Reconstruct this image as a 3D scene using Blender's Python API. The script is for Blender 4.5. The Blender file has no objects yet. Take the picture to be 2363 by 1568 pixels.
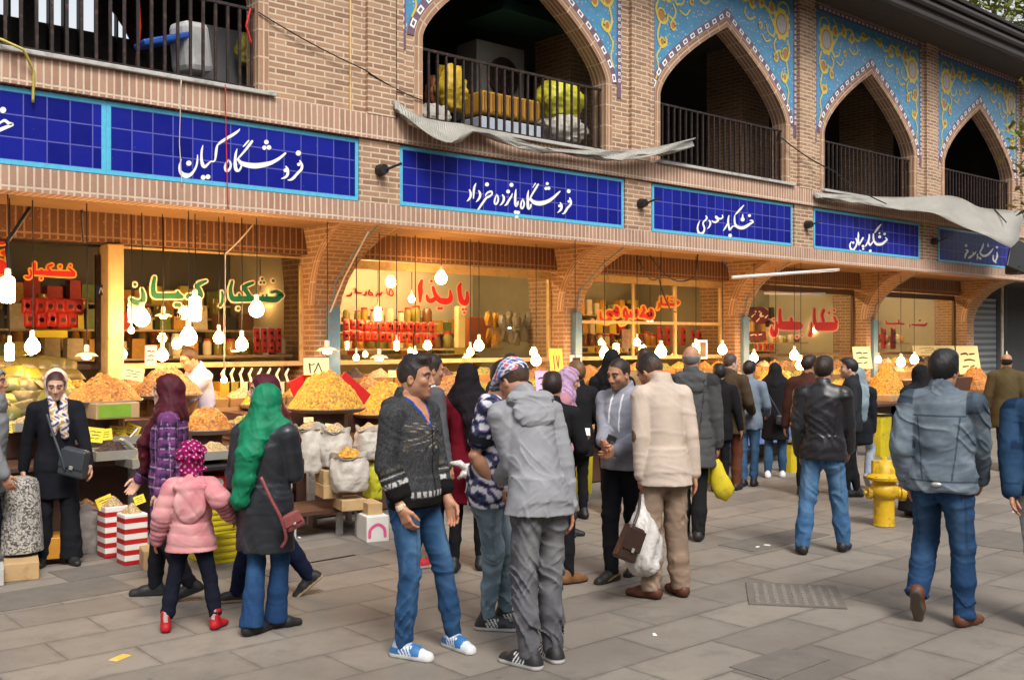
import bpy, bmesh, math, random
import numpy as np
from mathutils import Vector, Matrix
sc = bpy.context.scene
COL = sc.collection
random.seed(7)
R = math.radians
# ------------------------------------------------------------------ camera
VA, CH = R(41.0), 1.85            # angle between view direction and the street facade, eye height
S_, C_ = math.sin(VA), math.cos(VA)
cd = bpy.data.cameras.new('camera'); cam = bpy.data.objects.new('camera', cd); COL.objects.link(cam)
cam.location = (0, 0, CH); cam.rotation_euler = (R(90), 0, -VA)
cd.sensor_width = 36; cd.lens = 36; cd.clip_end = 500; cd.clip_start = 0.05
sc.camera = cam
# ------------------------------------------------------------------ light
w = bpy.data.worlds.new("World"); sc.world = w; w.use_nodes = True
nt = w.node_tree; nt.nodes.clear()
sky = nt.nodes.new('ShaderNodeTexSky'); sky.sky_type = 'NISHITA'; sky.sun_disc = False
sky.sun_elevation = R(48); sky.sun_rotation = R(200); sky.dust_density = 4; sky.air_density = 1.2
hs = nt.nodes.new('ShaderNodeHueSaturation'); hs.inputs['Saturation'].default_value = 0.22   # overcast
bg = nt.nodes.new('ShaderNodeBackground'); bg.inputs['Strength'].default_value = 0.115
wo = nt.nodes.new('ShaderNodeOutputWorld')
nt.links.new(sky.outputs[0], hs.inputs['Color']); nt.links.new(hs.outputs[0], bg.inputs[0]); nt.links.new(bg.outputs[0], wo.inputs[0])
sl = bpy.data.lights.new('sun', 'SUN'); sl.energy = 1.5; sl.angle = R(18); sl.color = (1, .94, .85)
so = bpy.data.objects.new('sun', sl); COL.objects.link(so)
so.rotation_euler = (R(38), 0, R(-20))     # high behind the camera, shining towards the shops
sc.view_settings.view_transform = 'Standard'; sc.view_settings.look = 'None'
sc.view_settings.exposure = 0.90; sc.view_settings.gamma = 1.0
sc.cycles.use_denoising = True
sc.cycles.max_bounces = 6; sc.cycles.diffuse_bounces = 3; sc.cycles.glossy_bounces = 3
sc.cycles.transparent_max_bounces = 12; sc.cycles.caustics_reflective = False; sc.cycles.caustics_refractive = False
sc.cycles.sample_clamp_indirect = 4.0
# ------------------------------------------------------------------ picture measurements -> places (2363 px wide scale)
def ray(px, py):
    u = px / 2363 - .5
    return Vector((S_ + u * C_, C_ - u * S_, (784 - py) / 2363))
def gp(px, py, z=0.0):
    r = ray(px, py); t = (z - CH) / r.z
    return Vector((r.x * t, r.y * t, z))
def atY(px, py, Y):
    r = ray(px, py); t = Y / r.y
    return Vector((r.x * t, Y, CH + r.z * t))
def atZ(px, py, Z):
    r = ray(px, py); return Vector((r.x * Z, r.y * Z, CH + r.z * Z))
def srcY(sx, sy, Y): return atY(sx / 1.7334, sy / 1.7334, Y)
# ------------------------------------------------------------------ materials
MATS = {}
class N:
    """small node-tree writer"""
    def __init__(s, name):
        s.m = bpy.data.materials.new(name); s.m.use_nodes = True; s.t = s.m.node_tree
        s.b = s.t.nodes['Principled BSDF']; s.out = s.t.nodes['Material Output']
    def n(s, kind, **kw):
        x = s.t.nodes.new('ShaderNode' + kind)
        for k, v in kw.items():
            if hasattr(x, k) and k not in x.inputs: setattr(x, k, v)
            else: x.inputs[k].default_value = v
        return x
    def l(s, a, b): s.t.links.new(a, b); return s
    def set(s, **kw):
        for k, v in kw.items(): s.b.inputs[k.replace('_', ' ')].default_value = v
        return s
    def mix(s, f, a, b, mode='MIX'):
        x = s.t.nodes.new('ShaderNodeMix'); x.data_type = 'RGBA'; x.blend_type = mode
        for sock, v in ((x.inputs[0], f), (x.inputs[6], a), (x.inputs[7], b)):
            if isinstance(v, bpy.types.NodeSocket): s.l(v, sock)
            elif sock.type == 'RGBA': sock.default_value = (*v, 1)
            else: sock.default_value = v
        return x.outputs[2]
    def math(s, op, a, b=0.0, c=None):
        x = s.t.nodes.new('ShaderNodeMath'); x.operation = op
        for i, v in enumerate((a, b, c)):
            if v is None: continue
            if isinstance(v, bpy.types.NodeSocket): s.l(v, x.inputs[i])
            else: x.inputs[i].default_value = v
        return x.outputs[0]
    def ramp(s, f, stops):
        x = s.t.nodes.new('ShaderNodeValToRGB'); e = x.color_ramp.elements
        while len(e) < len(stops): e.new(1.0)
        for q, (p, c) in zip(e, stops):
            q.position = p; q.color = (*c, 1) if len(c) == 3 else c
        s.l(f, x.inputs[0]); return x.outputs[0]
    def noise(s, vec, scale, detail=4, rough=.6, w=None):
        x = s.n('TexNoise', Scale=scale, Detail=detail, Roughness=rough)
        if vec is not None: s.l(vec, x.inputs['Vector'])
        return x.outputs['Fac']
    def obj(s): return s.n('TexCoord').outputs['Object']
    def uv(s): return s.n('TexCoord').outputs['UV']
    def bump(s, h, strength, dist=.01):
        x = s.n('Bump', Strength=strength, Distance=dist); s.l(h, x.inputs['Height']); s.l(x.outputs[0], s.b.inputs['Normal'])
    def color(s, c): s.l(c, s.b.inputs['Base Color']); return s

def mat(name, base, rough=.8, metal=0.0, vary=.25, scale=6.0, bump=0.0, bscale=60.0, spec=.5, coat=0.0, dirt=None, emit=0.0, ecol=None):
    if name in MATS: return MATS[name]
    q = N(name); q.set(Roughness=rough, Metallic=metal); q.b.inputs['Specular IOR Level'].default_value = spec
    q.b.inputs['Coat Weight'].default_value = coat
    v = q.obj(); f = q.noise(v, scale)
    lo = [c * (1 - vary) for c in base]; hi = [min(1, c * (1 + vary)) for c in base]
    c = q.mix(f, lo, hi)
    if dirt:
        g = q.ramp(q.noise(v, dirt[1], 6, .7), [(.52, (0, 0, 0)), (.7, (1, 1, 1))]); c = q.mix(g, c, dirt[0])
    q.color(c)
    if bump: q.bump(q.noise(v, bscale, 3), bump, .01)
    if emit: q.set(Emission_Strength=emit); q.b.inputs['Emission Color'].default_value = (*(ecol or base), 1)
    MATS[name] = q.m; return q.m

def brickmat(name, c1, c2, mortar, bw, bh, ms=.011, swap=False, offset=.5, bump=.6, stain=.25):
    q = N(name); uv = q.uv()
    if swap:
        sp = q.n('SeparateXYZ'); q.l(uv, sp.inputs[0]); cb = q.n('CombineXYZ'); q.l(sp.outputs[1], cb.inputs[0]); q.l(sp.outputs[0], cb.inputs[1]); vec = cb.outputs[0]
    else: vec = uv
    # slight waviness so the courses are not ruler-straight
    nz = q.n('TexNoise', Scale=3.0, Detail=2.0); q.l(vec, nz.inputs['Vector'])
    vm = q.n('VectorMath', operation='MULTIPLY_ADD'); q.l(nz.outputs['Color'], vm.inputs[0]); vm.inputs[1].default_value = (.012, .008, 0); q.l(vec, vm.inputs[2])
    br = q.n('TexBrick', Scale=1.0, offset=offset, squash=1.0); q.l(vm.outputs[0], br.inputs['Vector'])
    br.inputs['Color1'].default_value = (*c1, 1); br.inputs['Color2'].default_value = (*c2, 1); br.inputs['Mortar'].default_value = (*mortar, 1)
    br.inputs['Mortar Size'].default_value = ms; br.inputs['Mortar Smooth'].default_value = .25; br.inputs['Bias'].default_value = -.1
    br.inputs['Brick Width'].default_value = bw; br.inputs['Row Height'].default_value = bh
    c = q.mix(q.ramp(q.noise(vec, 7, 6, .75), [(.3, (0, 0, 0)), (.75, (1, 1, 1))]), br.outputs['Color'], [x * .55 for x in c2], 'MIX')
    c = q.mix(stain, br.outputs['Color'], c)
    c = q.mix(q.math('MULTIPLY', q.ramp(q.noise(vec, 1.1, 5, .7), [(.45, (0, 0, 0)), (.8, (1, 1, 1))]), .35), c, (.16, .11, .08))
    # black soot stains here and there in the joints and faces, and chalky bloom
    c = q.mix(q.math('MULTIPLY', q.ramp(q.noise(vec, 23, 3, .6), [(.60, (0, 0, 0)), (.72, (1, 1, 1))]), .35), c, (.52, .42, .34))
    q.color(c); q.set(Roughness=.9)
    fine = q.noise(vec, 160, 3)
    q.bump(q.math('MULTIPLY_ADD', fine, .25, q.math('SUBTRACT', 1.0, br.outputs['Fac'])), bump, .008)
    MATS[name] = q.m; return q.m

BR1, BR2, MORT = (.43, .26, .155), (.24, .132, .08), (.62, .49, .36)
M_BRICK = brickmat('brick_courses', BR1, BR2, MORT, .25, .066)
M_SOLD = brickmat('soldier_bricks', (.45, .27, .185), (.33, .185, .125), (.68, .54, .42), .33, .074, swap=True, offset=0.0)
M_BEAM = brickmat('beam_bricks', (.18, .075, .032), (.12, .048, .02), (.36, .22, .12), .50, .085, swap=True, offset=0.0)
M_RING = brickmat('ring_bricks', (.40, .225, .13), (.25, .125, .075), (.60, .45, .32), .30, .066, swap=True, offset=0.0)
M_PIER = brickmat('pier_bricks', (.36, .205, .11), (.27, .135, .06), (.50, .35, .22), .25, .066)
M_PLAST = mat('soffit_plaster', (.27, .155, .065), .9, vary=.2, scale=3, bump=.3, bscale=30, dirt=((.25, .16, .10), 4))
M_STONE = mat('sill_stone', (.42, .41, .39), .7, vary=.2, scale=9, bump=.2, dirt=((.2, .19, .18), 7))
M_IRON = mat('dark_iron', (.022, .014, .012), .55, .3, vary=.4, scale=12, dirt=((.12, .05, .03), 14))
M_ROOF = mat('dark_sheet_metal', (.045, .036, .032), .45, .55, vary=.3, scale=2, bump=.1, bscale=8)
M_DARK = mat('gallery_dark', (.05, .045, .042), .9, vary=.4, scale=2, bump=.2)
M_TURQ = mat('turquoise_glaze', (.10, .45, .66), .2, vary=.25, scale=18)
M_WHITE = mat('white_glaze', (.82, .82, .80), .3, vary=.06, scale=30)
M_CREAM = mat('cream_paint', (.62, .44, .20), .6, vary=.15, scale=5, dirt=((.4, .26, .1), 6))
M_STEELB = mat('blue_grey_pipe_paint', (.10, .22, .32), .5, vary=.25, scale=12, dirt=((.25, .2, .15), 14))

def tilemat(name, base, grout, size, gw=.02):
    q = N(name); uv = q.uv()
    br = q.n('TexBrick', Scale=1.0, offset=0.0); q.l(uv, br.inputs['Vector'])
    lo = [c * .74 for c in base]; hi = [c * 1.3 + .003 for c in base]
    br.inputs['Color1'].default_value = (*lo, 1); br.inputs['Color2'].default_value = (*hi, 1); br.inputs['Mortar'].default_value = (*grout, 1)
    br.inputs['Mortar Size'].default_value = gw * .5; br.inputs['Mortar Smooth'].default_value = .1
    br.inputs['Brick Width'].default_value = size; br.inputs['Row Height'].default_value = size
    n1 = q.ramp(q.noise(uv, 3.5, 5, .7), [(.35, (0, 0, 0)), (.75, (1, 1, 1))])
    c = q.mix(q.math('MULTIPLY', n1, .22), br.outputs['Color'], (.03, .03, .2))
    spots = q.ramp(q.noise(uv, 40, 2), [(.74, (0, 0, 0)), (.78, (1, 1, 1))])
    c = q.mix(q.math('MULTIPLY', spots, .5), c, (.5, .5, .6))
    q.color(c); q.set(Roughness=.25); q.b.inputs['Specular IOR Level'].default_value = .18
    h = q.math('ADD', q.math('SUBTRACT', 1.0, br.outputs['Fac']), q.math('MULTIPLY', q.noise(uv, 9, 2), .6))
    q.bump(h, .25, .004)
    MATS[name] = q.m; return q.m
M_TILE = tilemat('cobalt_tiles', (.007, .012, .215), (.10, .11, .38), .232, .014)

def attrmat(name, rough=.85, bump=.3, bscale=180.0, spec=.3, vary=.18, sheen=0.0, metal=0.0, sss=0.0, coat=0.0, nscale=9.0, bdist=.004):
    """colour comes from the mesh's own dye/pattern attribute, broken up by cloth noise"""
    q = N(name); v = q.obj(); a = q.n('Attribute', attribute_name='dye')
    f = q.noise(v, nscale, 5, .65)
    c = q.mix(1.0, a.outputs['Color'], q.mix(f, [1 - vary] * 3, [1 + vary] * 3), 'MULTIPLY')
    q.color(c); q.set(Roughness=rough, Metallic=metal); q.b.inputs['Specular IOR Level'].default_value = spec
    q.b.inputs['Sheen Weight'].default_value = sheen; q.b.inputs['Coat Weight'].default_value = coat
    if sss: q.b.inputs['Subsurface Weight'].default_value = sss; q.b.inputs['Subsurface Radius'].default_value = (.012, .004, .002); q.b.inputs['Subsurface Scale'].default_value = .6
    if bump: q.bump(q.math('ADD', q.noise(v, bscale, 3), q.math('MULTIPLY', q.noise(v, 28, 3), .7)), bump, bdist)
    MATS[name] = q.m; return q.m
M_SKIN = attrmat('skin', .5, .12, 260, .4, .10, sss=.15, nscale=22)
M_CLOTH = attrmat('woven_cloth', .95, .45, 240, .08, .16)
M_DENIM = attrmat('denim', .9, .55, 320, .08, .30, nscale=26)
M_LEATH = attrmat('leather', .38, .35, 90, .5, .12)
M_SILK = attrmat('satin', .6, .25, 60, .2, .12)
M_HAIR = attrmat('hair', .5, .7, 140, .35, .3, nscale=60)
M_SHOE = attrmat('shoe', .55, .2, 120, .4, .12)

# ------------------------------------------------------------------ mesh builder and scene-tree helpers
def link(o, parent=None):
    COL.objects.link(o)
    if parent is not None: o.parent = parent
    return o
def tag(o, label=None, cat=None, group=None, kind=None):
    if label: o['label'] = label
    if cat: o['category'] = cat
    if group: o['group'] = group
    if kind: o['kind'] = kind
    return o
def thing(name, label, cat, loc=(0, 0, 0), group=None, rz=0.0):
    o = link(bpy.data.objects.new(name, None)); o.location = loc; o.rotation_euler = (0, 0, rz); o.empty_display_size = .2
    return tag(o, label, cat, group)
def origin(p):
    v = Vector((0, 0, 0))
    while p is not None: v = v + Vector(p.location); p = p.parent
    return v
_T = np.random.RandomState(11).rand(4096).astype(np.float32)
def vn(x, y, z):
    xi, yi, zi = np.floor(x).astype(np.int32), np.floor(y).astype(np.int32), np.floor(z).astype(np.int32); fx, fy, fz = x - xi, y - yi, z - zi; fx, fy, fz = (f * f * (3 - 2 * f) for f in (fx, fy, fz))
    def h(i, j, k): return _T[((xi + i) * 73 + (yi + j) * 179 + (zi + k) * 283) & 4095]
    l = lambda a, b, t: a + (b - a) * t
    return l(l(l(h(0, 0, 0), h(1, 0, 0), fx), l(h(0, 1, 0), h(1, 1, 0), fx), fy), l(l(h(0, 0, 1), h(1, 0, 1), fx), l(h(0, 1, 1), h(1, 1, 1), fx), fy), fz)
class MB:
    def __init__(s): s.v = []; s.f = []; s.uv = []; s.mi = []; s.cur = 0
    def add(s, vs, fs, uvs=None):
        b = len(s.v); s.v += [tuple(x) for x in vs]
        for i, f in enumerate(fs):
            s.f.append([b + k for k in f]); s.uv.append(uvs[i] if uvs else None); s.mi.append(s.cur)
        return s
    def crumple(s, amp, fr, seed=0.0):
        V = np.array([tuple(v) for v in s.v], float); q = V * fr + seed
        d = np.stack([vn(q[:, 0] + k * 17.3, q[:, 1] + k * 5.1, q[:, 2] - k * 9.7) - .5 for k in range(3)], 1) * 2; r = 1 - np.abs(2 * vn(q[:, 0] * 1.7 + 3, q[:, 1] * 1.7, q[:, 2] * 1.7 + 5) - 1)
        V += d * amp + (V - V.mean(0)) / (np.linalg.norm(V - V.mean(0), axis=1)[:, None] + 1e-6) * (r ** 3)[:, None] * amp * 1.2; s.v = [tuple(v) for v in V]; return s
    def merge(s, o, mi):
        b = len(s.v); s.v += o.v; s.f += [[b + k for k in f] for f in o.f]; s.uv += o.uv; s.mi += [mi] * len(o.f); return s
    def quad(s, a, b, c, d, uv=None): return s.add([a, b, c, d], [(0, 1, 2, 3)], [uv] if uv else None)
    def box(s, x0, x1, y0, y1, z0, z1):
        return s.add([(x0, y0, z0), (x1, y0, z0), (x1, y1, z0), (x0, y1, z0), (x0, y0, z1), (x1, y0, z1), (x1, y1, z1), (x0, y1, z1)],
                     [(0, 3, 2, 1), (4, 5, 6, 7), (0, 1, 5, 4), (1, 2, 6, 5), (2, 3, 7, 6), (3, 0, 4, 7)])
    def obox(s, c, sx, sy, sz, M=None, taper=1.0):
        """box centred at c, sizes, optional rotation, top scaled by taper"""
        pts = []
        for z in (-.5, .5):
            k = taper if z > 0 else 1
            for x, y in ((-.5, -.5), (.5, -.5), (.5, .5), (-.5, .5)):
                p = Vector((x * sx * k, y * sy * k, z * sz)); pts.append((M @ p if M else p) + Vector(c))
        return s.add(pts, [(0, 3, 2, 1), (4, 5, 6, 7), (0, 1, 5, 4), (1, 2, 6, 5), (2, 3, 7, 6), (3, 0, 4, 7)])
    def tube(s, pts, r, n=8, cap=True):
        pts = [Vector(p) for p in pts]; rs = r if isinstance(r, (list, tuple)) else [r] * len(pts)
        vs = []; up = Vector((.13, .27, .95))
        for i, p in enumerate(pts):
            t = (pts[min(i + 1, len(pts) - 1)] - pts[max(i - 1, 0)]).normalized()
            a = t.cross(up)
            if a.length < 1e-3: a = t.cross(Vector((1, 0, 0)))
            a.normalize(); b = t.cross(a)
            for k in range(n):
                q = 2 * math.pi * k / n; vs.append(p + (a * math.cos(q) + b * math.sin(q)) * rs[i])
        fs = [(i * n + k, i * n + (k + 1) % n, (i + 1) * n + (k + 1) % n, (i + 1) * n + k) for i in range(len(pts) - 1) for k in range(n)]
        if cap: fs += [tuple(range(n))[::-1], tuple(range((len(pts) - 1) * n, len(pts) * n))]
        return s.add(vs, fs)
    def lathe(s, prof, c, n=20, M=None, sq=0.0):
        """profile of (radius, height); sq squares the cross-section a little"""
        vs = []
        for r, z in prof:
            for k in range(n):
                q = 2 * math.pi * k / n; x, y = math.cos(q), math.sin(q)
                if sq: m = (abs(x) ** (2 + sq) + abs(y) ** (2 + sq)) ** (-1 / (2 + sq)); x *= m; y *= m
                p = Vector((x * r, y * r, z)); vs.append((M @ p if M else p) + Vector(c))
        m = len(prof)
        fs = [(i * n + k, i * n + (k + 1) % n, (i + 1) * n + (k + 1) % n, (i + 1) * n + k) for i in range(m - 1) for k in range(n)]
        if prof[0][0] > 1e-4: fs.append(tuple(range(n))[::-1])
        if prof[-1][0] > 1e-4: fs.append(tuple(range((m - 1) * n, m * n)))
        return s.add(vs, fs)
    def sphere(s, c, r, n=12, m=8, sc3=(1, 1, 1)):
        return s.lathe([(max(1e-5, r * math.sin(math.pi * i / m)), -r * math.cos(math.pi * i / m) * sc3[2]) for i in range(m + 1)], c, n, Matrix.Diagonal((sc3[0], sc3[1], 1)))
    def build(s, name, m, parent=None, smooth=False, local=False, bevel=0.0, uvscale=1.0, ang=None):
        me = bpy.data.meshes.new(name)
        o0 = Vector((0, 0, 0)) if (local or parent is None) else origin(parent)
        me.from_pydata([tuple(Vector(v) - o0) for v in s.v], [], s.f)
        for x in (m if isinstance(m, (list, tuple)) else [m]): me.materials.append(x)
        if isinstance(m, (list, tuple)): me.polygons.foreach_set('material_index', s.mi)
        L = me.uv_layers.new(name='UVMap').data
        for p in me.polygons:
            u = s.uv[p.index]
            nx, ny, nz = (abs(c) for c in p.normal)
            for j, li in enumerate(p.loop_indices):
                if u: L[li].uv = u[j]
                else:
                    x, y, z = s.v[me.loops[li].vertex_index]
                    L[li].uv = ((y, z) if nx > ny and nx > nz else (x, z) if ny > nz else (x, y))
        if smooth: me.polygons.foreach_set('use_smooth', [True] * len(me.polygons))
        me.update()
        o = link(bpy.data.objects.new(name, me), parent)
        if ang: 
            try: me.set_sharp_from_angle(angle=R(ang))
            except Exception: pass
        if bevel:
            b = o.modifiers.new('edge', 'BEVEL'); b.width = bevel; b.segments = 2; b.limit_method = 'ANGLE'; b.harden_normals = False
        return o
def single(mb, name, m, label, cat, group=None, **kw):
    return tag(mb.build(name, m, **kw), label, cat, group)
def copy_tree(o, parent=None):
    c = o.copy(); COL.objects.link(c)
    if parent is not None: c.parent = parent
    for ch in list(o.children): copy_tree(ch, c)
    return c
# ------------------------------------------------------------------ brush strokes (lettering, ornament)
def catmull(pts, step=6):
    if len(pts) < 3: return [np.array(p, float) for p in pts]
    P = [np.array(p, float) for p in pts]; P = [2 * P[0] - P[1]] + P + [2 * P[-1] - P[-2]]
    out = []
    for i in range(1, len(P) - 2):
        for k in range(step):
            t = k / step; a, b, c, d = P[i - 1], P[i], P[i + 1], P[i + 2]
            out.append(.5 * (2 * b + (c - a) * t + (2 * a - 5 * b + 4 * c - d) * t * t + (3 * b - a - 3 * c + d) * t ** 3))
    out.append(P[-2]); return out
def stroke(mb, pts, fmap, grow=0.0, lift=0.0, step=5, cap=6):
    """pts (x, y, full width) in drawing units; fmap(x, y, lift) -> 3-D point. A lone point is a dot."""
    if len(pts) == 1:
        x, y, r = pts[0]; r = r + grow
        mb.add([fmap(x + r * math.cos(2 * math.pi * k / 10), y + r * math.sin(2 * math.pi * k / 10), lift) for k in range(10)], [tuple(range(10))]); return
    C = catmull(pts, step); L = []; Rr = []
    for i, c in enumerate(C):
        t = C[min(i + 1, len(C) - 1)][:2] - C[max(i - 1, 0)][:2]; n = np.array([-t[1], t[0]]) / (np.hypot(*t) + 1e-9)
        h = max(c[2] * .5, 1e-4) + grow
        L.append(c[:2] + n * h); Rr.append(c[:2] - n * h)
    vs = []
    for a, b in zip(L, Rr): vs += [fmap(a[0], a[1], lift), fmap(b[0], b[1], lift)]
    fs = [(2 * i, 2 * i + 1, 2 * i + 3, 2 * i + 2) for i in range(len(C) - 1)]
    mb.add(vs, fs)
    for i, j in ((0, 1), (-1, -2)):                     # rounded ends
        c = C[i][:2]; t = c - C[j][:2]; a0 = math.atan2(t[1], t[0]); h = max(C[i][2] * .5, 1e-4) + grow
        mb.add([fmap(c[0] + h * math.cos(a0 + math.pi * (k / cap - .5)), c[1] + h * math.sin(a0 + math.pi * (k / cap - .5)), lift) for k in range(cap + 1)], [tuple(range(cap + 1))])
def strokes(mb, ss, fmap, grow=0.0, base=0.0):
    for i, s in enumerate(ss): stroke(mb, s, fmap, grow, base + i * .00025)
# ================================================================== SETTING: ground, sky-side trees, arcade building
YF, YP, YB, YG = 10.33, 11.50, 11.60, 11.80      # lintel face, pier face, inner beam, shop glass
PX = [2.3, 6.87, 11.48, 15.84, 20.42, 25.0]      # pier centres along the street
CX = [3.64, 9.14, 13.63, 18.13, 22.71]           # arch centres
HW = [1.64, 1.64, 1.66, 1.64, 1.64]
Z_LB, Z_S0, Z_S1, Z_C, Z_FL = 3.25, 3.485, 4.23, 4.53, 4.58
Z_SPR, Z_RISE, Z_TOP = 5.60, 1.36, 8.05
# ---- ground
q = N('paving'); v = q.obj()
br = q.n('TexBrick', Scale=1.0, offset=.5); q.l(v, br.inputs['Vector'])
br.inputs['Color1'].default_value = (.225, .198, .168, 1); br.inputs['Color2'].default_value = (.15, .132, .113, 1); br.inputs['Mortar'].default_value = (.10, .088, .075, 1)
br.inputs['Mortar Size'].default_value = .009; br.inputs['Mortar Smooth'].default_value = .4; br.inputs['Brick Width'].default_value = .78; br.inputs['Row Height'].default_value = .44
bb = q.n('TexBrick', Scale=1.0, offset=.37); q.l(v, bb.inputs['Vector'])
bb.inputs['Color1'].default_value = (0, 0, 0, 1); bb.inputs['Color2'].default_value = (1, 1, 1, 1); bb.inputs['Mortar'].default_value = (0, 0, 0, 1)
bb.inputs['Brick Width'].default_value = .78; bb.inputs['Row Height'].default_value = .44; bb.inputs['Mortar Size'].default_value = .006; bb.inputs['Bias'].default_value = -.55
c = q.mix(q.math('MULTIPLY', q.ramp(bb.outputs['Color'], [(.35, (0, 0, 0)), (.75, (1, 1, 1))]), .8), br.outputs['Color'], (.105, .095, .085))
big = q.noise(v, .55, 6, .65)
c = q.mix(q.math('MULTIPLY', q.ramp(big, [(.42, (0, 0, 0)), (.72, (1, 1, 1))]), .5), c, (.30, .26, .215))
wear = q.ramp(q.noise(v, 3.2, 8, .7), [(.48, (0, 0, 0)), (.72, (1, 1, 1))])
c = q.mix(q.math('MULTIPLY', wear, .5), c, (.12, .10, .085))
spot = q.ramp(q.noise(v, 42, 2, .5), [(.70, (0, 0, 0)), (.76, (1, 1, 1))])
c = q.mix(q.math('MULTIPLY', spot, .35), c, (.07, .06, .055))
jd = q.n('TexBrick', Scale=1.0, offset=.5); q.l(v, jd.inputs['Vector']); jd.inputs['Brick Width'].default_value = .78; jd.inputs['Row Height'].default_value = .44; jd.inputs['Mortar Size'].default_value = .05; jd.inputs['Mortar Smooth'].default_value = 1.0
c = q.mix(q.math('MULTIPLY', jd.outputs['Fac'], q.math('MULTIPLY', q.ramp(q.noise(v, 6, 5, .7), [(.4, (0, 0, 0)), (.65, (1, 1, 1))]), .6)), c, (.085, .075, .065))
gum = q.n('TexVoronoi', Scale=2.3); q.l(v, gum.inputs['Vector']); c = q.mix(q.math('MULTIPLY', q.ramp(gum.outputs['Distance'], [(.03, (1, 1, 1)), (.055, (0, 0, 0))]), .5), c, (.075, .068, .06))
stk = q.ramp(q.noise(v, 1.4, 7, .75), [(.55, (0, 0, 0)), (.63, (1, 1, 1))]); c = q.mix(q.math('MULTIPLY', stk, .35), c, (.105, .093, .08))
grit = q.noise(v, 120, 3); c = q.mix(1.0, c, q.mix(grit, (.82, .82, .82), (1.16, 1.16, 1.16)), 'MULTIPLY')
q.color(c); q.l(q.ramp(big, [(.3, (.55,) * 3), (.7, (.85,) * 3)]), q.b.inputs['Roughness'])
q.bump(q.math('ADD', q.math('MULTIPLY', q.math('SUBTRACT', 1.0, br.outputs['Fac']), 1.0), q.math('MULTIPLY', q.noise(v, 70, 4), .5)), .35, .006)
M_GROUND = q.m
g = MB(); g.quad((-150, -150, 0), (150, -150, 0), (150, 150, 0), (-150, 150, 0)); tag(g.build('ground', M_GROUND), kind='structure')
# darker replaced slabs and cast plates let into the paving
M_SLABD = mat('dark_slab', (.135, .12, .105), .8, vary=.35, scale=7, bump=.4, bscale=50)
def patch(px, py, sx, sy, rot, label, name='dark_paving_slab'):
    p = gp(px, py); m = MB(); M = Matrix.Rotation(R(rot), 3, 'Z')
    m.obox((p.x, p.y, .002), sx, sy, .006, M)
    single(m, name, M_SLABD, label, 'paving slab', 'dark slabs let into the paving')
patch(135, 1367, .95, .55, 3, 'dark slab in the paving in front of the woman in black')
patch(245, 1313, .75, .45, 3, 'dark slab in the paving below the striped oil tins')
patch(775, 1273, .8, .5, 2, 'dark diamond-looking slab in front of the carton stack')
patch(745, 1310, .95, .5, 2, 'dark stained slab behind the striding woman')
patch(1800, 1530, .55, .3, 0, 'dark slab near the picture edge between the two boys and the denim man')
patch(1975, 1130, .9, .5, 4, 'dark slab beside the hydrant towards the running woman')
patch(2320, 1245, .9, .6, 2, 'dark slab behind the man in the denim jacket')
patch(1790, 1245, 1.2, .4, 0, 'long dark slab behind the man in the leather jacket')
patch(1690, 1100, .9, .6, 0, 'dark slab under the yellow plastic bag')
# pitted drain cover
mp = thing('drain_cover', 'square cast drain cover with a pitted grid in the open paving', 'drain cover', gp(1832, 1373))
m = MB(); p = Vector(mp.location); M = Matrix.Rotation(R(38), 3, 'Z')
m.obox((p.x, p.y, .004), .66, .66, .012, M)
m.build('plate', M_SLABD, mp)
m = MB()
for i in range(9):
    for j in range(9):
        d = M @ Vector(((i - 4) * .066, (j - 4) * .066, 0)); m.obox((p.x + d.x, p.y + d.y, .013), .036, .036, .006, M, .6)
m.build('grid_pattern', mat('cast_studs', (.17, .15, .13), .8, vary=.3, scale=20), mp)
# litter
M_LIT = mat('pale_paper', (.72, .70, .66), .8, vary=.1)
LITS = [(1510, 1464, .02), (1512, 1185, .02), (1770, 1258, .03), (1748, 1262, .025), (1845, 1200, .025), (1955, 1143, .06), (2345, 1180, .05), (690, 1240, .02), (1940, 1230, .02), (1310, 1060, .03)]
for i, (x, y, r) in enumerate(LITS):
    p = gp(x, y); m = MB(); m.obox((p.x, p.y, .006), r * 2.2, r * 1.3, .008, Matrix.Rotation(random.uniform(0, 3), 3, 'Z'), .6)
    single(m, 'paper_scrap', M_LIT, 'small pale scrap of paper lying on the paving', 'litter', 'pale scraps of litter on the paving')
p = gp(278, 1517); m = MB(); m.obox((p.x, p.y, .006), .13, .06, .008, Matrix.Rotation(.5, 3, 'Z'), .7)
single(m, 'wrapper', mat('yellow_wrapper', (.65, .42, .08), .6), 'crumpled yellow wrapper lying on the paving near the picture corner', 'litter')

# ---- unseen building added behind the viewer: it keeps low sky light off the scene and shows in the shop glass
opp = thing('unseen_sky_blocker', 'unseen brown building added behind the viewer to block low sky light', 'building', (8, -11, 0))
m = MB(); m.box(-40, 60, -12, -11, 0, 11.5); m.build('wall', mat('sky_blocker_wall', (.13, .105, .08), .9, vary=.3, scale=.6), opp)
m = MB()
for x in range(-38, 60, 4):
    for z in (1.2, 4.6, 8.0): m.box(x, x + 2, -10.999, -10.93, z, z + 2.1)
m.build('window_pattern', mat('sky_blocker_glass', (.03, .035, .035), .3), opp)
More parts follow.
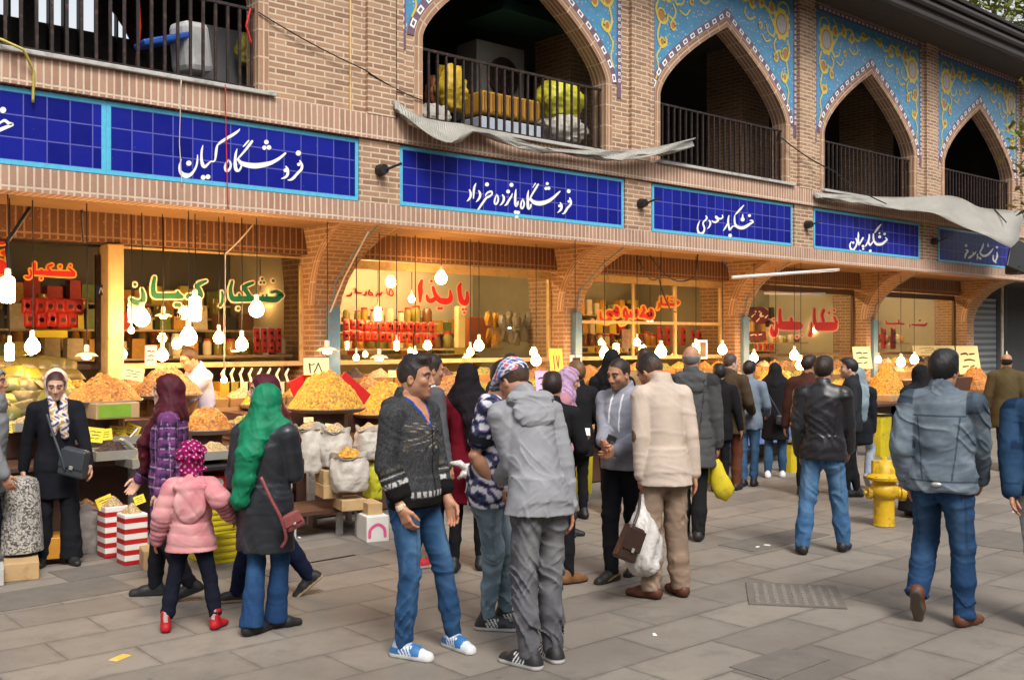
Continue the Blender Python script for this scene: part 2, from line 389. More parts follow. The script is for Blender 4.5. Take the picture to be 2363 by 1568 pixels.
# ---- the arcade
arc = thing('arcade_building', 'two-storey brick shopping arcade with pointed tiled arches over open nut shops', 'building', (2.3, YF, 0))
X0, X1 = -3.0, 25.4
def part(mb, name, m, **kw): return mb.build(name, m, arc, **kw)
def archz(r): return Z_SPR + Z_RISE * max(0.0, 1 - abs(r)) ** .66
def archpts(i, off=0.0, n=26):
    """points along the arch from left springing to right springing, pushed out by off"""
    c, h = CX[i], HW[i]; P = []
    for k in range(-n, n + 1):
        r = k / n; s = math.copysign(1 - (1 - abs(r)) ** 1.8, r) if r else 0
        P.append((c + h * s, archz(s)))
    if not off: return P
    O = []
    for j, (x, z) in enumerate(P):
        if j == n: O.append((x, z + off * 1.32)); continue
        a = P[max(j - 1, 0)]; b = P[min(j + 1, len(P) - 1)] 
        if j in (0, len(P) - 1): nx, nz = (-1, 0) if j == 0 else (1, 0)
        else:
            if j == n - 1: b = P[n]
            tx, tz = b[0] - a[0], b[1] - a[1]; l = math.hypot(tx, tz); nx, nz = -tz / l, tx / l
        O.append((x + nx * off, z + nz * off))
    return O
# lower soldier course with its underside, upper soldier course
m = MB(); m.box(X0, X1, YF - .012, YF + .30, Z_LB, Z_S0); part(m, 'lower_soldier_course', M_SOLD)
m = MB(); m.box(X0, X1, YF - .05, YF + .30, Z_S1 + .015, Z_C); part(m, 'upper_soldier_course', M_SOLD)
# wall behind the tile signs, and brick between them
m = MB(); m.box(X0, X1, YF + .02, YF + .30, Z_S0 + .003, Z_S1 + .012); part(m, 'sign_band_wall', M_BRICK)
for k in (1, 2, 3, 4, 5):
    m = MB(); m.box(PX[k] - .29, PX[k] + .29, YF - .008, YF + .018, Z_S0 + .002, Z_S1 + .013); part(m, 'pier_brickwork', M_BRICK)
# soffit slab and floor slab
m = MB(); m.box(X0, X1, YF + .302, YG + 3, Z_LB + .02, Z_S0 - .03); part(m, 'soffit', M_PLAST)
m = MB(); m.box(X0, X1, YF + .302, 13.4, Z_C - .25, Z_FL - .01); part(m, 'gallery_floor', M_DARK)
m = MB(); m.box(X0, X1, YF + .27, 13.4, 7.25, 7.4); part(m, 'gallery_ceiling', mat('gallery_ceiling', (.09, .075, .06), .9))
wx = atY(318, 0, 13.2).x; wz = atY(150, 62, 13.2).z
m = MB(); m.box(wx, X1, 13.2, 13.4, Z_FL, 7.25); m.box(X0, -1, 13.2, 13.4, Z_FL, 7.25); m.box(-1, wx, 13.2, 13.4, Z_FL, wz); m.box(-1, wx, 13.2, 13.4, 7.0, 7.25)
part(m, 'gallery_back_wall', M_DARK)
# tall glazed doors in that wall: daylight comes through from the far side, cut by an arch
m = MB()
for (a, b) in ((-60, -40), (18, 24), (48, 84), (222, 252), (112, 116), (146, 150), (182, 186), (269, 272)): m.box(atY(a, 0, 13.1).x, atY(b, 0, 13.1).x, 13.08, 13.19, Z_FL, 7.0)
pp = [atY(x, y, 13.06) for x, y in ((250, -200), (250, 12), (268, 36), (288, 66), (303, 96), (330, 125), (330, -200))]; n = len(pp)
m.add(pp + [p + Vector((0, .03, 0)) for p in pp], [tuple(range(n)), tuple(range(n, 2 * n))[::-1]] + [(k, (k + 1) % n, n + (k + 1) % n, n + k) for k in range(n)])
part(m, 'gallery_window', M_IRON)
# upper wall, bay by bay
EDG = [X0] + [(PX[k]) for k in (1, 2, 3, 4)] + [X1]
for i in range(5):
    m = MB(); xa, xb = EDG[i], EDG[i + 1]; c, h = CX[i], HW[i]; y0 = YF; P = archpts(i)
    m.quad((xa, y0, Z_C + .003), (c - h, y0, Z_C + .003), (c - h, y0, Z_TOP), (xa, y0, Z_TOP))
    m.quad((c + h, y0, Z_C + .003), (xb, y0, Z_C + .003), (xb, y0, Z_TOP), (c + h, y0, Z_TOP))
    for (x, z), (x2, z2) in zip(P, P[1:]): m.quad((x, y0, z), (x2, y0, z2), (x2, y0, Z_TOP), (x, y0, Z_TOP))
    full = [(c - h, Z_FL)] + P + [(c + h, Z_FL)]; s = 0
    part(m, 'front_wall', M_BRICK)
    m = MB()
    for (x, z), (x2, z2) in zip(full, full[1:]):          # reveal of the opening
        d = math.hypot(x2 - x, z2 - z)
        m.quad((x, y0 - .012, z), (x2, y0 - .012, z2), (x2, y0 + .27, z2), (x, y0 + .27, z), [(0, s), (0, s + d), (.26, s + d), (.26, s)]); s += d
    # ring of bricks on edge round the opening
    O = archpts(i, .125); full2 = [(c - h - .125, Z_FL)] + O + [(c + h + .125, Z_FL)]; s = 0
    for j in range(len(full) - 1):
        a, b, e, f = full[j], full[j + 1], full2[j + 1], full2[j]; d = math.hypot(b[0] - a[0], b[1] - a[1])
        m.quad((a[0], y0 - .012, a[1]), (b[0], y0 - .012, b[1]), (e[0], y0 - .012, e[1]), (f[0], y0 - .012, f[1]), [(0, s), (0, s + d), (.125, s + d), (.125, s)])
        m.quad((f[0], y0 - .012, f[1]), (e[0], y0 - .012, e[1]), (e[0], y0, e[1]), (f[0], y0, f[1]))
        s += d
    part(m, 'arch_ring', M_RING)
# pilasters between the bays
for k in (1, 2, 3, 4, 5):
    m = MB(); m.box(PX[k] - .20, PX[k] + .20, YF - .055, YF - .002, Z_C + .003, Z_TOP)
    m.box(PX[k] + .235, PX[k] + .33, YF - .03, YF - .002, Z_C + .003, Z_TOP)
    part(m, 'pilaster', M_BRICK)
m = MB(); m.tube([(PX[1] - .42, YF - .02, Z_C), (PX[1] - .42, YF - .02, 7.9)], .012, 6); part(m, 'wall_conduit', M_CREAM)
# sills
for i in range(5):
    m = MB(); m.box(CX[i] - HW[i] - .12, CX[i] + HW[i] + .18, YF - .10, YF + .26, Z_C + .004, Z_FL)
    part(m, 'balcony_sill', M_STONE, bevel=.008)
# interior columns of the gallery
for k in (1, 2, 3, 4):
    m = MB(); m.box(PX[k] - .42, PX[k] + .42, 11.35, 12.15, Z_FL, 7.25); part(m, 'gallery_column', M_PIER)
m = MB()
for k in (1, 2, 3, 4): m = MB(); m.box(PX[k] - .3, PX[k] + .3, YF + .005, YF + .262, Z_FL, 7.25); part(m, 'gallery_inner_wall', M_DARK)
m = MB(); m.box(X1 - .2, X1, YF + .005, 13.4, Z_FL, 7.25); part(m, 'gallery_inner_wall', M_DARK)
# roof: eave soffit, ribbed metal gutter and sloping sheet
m = MB(); m.box(X0, X1 + 6, 9.40, YF - .003, Z_TOP - .10, Z_TOP - .06); part(m, 'eave_soffit', mat('eave_board', (.05, .035, .026), .8))
prof = [(9.47, 7.86), (9.38, 7.84), (9.33, 7.88), (9.325, 7.95), (9.35, 7.99), (9.35, 8.02), (9.28, 8.03), (9.255, 8.08), (9.265, 8.14), (9.31, 8.155), (9.31, 8.19), (9.24, 8.20), (9.22, 8.25), (9.23, 8.31), (9.28, 8.325), (9.28, 8.35), (9.21, 8.36), (9.20, 8.41), (9.25, 8.44), (10.2, 8.72), (13.6, 9.7), (13.6, 8.06), (9.47, 8.0)]
m = MB()
for (y, z), (y2, z2) in zip(prof, prof[1:]): m.quad((X0, y, z), (X1 + 6, y, z), (X1 + 6, y2, z2), (X0, y2, z2))
part(m, 'metal_roof', M_ROOF)
# corbelled piers
PC = [2.1, 6.85, 11.25, 15.61, 20.19, 24.78]
def pier(k):
    m = MB(); c0 = PC[k]; z0 = 2.30; n = 14
    m.box(c0 - .19, c0 + .19, YP, YG + .5, 0, z0)
    K = []
    for t in range(n + 1):
        a = math.pi / 2 * t / n; f = 1 - math.cos(a)
        K.append((YP - (YP - YF - .06) * f ** .92, z0 + (Z_LB + .02 - z0) * math.sin(a) ** .95, .19 + .20 * math.sin(a) ** 1.5, c0 + .10 * math.sin(a)))
    rings = []
    for sg in (-1, 1):
        s = 0; mr = MB(); rings.append(mr)
        for (y, z, h, c), (y2, z2, h2, c2) in zip(K, K[1:]):
            m.quad((c + sg * h, y, z), (c2 + sg * h2, y2, z2), (c2 + sg * h2, YG + .5, z2), (c + sg * h, YG + .5, z))
            d = math.hypot(y2 - y, z2 - z); x, x2 = c + sg * h, c2 + sg * h2; e = sg * .016
            o1, o2 = (y + .15, z), (y2 + .15, z2)
            mr.quad((x + e, y, z), (x2 + e, y2, z2), (x2 + e, *o2), (x + e, *o1), [(0, s), (0, s + d), (.15, s + d), (.15, s)])
            mr.quad((x, *o1), (x2, *o2), (x2 + e, *o2), (x + e, *o1)); mr.quad((x, y, z), (x2, y2, z2), (x2 + e, y2, z2), (x + e, y, z)); s += d
    s = 0
    for (y, z, h, c), (y2, z2, h2, c2) in zip(K, K[1:]):
        d = math.hypot(y2 - y, z2 - z)
        m.quad((c - h, y, z), (c + h, y, z), (c2 + h2, y2, z2), (c2 - h2, y2, z2), [(-h, s), (h, s), (h2, s + d), (-h2, s + d)]); s += d
    o = part(m, 'corbel_pier', M_PIER); [mr.build('corbel_ring', M_RING, o) for mr in rings]
for k in (0, 1, 2, 3, 4, 5): pier(k)
# blue-grey down pipes let into the pier faces
for k in (1, 2, 3, 4):
    m = MB(); m.box(PC[k] - .02, PC[k] + .15, YP - .07, YP - .002, 0, 2.28); m.tube([(PC[k] + .06, YP - .03, 2.28), (PC[k] + .08, YP - .07, 2.6), (PC[k] + .10, YF + .62, 3.0), (PC[k] + .12, YF + .2, 3.24)], .012, 6)
    part(m, 'pier_downpipe', M_STEELB, bevel=.01)
# inner beams over the shopfronts, shop walls and ceilings
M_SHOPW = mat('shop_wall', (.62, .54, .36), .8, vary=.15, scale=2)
for i in range(5):
    xa = PC[i] + .15; xb = PC[i + 1] - .15
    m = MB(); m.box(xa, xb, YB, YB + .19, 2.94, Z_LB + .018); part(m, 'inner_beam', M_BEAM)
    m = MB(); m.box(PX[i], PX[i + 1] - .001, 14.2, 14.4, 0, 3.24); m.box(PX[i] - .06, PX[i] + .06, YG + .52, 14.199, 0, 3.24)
    m.box(PX[i] + .07, PX[i + 1] - .07, YG + .3, 14.199, 3.18, 3.23); part(m, 'shop_interior', (M_SHOPW if i in (1, 4) else mat('shop_wall_reflection_green', (.24, .22, .15), .8, vary=.3, scale=2)) if i else mat('shop_wall_grey', (.11, .10, .085), .8, vary=.3, scale=2))  # olive walls carry the dark greenish glass reflection in their colour
# end bay: closed shutter and dark passage
M_SHUT = N('shutter'); uvn = M_SHUT.uv(); wv = M_SHUT.n('TexWave', Scale=2.0, bands_direction='Y'); M_SHUT.l(uvn, wv.inputs['Vector'])
M_SHUT.color(M_SHUT.mix(wv.outputs['Fac'], (.10, .115, .125), (.26, .28, .30))); M_SHUT.set(Roughness=.5, Metallic=.4); M_SHUT.bump(wv.outputs['Fac'], .8, .02); M_SHUT = M_SHUT.m
m = MB(); m.box(25.35, 26.9, YG, YG + .06, 0, 2.9); part(m, 'roller_shutter', M_SHUT)
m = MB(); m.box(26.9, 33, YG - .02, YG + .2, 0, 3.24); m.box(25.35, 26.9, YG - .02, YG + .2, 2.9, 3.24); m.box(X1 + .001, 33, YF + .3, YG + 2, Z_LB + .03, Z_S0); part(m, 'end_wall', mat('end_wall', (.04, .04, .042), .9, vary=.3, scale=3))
m = MB(); m.box(X1 + .002, 33, YF + .01, YF + .3, Z_LB, Z_TOP); part(m, 'end_bay_wall', M_BRICK)
m = MB(); m.tube([(26.55, YG - .3, 0), (26.55, YG - .3, 3.25)], .035, 8); part(m, 'rain_pipe', M_STONE)

m = MB(); m.box(PX[5] - .06, PX[5] + .06, YG + .52, 14.4, 0, 3.24); part(m, 'shop_side_wall', M_SHOPW)
# ---- tiled spandrels with ornament
q = N('turquoise_tiles'); uv = q.uv()
vo = q.n('TexVoronoi', Scale=19.0, feature='F1'); q.l(uv, vo.inputs['Vector'])
c = q.mix(q.noise(uv, 5, 4), (.03, .18, .36), (.07, .30, .48))
fl = q.ramp(vo.outputs['Distance'], [(.22, (1, 1, 1)), (.32, (0, 0, 0))])
cc = q.ramp(vo.outputs['Color'], [(.0, (.55, .16, .10)), (.35, (.10, .10, .38)), (.6, (.62, .42, .12)), (.85, (.5, .55, .5))])
sx = q.n('SeparateXYZ'); q.l(vo.outputs['Color'], sx.inputs[0])
cc = q.ramp(sx.outputs[0], [(.0, (.55, .16, .10)), (.35, (.10, .08, .34)), (.6, (.60, .40, .10)), (.85, (.5, .55, .5))])
c = q.mix(q.math('MULTIPLY', fl, .75), c, cc)
gb = q.n('TexBrick', Scale=1.0, offset=0.0); q.l(uv, gb.inputs['Vector']); gb.inputs['Brick Width'].default_value = .2; gb.inputs['Row Height'].default_value = .2; gb.inputs['Mortar Size'].default_value = .0025
c = q.mix(q.math('MULTIPLY', gb.outputs['Fac'], .5), c, (.06, .08, .12))
q.color(c); q.set(Roughness=.3); M_SPAN = q.m
M_YEL = mat('yellow_glaze', (.62, .47, .045), .3, vary=.3, scale=14); M_YEL2 = mat('ochre_glaze', (.42, .16, .04), .3, vary=.4, scale=16)
M_BAND = mat('violet_brown_band', (.15, .085, .13), .4, vary=.45, scale=30)
M_GREYT = mat('pale_rosette', (.40, .36, .34), .4, vary=.4, scale=40)
def ring(c, r, n=14): return [(c[0] + r * math.cos(2 * math.pi * k / n), c[1] + r * math.sin(2 * math.pi * k / n)) for k in range(n)]
for i in range(1, 5):
    c, h = CX[i], HW[i]; y0 = YF - .006; xl, xr = max(PX[i] + .345, c - h - .27), min(PX[i + 1] - .215, c + h + .25); zt = Z_TOP - .22
    A1 = archpts(i, .127); B1 = archpts(i, .235)
    m = MB()                                               # plain tiled field
    xs = [xl + (xr - xl) * k / 60 for k in range(61)]
    bx = [p[0] for p in B1]; bz = [p[1] for p in B1]
    def low(x): return float(np.interp(x, bx, bz)) if bx[0] < x < bx[-1] else Z_SPR - .05
    for a, b in zip(xs, xs[1:]): m.quad((a, y0, low(a)), (b, y0, low(b)), (b, y0, zt), (a, y0, zt))
    SP = MB(); SP.merge(m, 0)
    m = MB()                                               # border bands: along the arch, up the sides, across the top
    for j in range(len(A1) - 1):
        a, b, e, f = A1[j], A1[j + 1], B1[j + 1], B1[j]
        m.quad((a[0], y0 - .004, a[1]), (b[0], y0 - .004, b[1]), (e[0], y0 - .004, e[1]), (f[0], y0 - .004, f[1]))
    m.quad((xl - .07, y0 - .003, Z_SPR - .2), (xl + .02, y0 - .003, Z_SPR - .2), (xl + .02, y0 - .003, zt + .08), (xl - .07, y0 - .003, zt + .08))
    m.quad((xr - .02, y0 - .003, Z_SPR - .2), (xr + .07, y0 - .003, Z_SPR - .2), (xr + .07, y0 - .003, zt + .08), (xr - .02, y0 - .003, zt + .08))
    m.quad((xl + .021, y0 - .003, zt - .03), (xr - .021, y0 - .003, zt - .03), (xr - .021, y0 - .003, zt + .08), (xl + .021, y0 - .003, zt + .08))
    SP.merge(m, 1)
    m = MB(); md = MB(); W = archpts(i, .181)              # white chain links along the border
    F = lambda x, z, l: Vector((x, y0 - .007 - l, z))
    def chain(path, lw, ll, gap):
        d = [0]
        for a, b in zip(path, path[1:]): d.append(d[-1] + math.hypot(b[0] - a[0], b[1] - a[1]))
        px = [p[0] for p in path]; pz = [p[1] for p in path]; t = gap
        while t + ll < d[-1]:
            x0_, z0_ = np.interp(t, d, px), np.interp(t, d, pz); x1_, z1_ = np.interp(t + ll, d, px), np.interp(t + ll, d, pz)
            tx, tz = x1_ - x0_, z1_ - z0_; l = math.hypot(tx, tz) or 1; tx, tz = tx / l, tz / l; nx, nz = -tz * lw, tx * lw
            for s_, (mm, lf) in ((1.0, (m, 0)), (.5, (md, .001))):
                cx_, cz_ = (x0_ + x1_) / 2, (z0_ + z1_) / 2; hl = l / 2 * (1 if s_ == 1 else .55)
                mm.add([F(cx_ - tx * hl + nx * s_, cz_ - tz * hl + nz * s_, lf), F(cx_ - tx * hl - nx * s_, cz_ - tz * hl - nz * s_, lf), F(cx_ + tx * hl - nx * s_, cz_ + tz * hl - nz * s_, lf), F(cx_ + tx * hl + nx * s_, cz_ + tz * hl + nz * s_, lf)], [(0, 1, 2, 3)])
            t += ll + gap
    chain(W, .036, .115, .10); chain([(xl - .03, Z_SPR), (xl - .03, zt)], .022, .05, .05); chain([(xr + .03, zt), (xr + .03, Z_SPR)], .022, .05, .05); chain([(xl + .05, zt + .03), (xr - .05, zt + .03)], .022, .075, .07)
    SP.merge(m, 2); SP.merge(md, 1)
    m = MB(); m2 = MB(); m3 = MB()                          # yellow scrolls and rosettes, mirrored about the arch
    F = lambda x, z, l: Vector((x, y0 - .004 - l, z))
    for sg in (-1, 1):
        ex = c + sg * ((xr - xl) / 2); T = lambda x, z: (ex - sg * x, zt - z)          # x inwards from the corner, z downwards
        S = lambda pts, w=.035: [(*T(x, z), w * .95) for x, z in pts]
        def motif(cx_, cz_, r):
            for k in range(10):
                a = 2 * math.pi * k / 10; strokes(m, [[(*T(cx_ + r * math.cos(a), cz_ + 1.15 * r * math.sin(a)), r * .36)]], F, base=k * .0001)
            stroke(m3, [(*T(cx_, cz_), r * .86)], F, lift=.0025)
            stroke(m2, [(*T(cx_ + r * .78 * math.cos(2 * math.pi * k / 12), cz_ + r * .9 * math.sin(2 * math.pi * k / 12)), .03) for k in range(13)], F, lift=.003)
        motif(.33, .52, .19)
        strokes(m, [S([(.10, .30), (.16, .16), (.30, .13), (.42, .2), (.40, .30)]), S([(.55, .1), (.66, .2), (.70, .38), (.6, .52), (.52, .66), (.58, .78)], .04), S([(.70, .38), (.83, .30), (.95, .36), (.98, .22), (.86, .14)], .04),
                    S([(.98, .22), (1.15, .18), (1.26, .30), (1.18, .42), (1.08, .36)], .04), S([(1.26, .30), (1.42, .34), (1.52, .24), (1.66, .26), (1.8, .2)], .04),
                    S([(.16, .78), (.10, .95), (.20, 1.12), (.34, 1.10), (.38, .98)], .045), S([(.2, 1.12), (.14, 1.34), (.22, 1.5), (.34, 1.44), (.32, 1.34)], .04), S([(.22, 1.5), (.12, 1.66), (.16, 1.85), (.1, 2.0)], .03),
                    S([(.38, .98), (.5, 1.02), (.56, .9), (.5, .8)], .04), S([(.58, .78), (.72, .74), (.78, .62)], .035), S([(.66, .86), (.8, .9), (.9, .8)], .03), S([(1.1, .55), (1.25, .62), (1.38, .55), (1.36, .44)], .035)], F, base=.0012)
        for (x, z, r) in ((.22, 1.02, .085), (.62, .30, .07), (1.2, .33, .06), (.24, 1.42, .05), (1.6, .22, .06), (.9, .28, .05), (.5, 1.12, .055), (.95, .66, .04)):
            stroke(m2, [(*T(x, z), r)], F, lift=.0005)
            stroke(m, [(*T(x + r * 1.1 * math.cos(2 * math.pi * k / 10), z + r * 1.25 * math.sin(2 * math.pi * k / 10)), .028) for k in range(11)], F, lift=.0042)
    SP.merge(m, 3); SP.merge(m2, 4); SP.merge(m3, 5); part(SP, 'spandrel_tiles', [M_SPAN, M_BAND, M_WHITE, M_YEL, M_YEL2, M_GREYT])

# ---- balcony railings
RL = ['crossed by red and yellow cords, in front of the daylit window', 'guarding the arch stacked with yellow sacks and crates', 'guarding the arch with a clear stone sill beneath', 'guarding the arch just above the pale tarpaulin', 'guarding the last small arch by the tree']
for i in range(5):
    c, h = CX[i], HW[i]; y0 = YF + .10
    rt = thing('balcony_railing', 'dark iron balcony railing ' + RL[i], 'railing', (c, y0, Z_FL), 'iron balcony railings in the arches')
    m = MB(); m.box(c - h, c + h, y0 - .02, y0 + .02, Z_FL + .90, Z_FL + .93); m.build('top_rail', M_IRON, rt)
    m = MB(); m.box(c - h, c + h, y0 - .018, y0 + .018, Z_FL + .04, Z_FL + .065); m.build('bottom_rail', M_IRON, rt)
    m = MB(); n = 23
    for k in range(n + 1):
        x = c - h + .03 + (2 * h - .06) * k / n; m.box(x - .014, x + .014, y0 - .014, y0 + .014, Z_FL + .0655, Z_FL + .8995)
    m.build('bar_lattice', M_IRON, rt)
# ================================================================== TILE SIGNS AND PAINTED SHOP LETTERING
def frame_map(ox, oy, s, Y):
    def f(x, y, l):
        p = srcY(ox + x * s, oy + y * s, Y); p.y -= l; return p
    return f
T1 = [[(465,505,14),(462,600,30),(445,690,34),(400,780,40),(340,840,60),(270,855,85),(200,820,70),(165,750,46),(165,670,34),(190,580,14)],[(318,645,46)],
 [(555,345,14),(538,420,34),(530,520,40),(535,610,50),(555,680,60),(590,705,50),(640,660,36),(686,618,28),(735,615,26),(762,580,30),(775,480,44),(785,400,42),(800,340,28)],
 [(800,345,22),(850,295,44),(950,230,48),(1070,160,48),(1150,100,36),(1178,65,10)],[(560,885,42)],[(640,875,42)],
 [(985,585,22),(1020,640,32),(1020,710,36),(985,765,44),(945,770,46),(928,710,40),(950,640,34),(988,590,24)],
 [(1130,405,14),(1110,480,40),(1100,570,46),(1100,680,56),(1115,750,60),(1145,775,42),(1185,740,34),(1205,680,30)],
 [(1385,275,40),(1330,350,44),(1250,450,36),(1170,540,32),(1140,585,34)],[(1325,265,24),(1290,305,30),(1235,365,16)],
 [(1150,590,40),(1200,640,66),(1260,665,80),(1360,685,92),(1460,688,92),(1580,672,84),(1700,640,66),(1800,590,54),(1880,535,44),(1945,478,34)],
 [(1625,290,40)],[(1590,385,38)],[(1668,380,40)],[(2165,475,46)],
 [(1955,700,24),(1982,750,44),(1985,820,48),(1960,870,42),(1915,895,30),(1875,907,10)],[(1945,765,34)],
 [(2190,605,26),(2225,680,42),(2212,750,46),(2165,800,46),(2120,850,46),(2080,895,48),(2030,925,34),(1985,930,12)],[(2170,665,30)]]
T2 = [[(185,290,24),(210,350,42),(208,420,44),(175,480,38),(135,515,12)],[(315,165,14),(285,230,40),(270,330,42),(265,460,20)],[(370,310,26),(395,360,44),(390,430,46),(355,490,38),(318,528,12)],[(530,185,42)],
 [(500,410,18),(520,370,30),(565,335,38),(620,325,38),(628,375,34),(580,420,42),(520,450,44),(460,530,44),(410,600,42),(370,660,36),(335,695,14)],
 [(720,380,24),(750,440,32),(745,520,36),(710,570,42),(680,550,36),(685,480,34),(718,388,22)],[(835,390,26),(862,440,44),(855,510,44),(820,565,34),(785,598,10)],
 [(1030,360,12),(1010,420,34),(960,500,42),(920,570,42),(880,600,16)],[(1012,195,42)],[(945,325,40)],
 [(1100,285,18),(1090,370,42),(1083,480,46),(1090,570,54),(1105,615,40),(1132,575,36),(1142,520,24)],[(1090,730,36)],[(1140,738,36)],[(1112,830,38)],
 [(1230,470,24),(1258,540,32),(1253,610,36),(1220,655,42),(1195,625,36),(1202,550,34),(1228,478,22)],
 [(1345,305,16),(1330,400,42),(1330,500,50),(1333,610,56),(1348,668,38),(1382,635,34),(1395,580,30)],
 [(1535,185,34),(1490,260,40),(1430,360,36),(1388,435,32),(1365,490,32)],[(1480,165,24),(1430,245,14)],
 [(1380,470,46),(1440,530,72),(1530,560,86),(1630,550,86),(1740,510,68),(1840,440,52),(1910,375,42),(1965,322,24)],
 [(1713,170,32)],[(1690,265,34)],[(1742,262,34)],[(2135,320,40)],
 [(1970,545,22),(1995,600,42),(1990,660,44),(1955,710,34),(1912,742,12)],[(1955,608,30)],
 [(2155,455,28),(2180,530,42),(2165,590,44),(2110,650,44),(2075,710,46),(2040,755,32),(2005,762,12)],[(2138,520,28)]]
T3 = [[(505,500,36),(530,560,58),(490,630,52),(430,680,46),(412,750,52),(440,830,58),(455,910,58),(430,1000,64),(370,1055,84),(300,1050,84),(250,970,62),(240,850,46),(270,740,42),(315,645,16)],
 [(600,640,40),(640,700,58),(630,790,52),(590,860,42),(545,905,12)],[(1015,470,26),(1030,540,46),(960,590,52),(880,560,48),(835,512,38),(800,525,40),(830,580,42),(890,620,58),(820,690,64),(740,690,50),(692,650,26)],
 [(1225,490,30),(1205,600,58),(1200,720,62),(1225,850,62),(1250,935,62),(1300,875,52),(1360,820,42),(1410,830,32)],[(1200,700,26),(1145,810,46),(1100,890,50),(1045,965,14)],
 [(1410,480,30),(1400,600,54),(1412,730,62),(1460,820,82),(1560,870,102),(1680,870,102),(1800,810,92),(1900,740,72),(1985,690,50),(1945,640,48),(1880,650,22)],
 [(1430,450,30),(1500,380,60),(1590,280,60),(1690,168,30)],[(1655,610,66)],[(1660,450,26),(1655,540,60)],[(1870,490,48)],[(1260,1115,58)]]
T4 = [[(600,820,50),(650,950,76),(630,1100,76),(560,1240,76),(480,1340,96),(400,1310,96),(340,1210,76),(340,1080,66),(400,965,40)],[(480,1010,56)],
 [(710,560,50),(710,700,84),(700,850,76),(725,1010,92),(745,1110,70),(800,1020,66),(860,900,76),(915,800,84)],[(920,1170,66)],[(925,1290,50)],[(785,1415,72)],
 [(1195,650,60),(1190,800,84),(1150,950,84),(1080,1080,72),(1020,1175,36)],[(1165,950,50),(1220,1110,92),(1290,1060,66),(1380,950,54)],[(1240,1380,66)],
 [(1380,620,60),(1380,800,84),(1420,960,94),(1520,1070,116),(1640,1090,124),(1780,1060,116),(1900,960,94),(1985,870,74),(1925,790,56)],
 [(1440,560,50),(1530,430,84),(1630,300,84),(1720,200,46)],[(1880,620,62)],[(1660,750,74)],[(1650,590,44)]]
T5 = [[(520,260,62)],[(500,460,40),(590,490,90),(590,560,84),(520,640,94),(490,740,84),(460,860,36)],[(990,540,36),(930,640,74),(820,720,84),(700,810,114),(620,860,36)],[(840,560,30),(885,660,70)],[(720,1110,70)],
 [(1340,150,44),(1310,300,90),(1250,440,84),(1190,560,84),(1215,660,94),(1320,740,106),(1440,740,112),(1560,680,94),(1680,560,84),(1795,405,44)],[(1060,680,60),(1040,900,60)],[(1080,790,50),(1200,870,100)],[(1550,150,26),(1560,290,66)],[(1975,340,58)],
 [(1800,720,50),(1800,900,84),(1880,1010,74),(1950,900,74),(1990,750,84),(1980,580,50)],[(1870,1000,50),(1930,1070,56)]]
T0 = [[(105,525,112)],[(-40,1010,60),(60,930,80),(165,890,100),(300,980,110),(430,1030,110),(250,1110,120),(120,1160,130),(-60,1235,140),(-400,1330,150),(-900,1360,150),(-1300,1200,120)],[(-1350,600,150),(-1380,900,170),(-1400,1300,200)],[(-500,700,110)],[(-640,700,110)],[(-900,300,70),(-1100,700,150),(-950,1300,150)]]
SG = [(0.9, 3.634, 0, 0, T0, (0, 380, 100 / 871.), 'deep blue tiled shop sign cut off by the picture edge with one white letter'),
      (3.636, 6.575, .1, 0, T1, (680, 500, 560 / 2363.), 'long deep blue tiled shop sign with white script, above the green-lettered window'),
      (7.165, 11.165, 0, 0, T2, (1840, 700, 480 / 2363.), 'deep blue tiled shop sign with three-word white script beneath the sack-filled arch'),
      (11.80, 15.50, 0, 0, T3, (2760, 800, 300 / 2363.), 'deep blue tiled shop sign with white script above the red and yellow lettered window'),
      (16.17, 20.02, 0, 0, T4, (3370, 880, 210 / 2352.), 'deep blue tiled shop sign with white script above the round dark red window badge'),
      (20.83, 24.7, 0, 0, T5, (3820, 960, 200 / 2363.), 'deep blue tiled shop sign partly covered by the hanging pale tarpaulin')]
for (xa, xb, _, _, T, (ox, oy, s), lab) in SG:
    t = thing('tile_sign', lab, 'shop sign', ((xa + xb) / 2, YF, (Z_S0 + Z_S1) / 2), 'blue tiled shop signs over the arcade')
    z0, z1 = Z_S0 + .01, Z_S1 - .005; b = .045; y0 = YF + .003
    m = MB(); m.box(xa, xb, y0, YF + .019, z0, z0 + b); m.box(xa, xb, y0, YF + .019, z1 - b, z1); m.box(xa, xa + b, y0, YF + .019, z0 + b, z1 - b); m.box(xb - b, xb, y0, YF + .019, z0 + b, z1 - b)
    m.build('turquoise_border', M_TURQ, t)
    m = MB(); u0, u1 = 0, xb - xa - 2 * b; h = z1 - z0 - 2 * b; k = .696 / h
    m.quad((xa + b, y0 + .004, z0 + b), (xb - b, y0 + .004, z0 + b), (xb - b, y0 + .004, z1 - b), (xa + b, y0 + .004, z1 - b), [(0 + xa * 7.3 // .232 * .232, 0), (u1 * k + xa * 7.3 // .232 * .232, 0), (u1 * k + xa * 7.3 // .232 * .232, .696), (xa * 7.3 // .232 * .232, .696)])
    m.build('tile_panel', M_TILE, t)
    m = MB(); f0 = frame_map(ox, oy, s, y0 + .0015)
    def fm(x, y, l, f0=f0, xa=xa, xb=xb):
        p = f0(x, y, l); p.x = min(max(p.x, xa + .03), xb - .03); return p
    strokes(m, T, fm); m.build('script_lettering', M_WHITE, t)

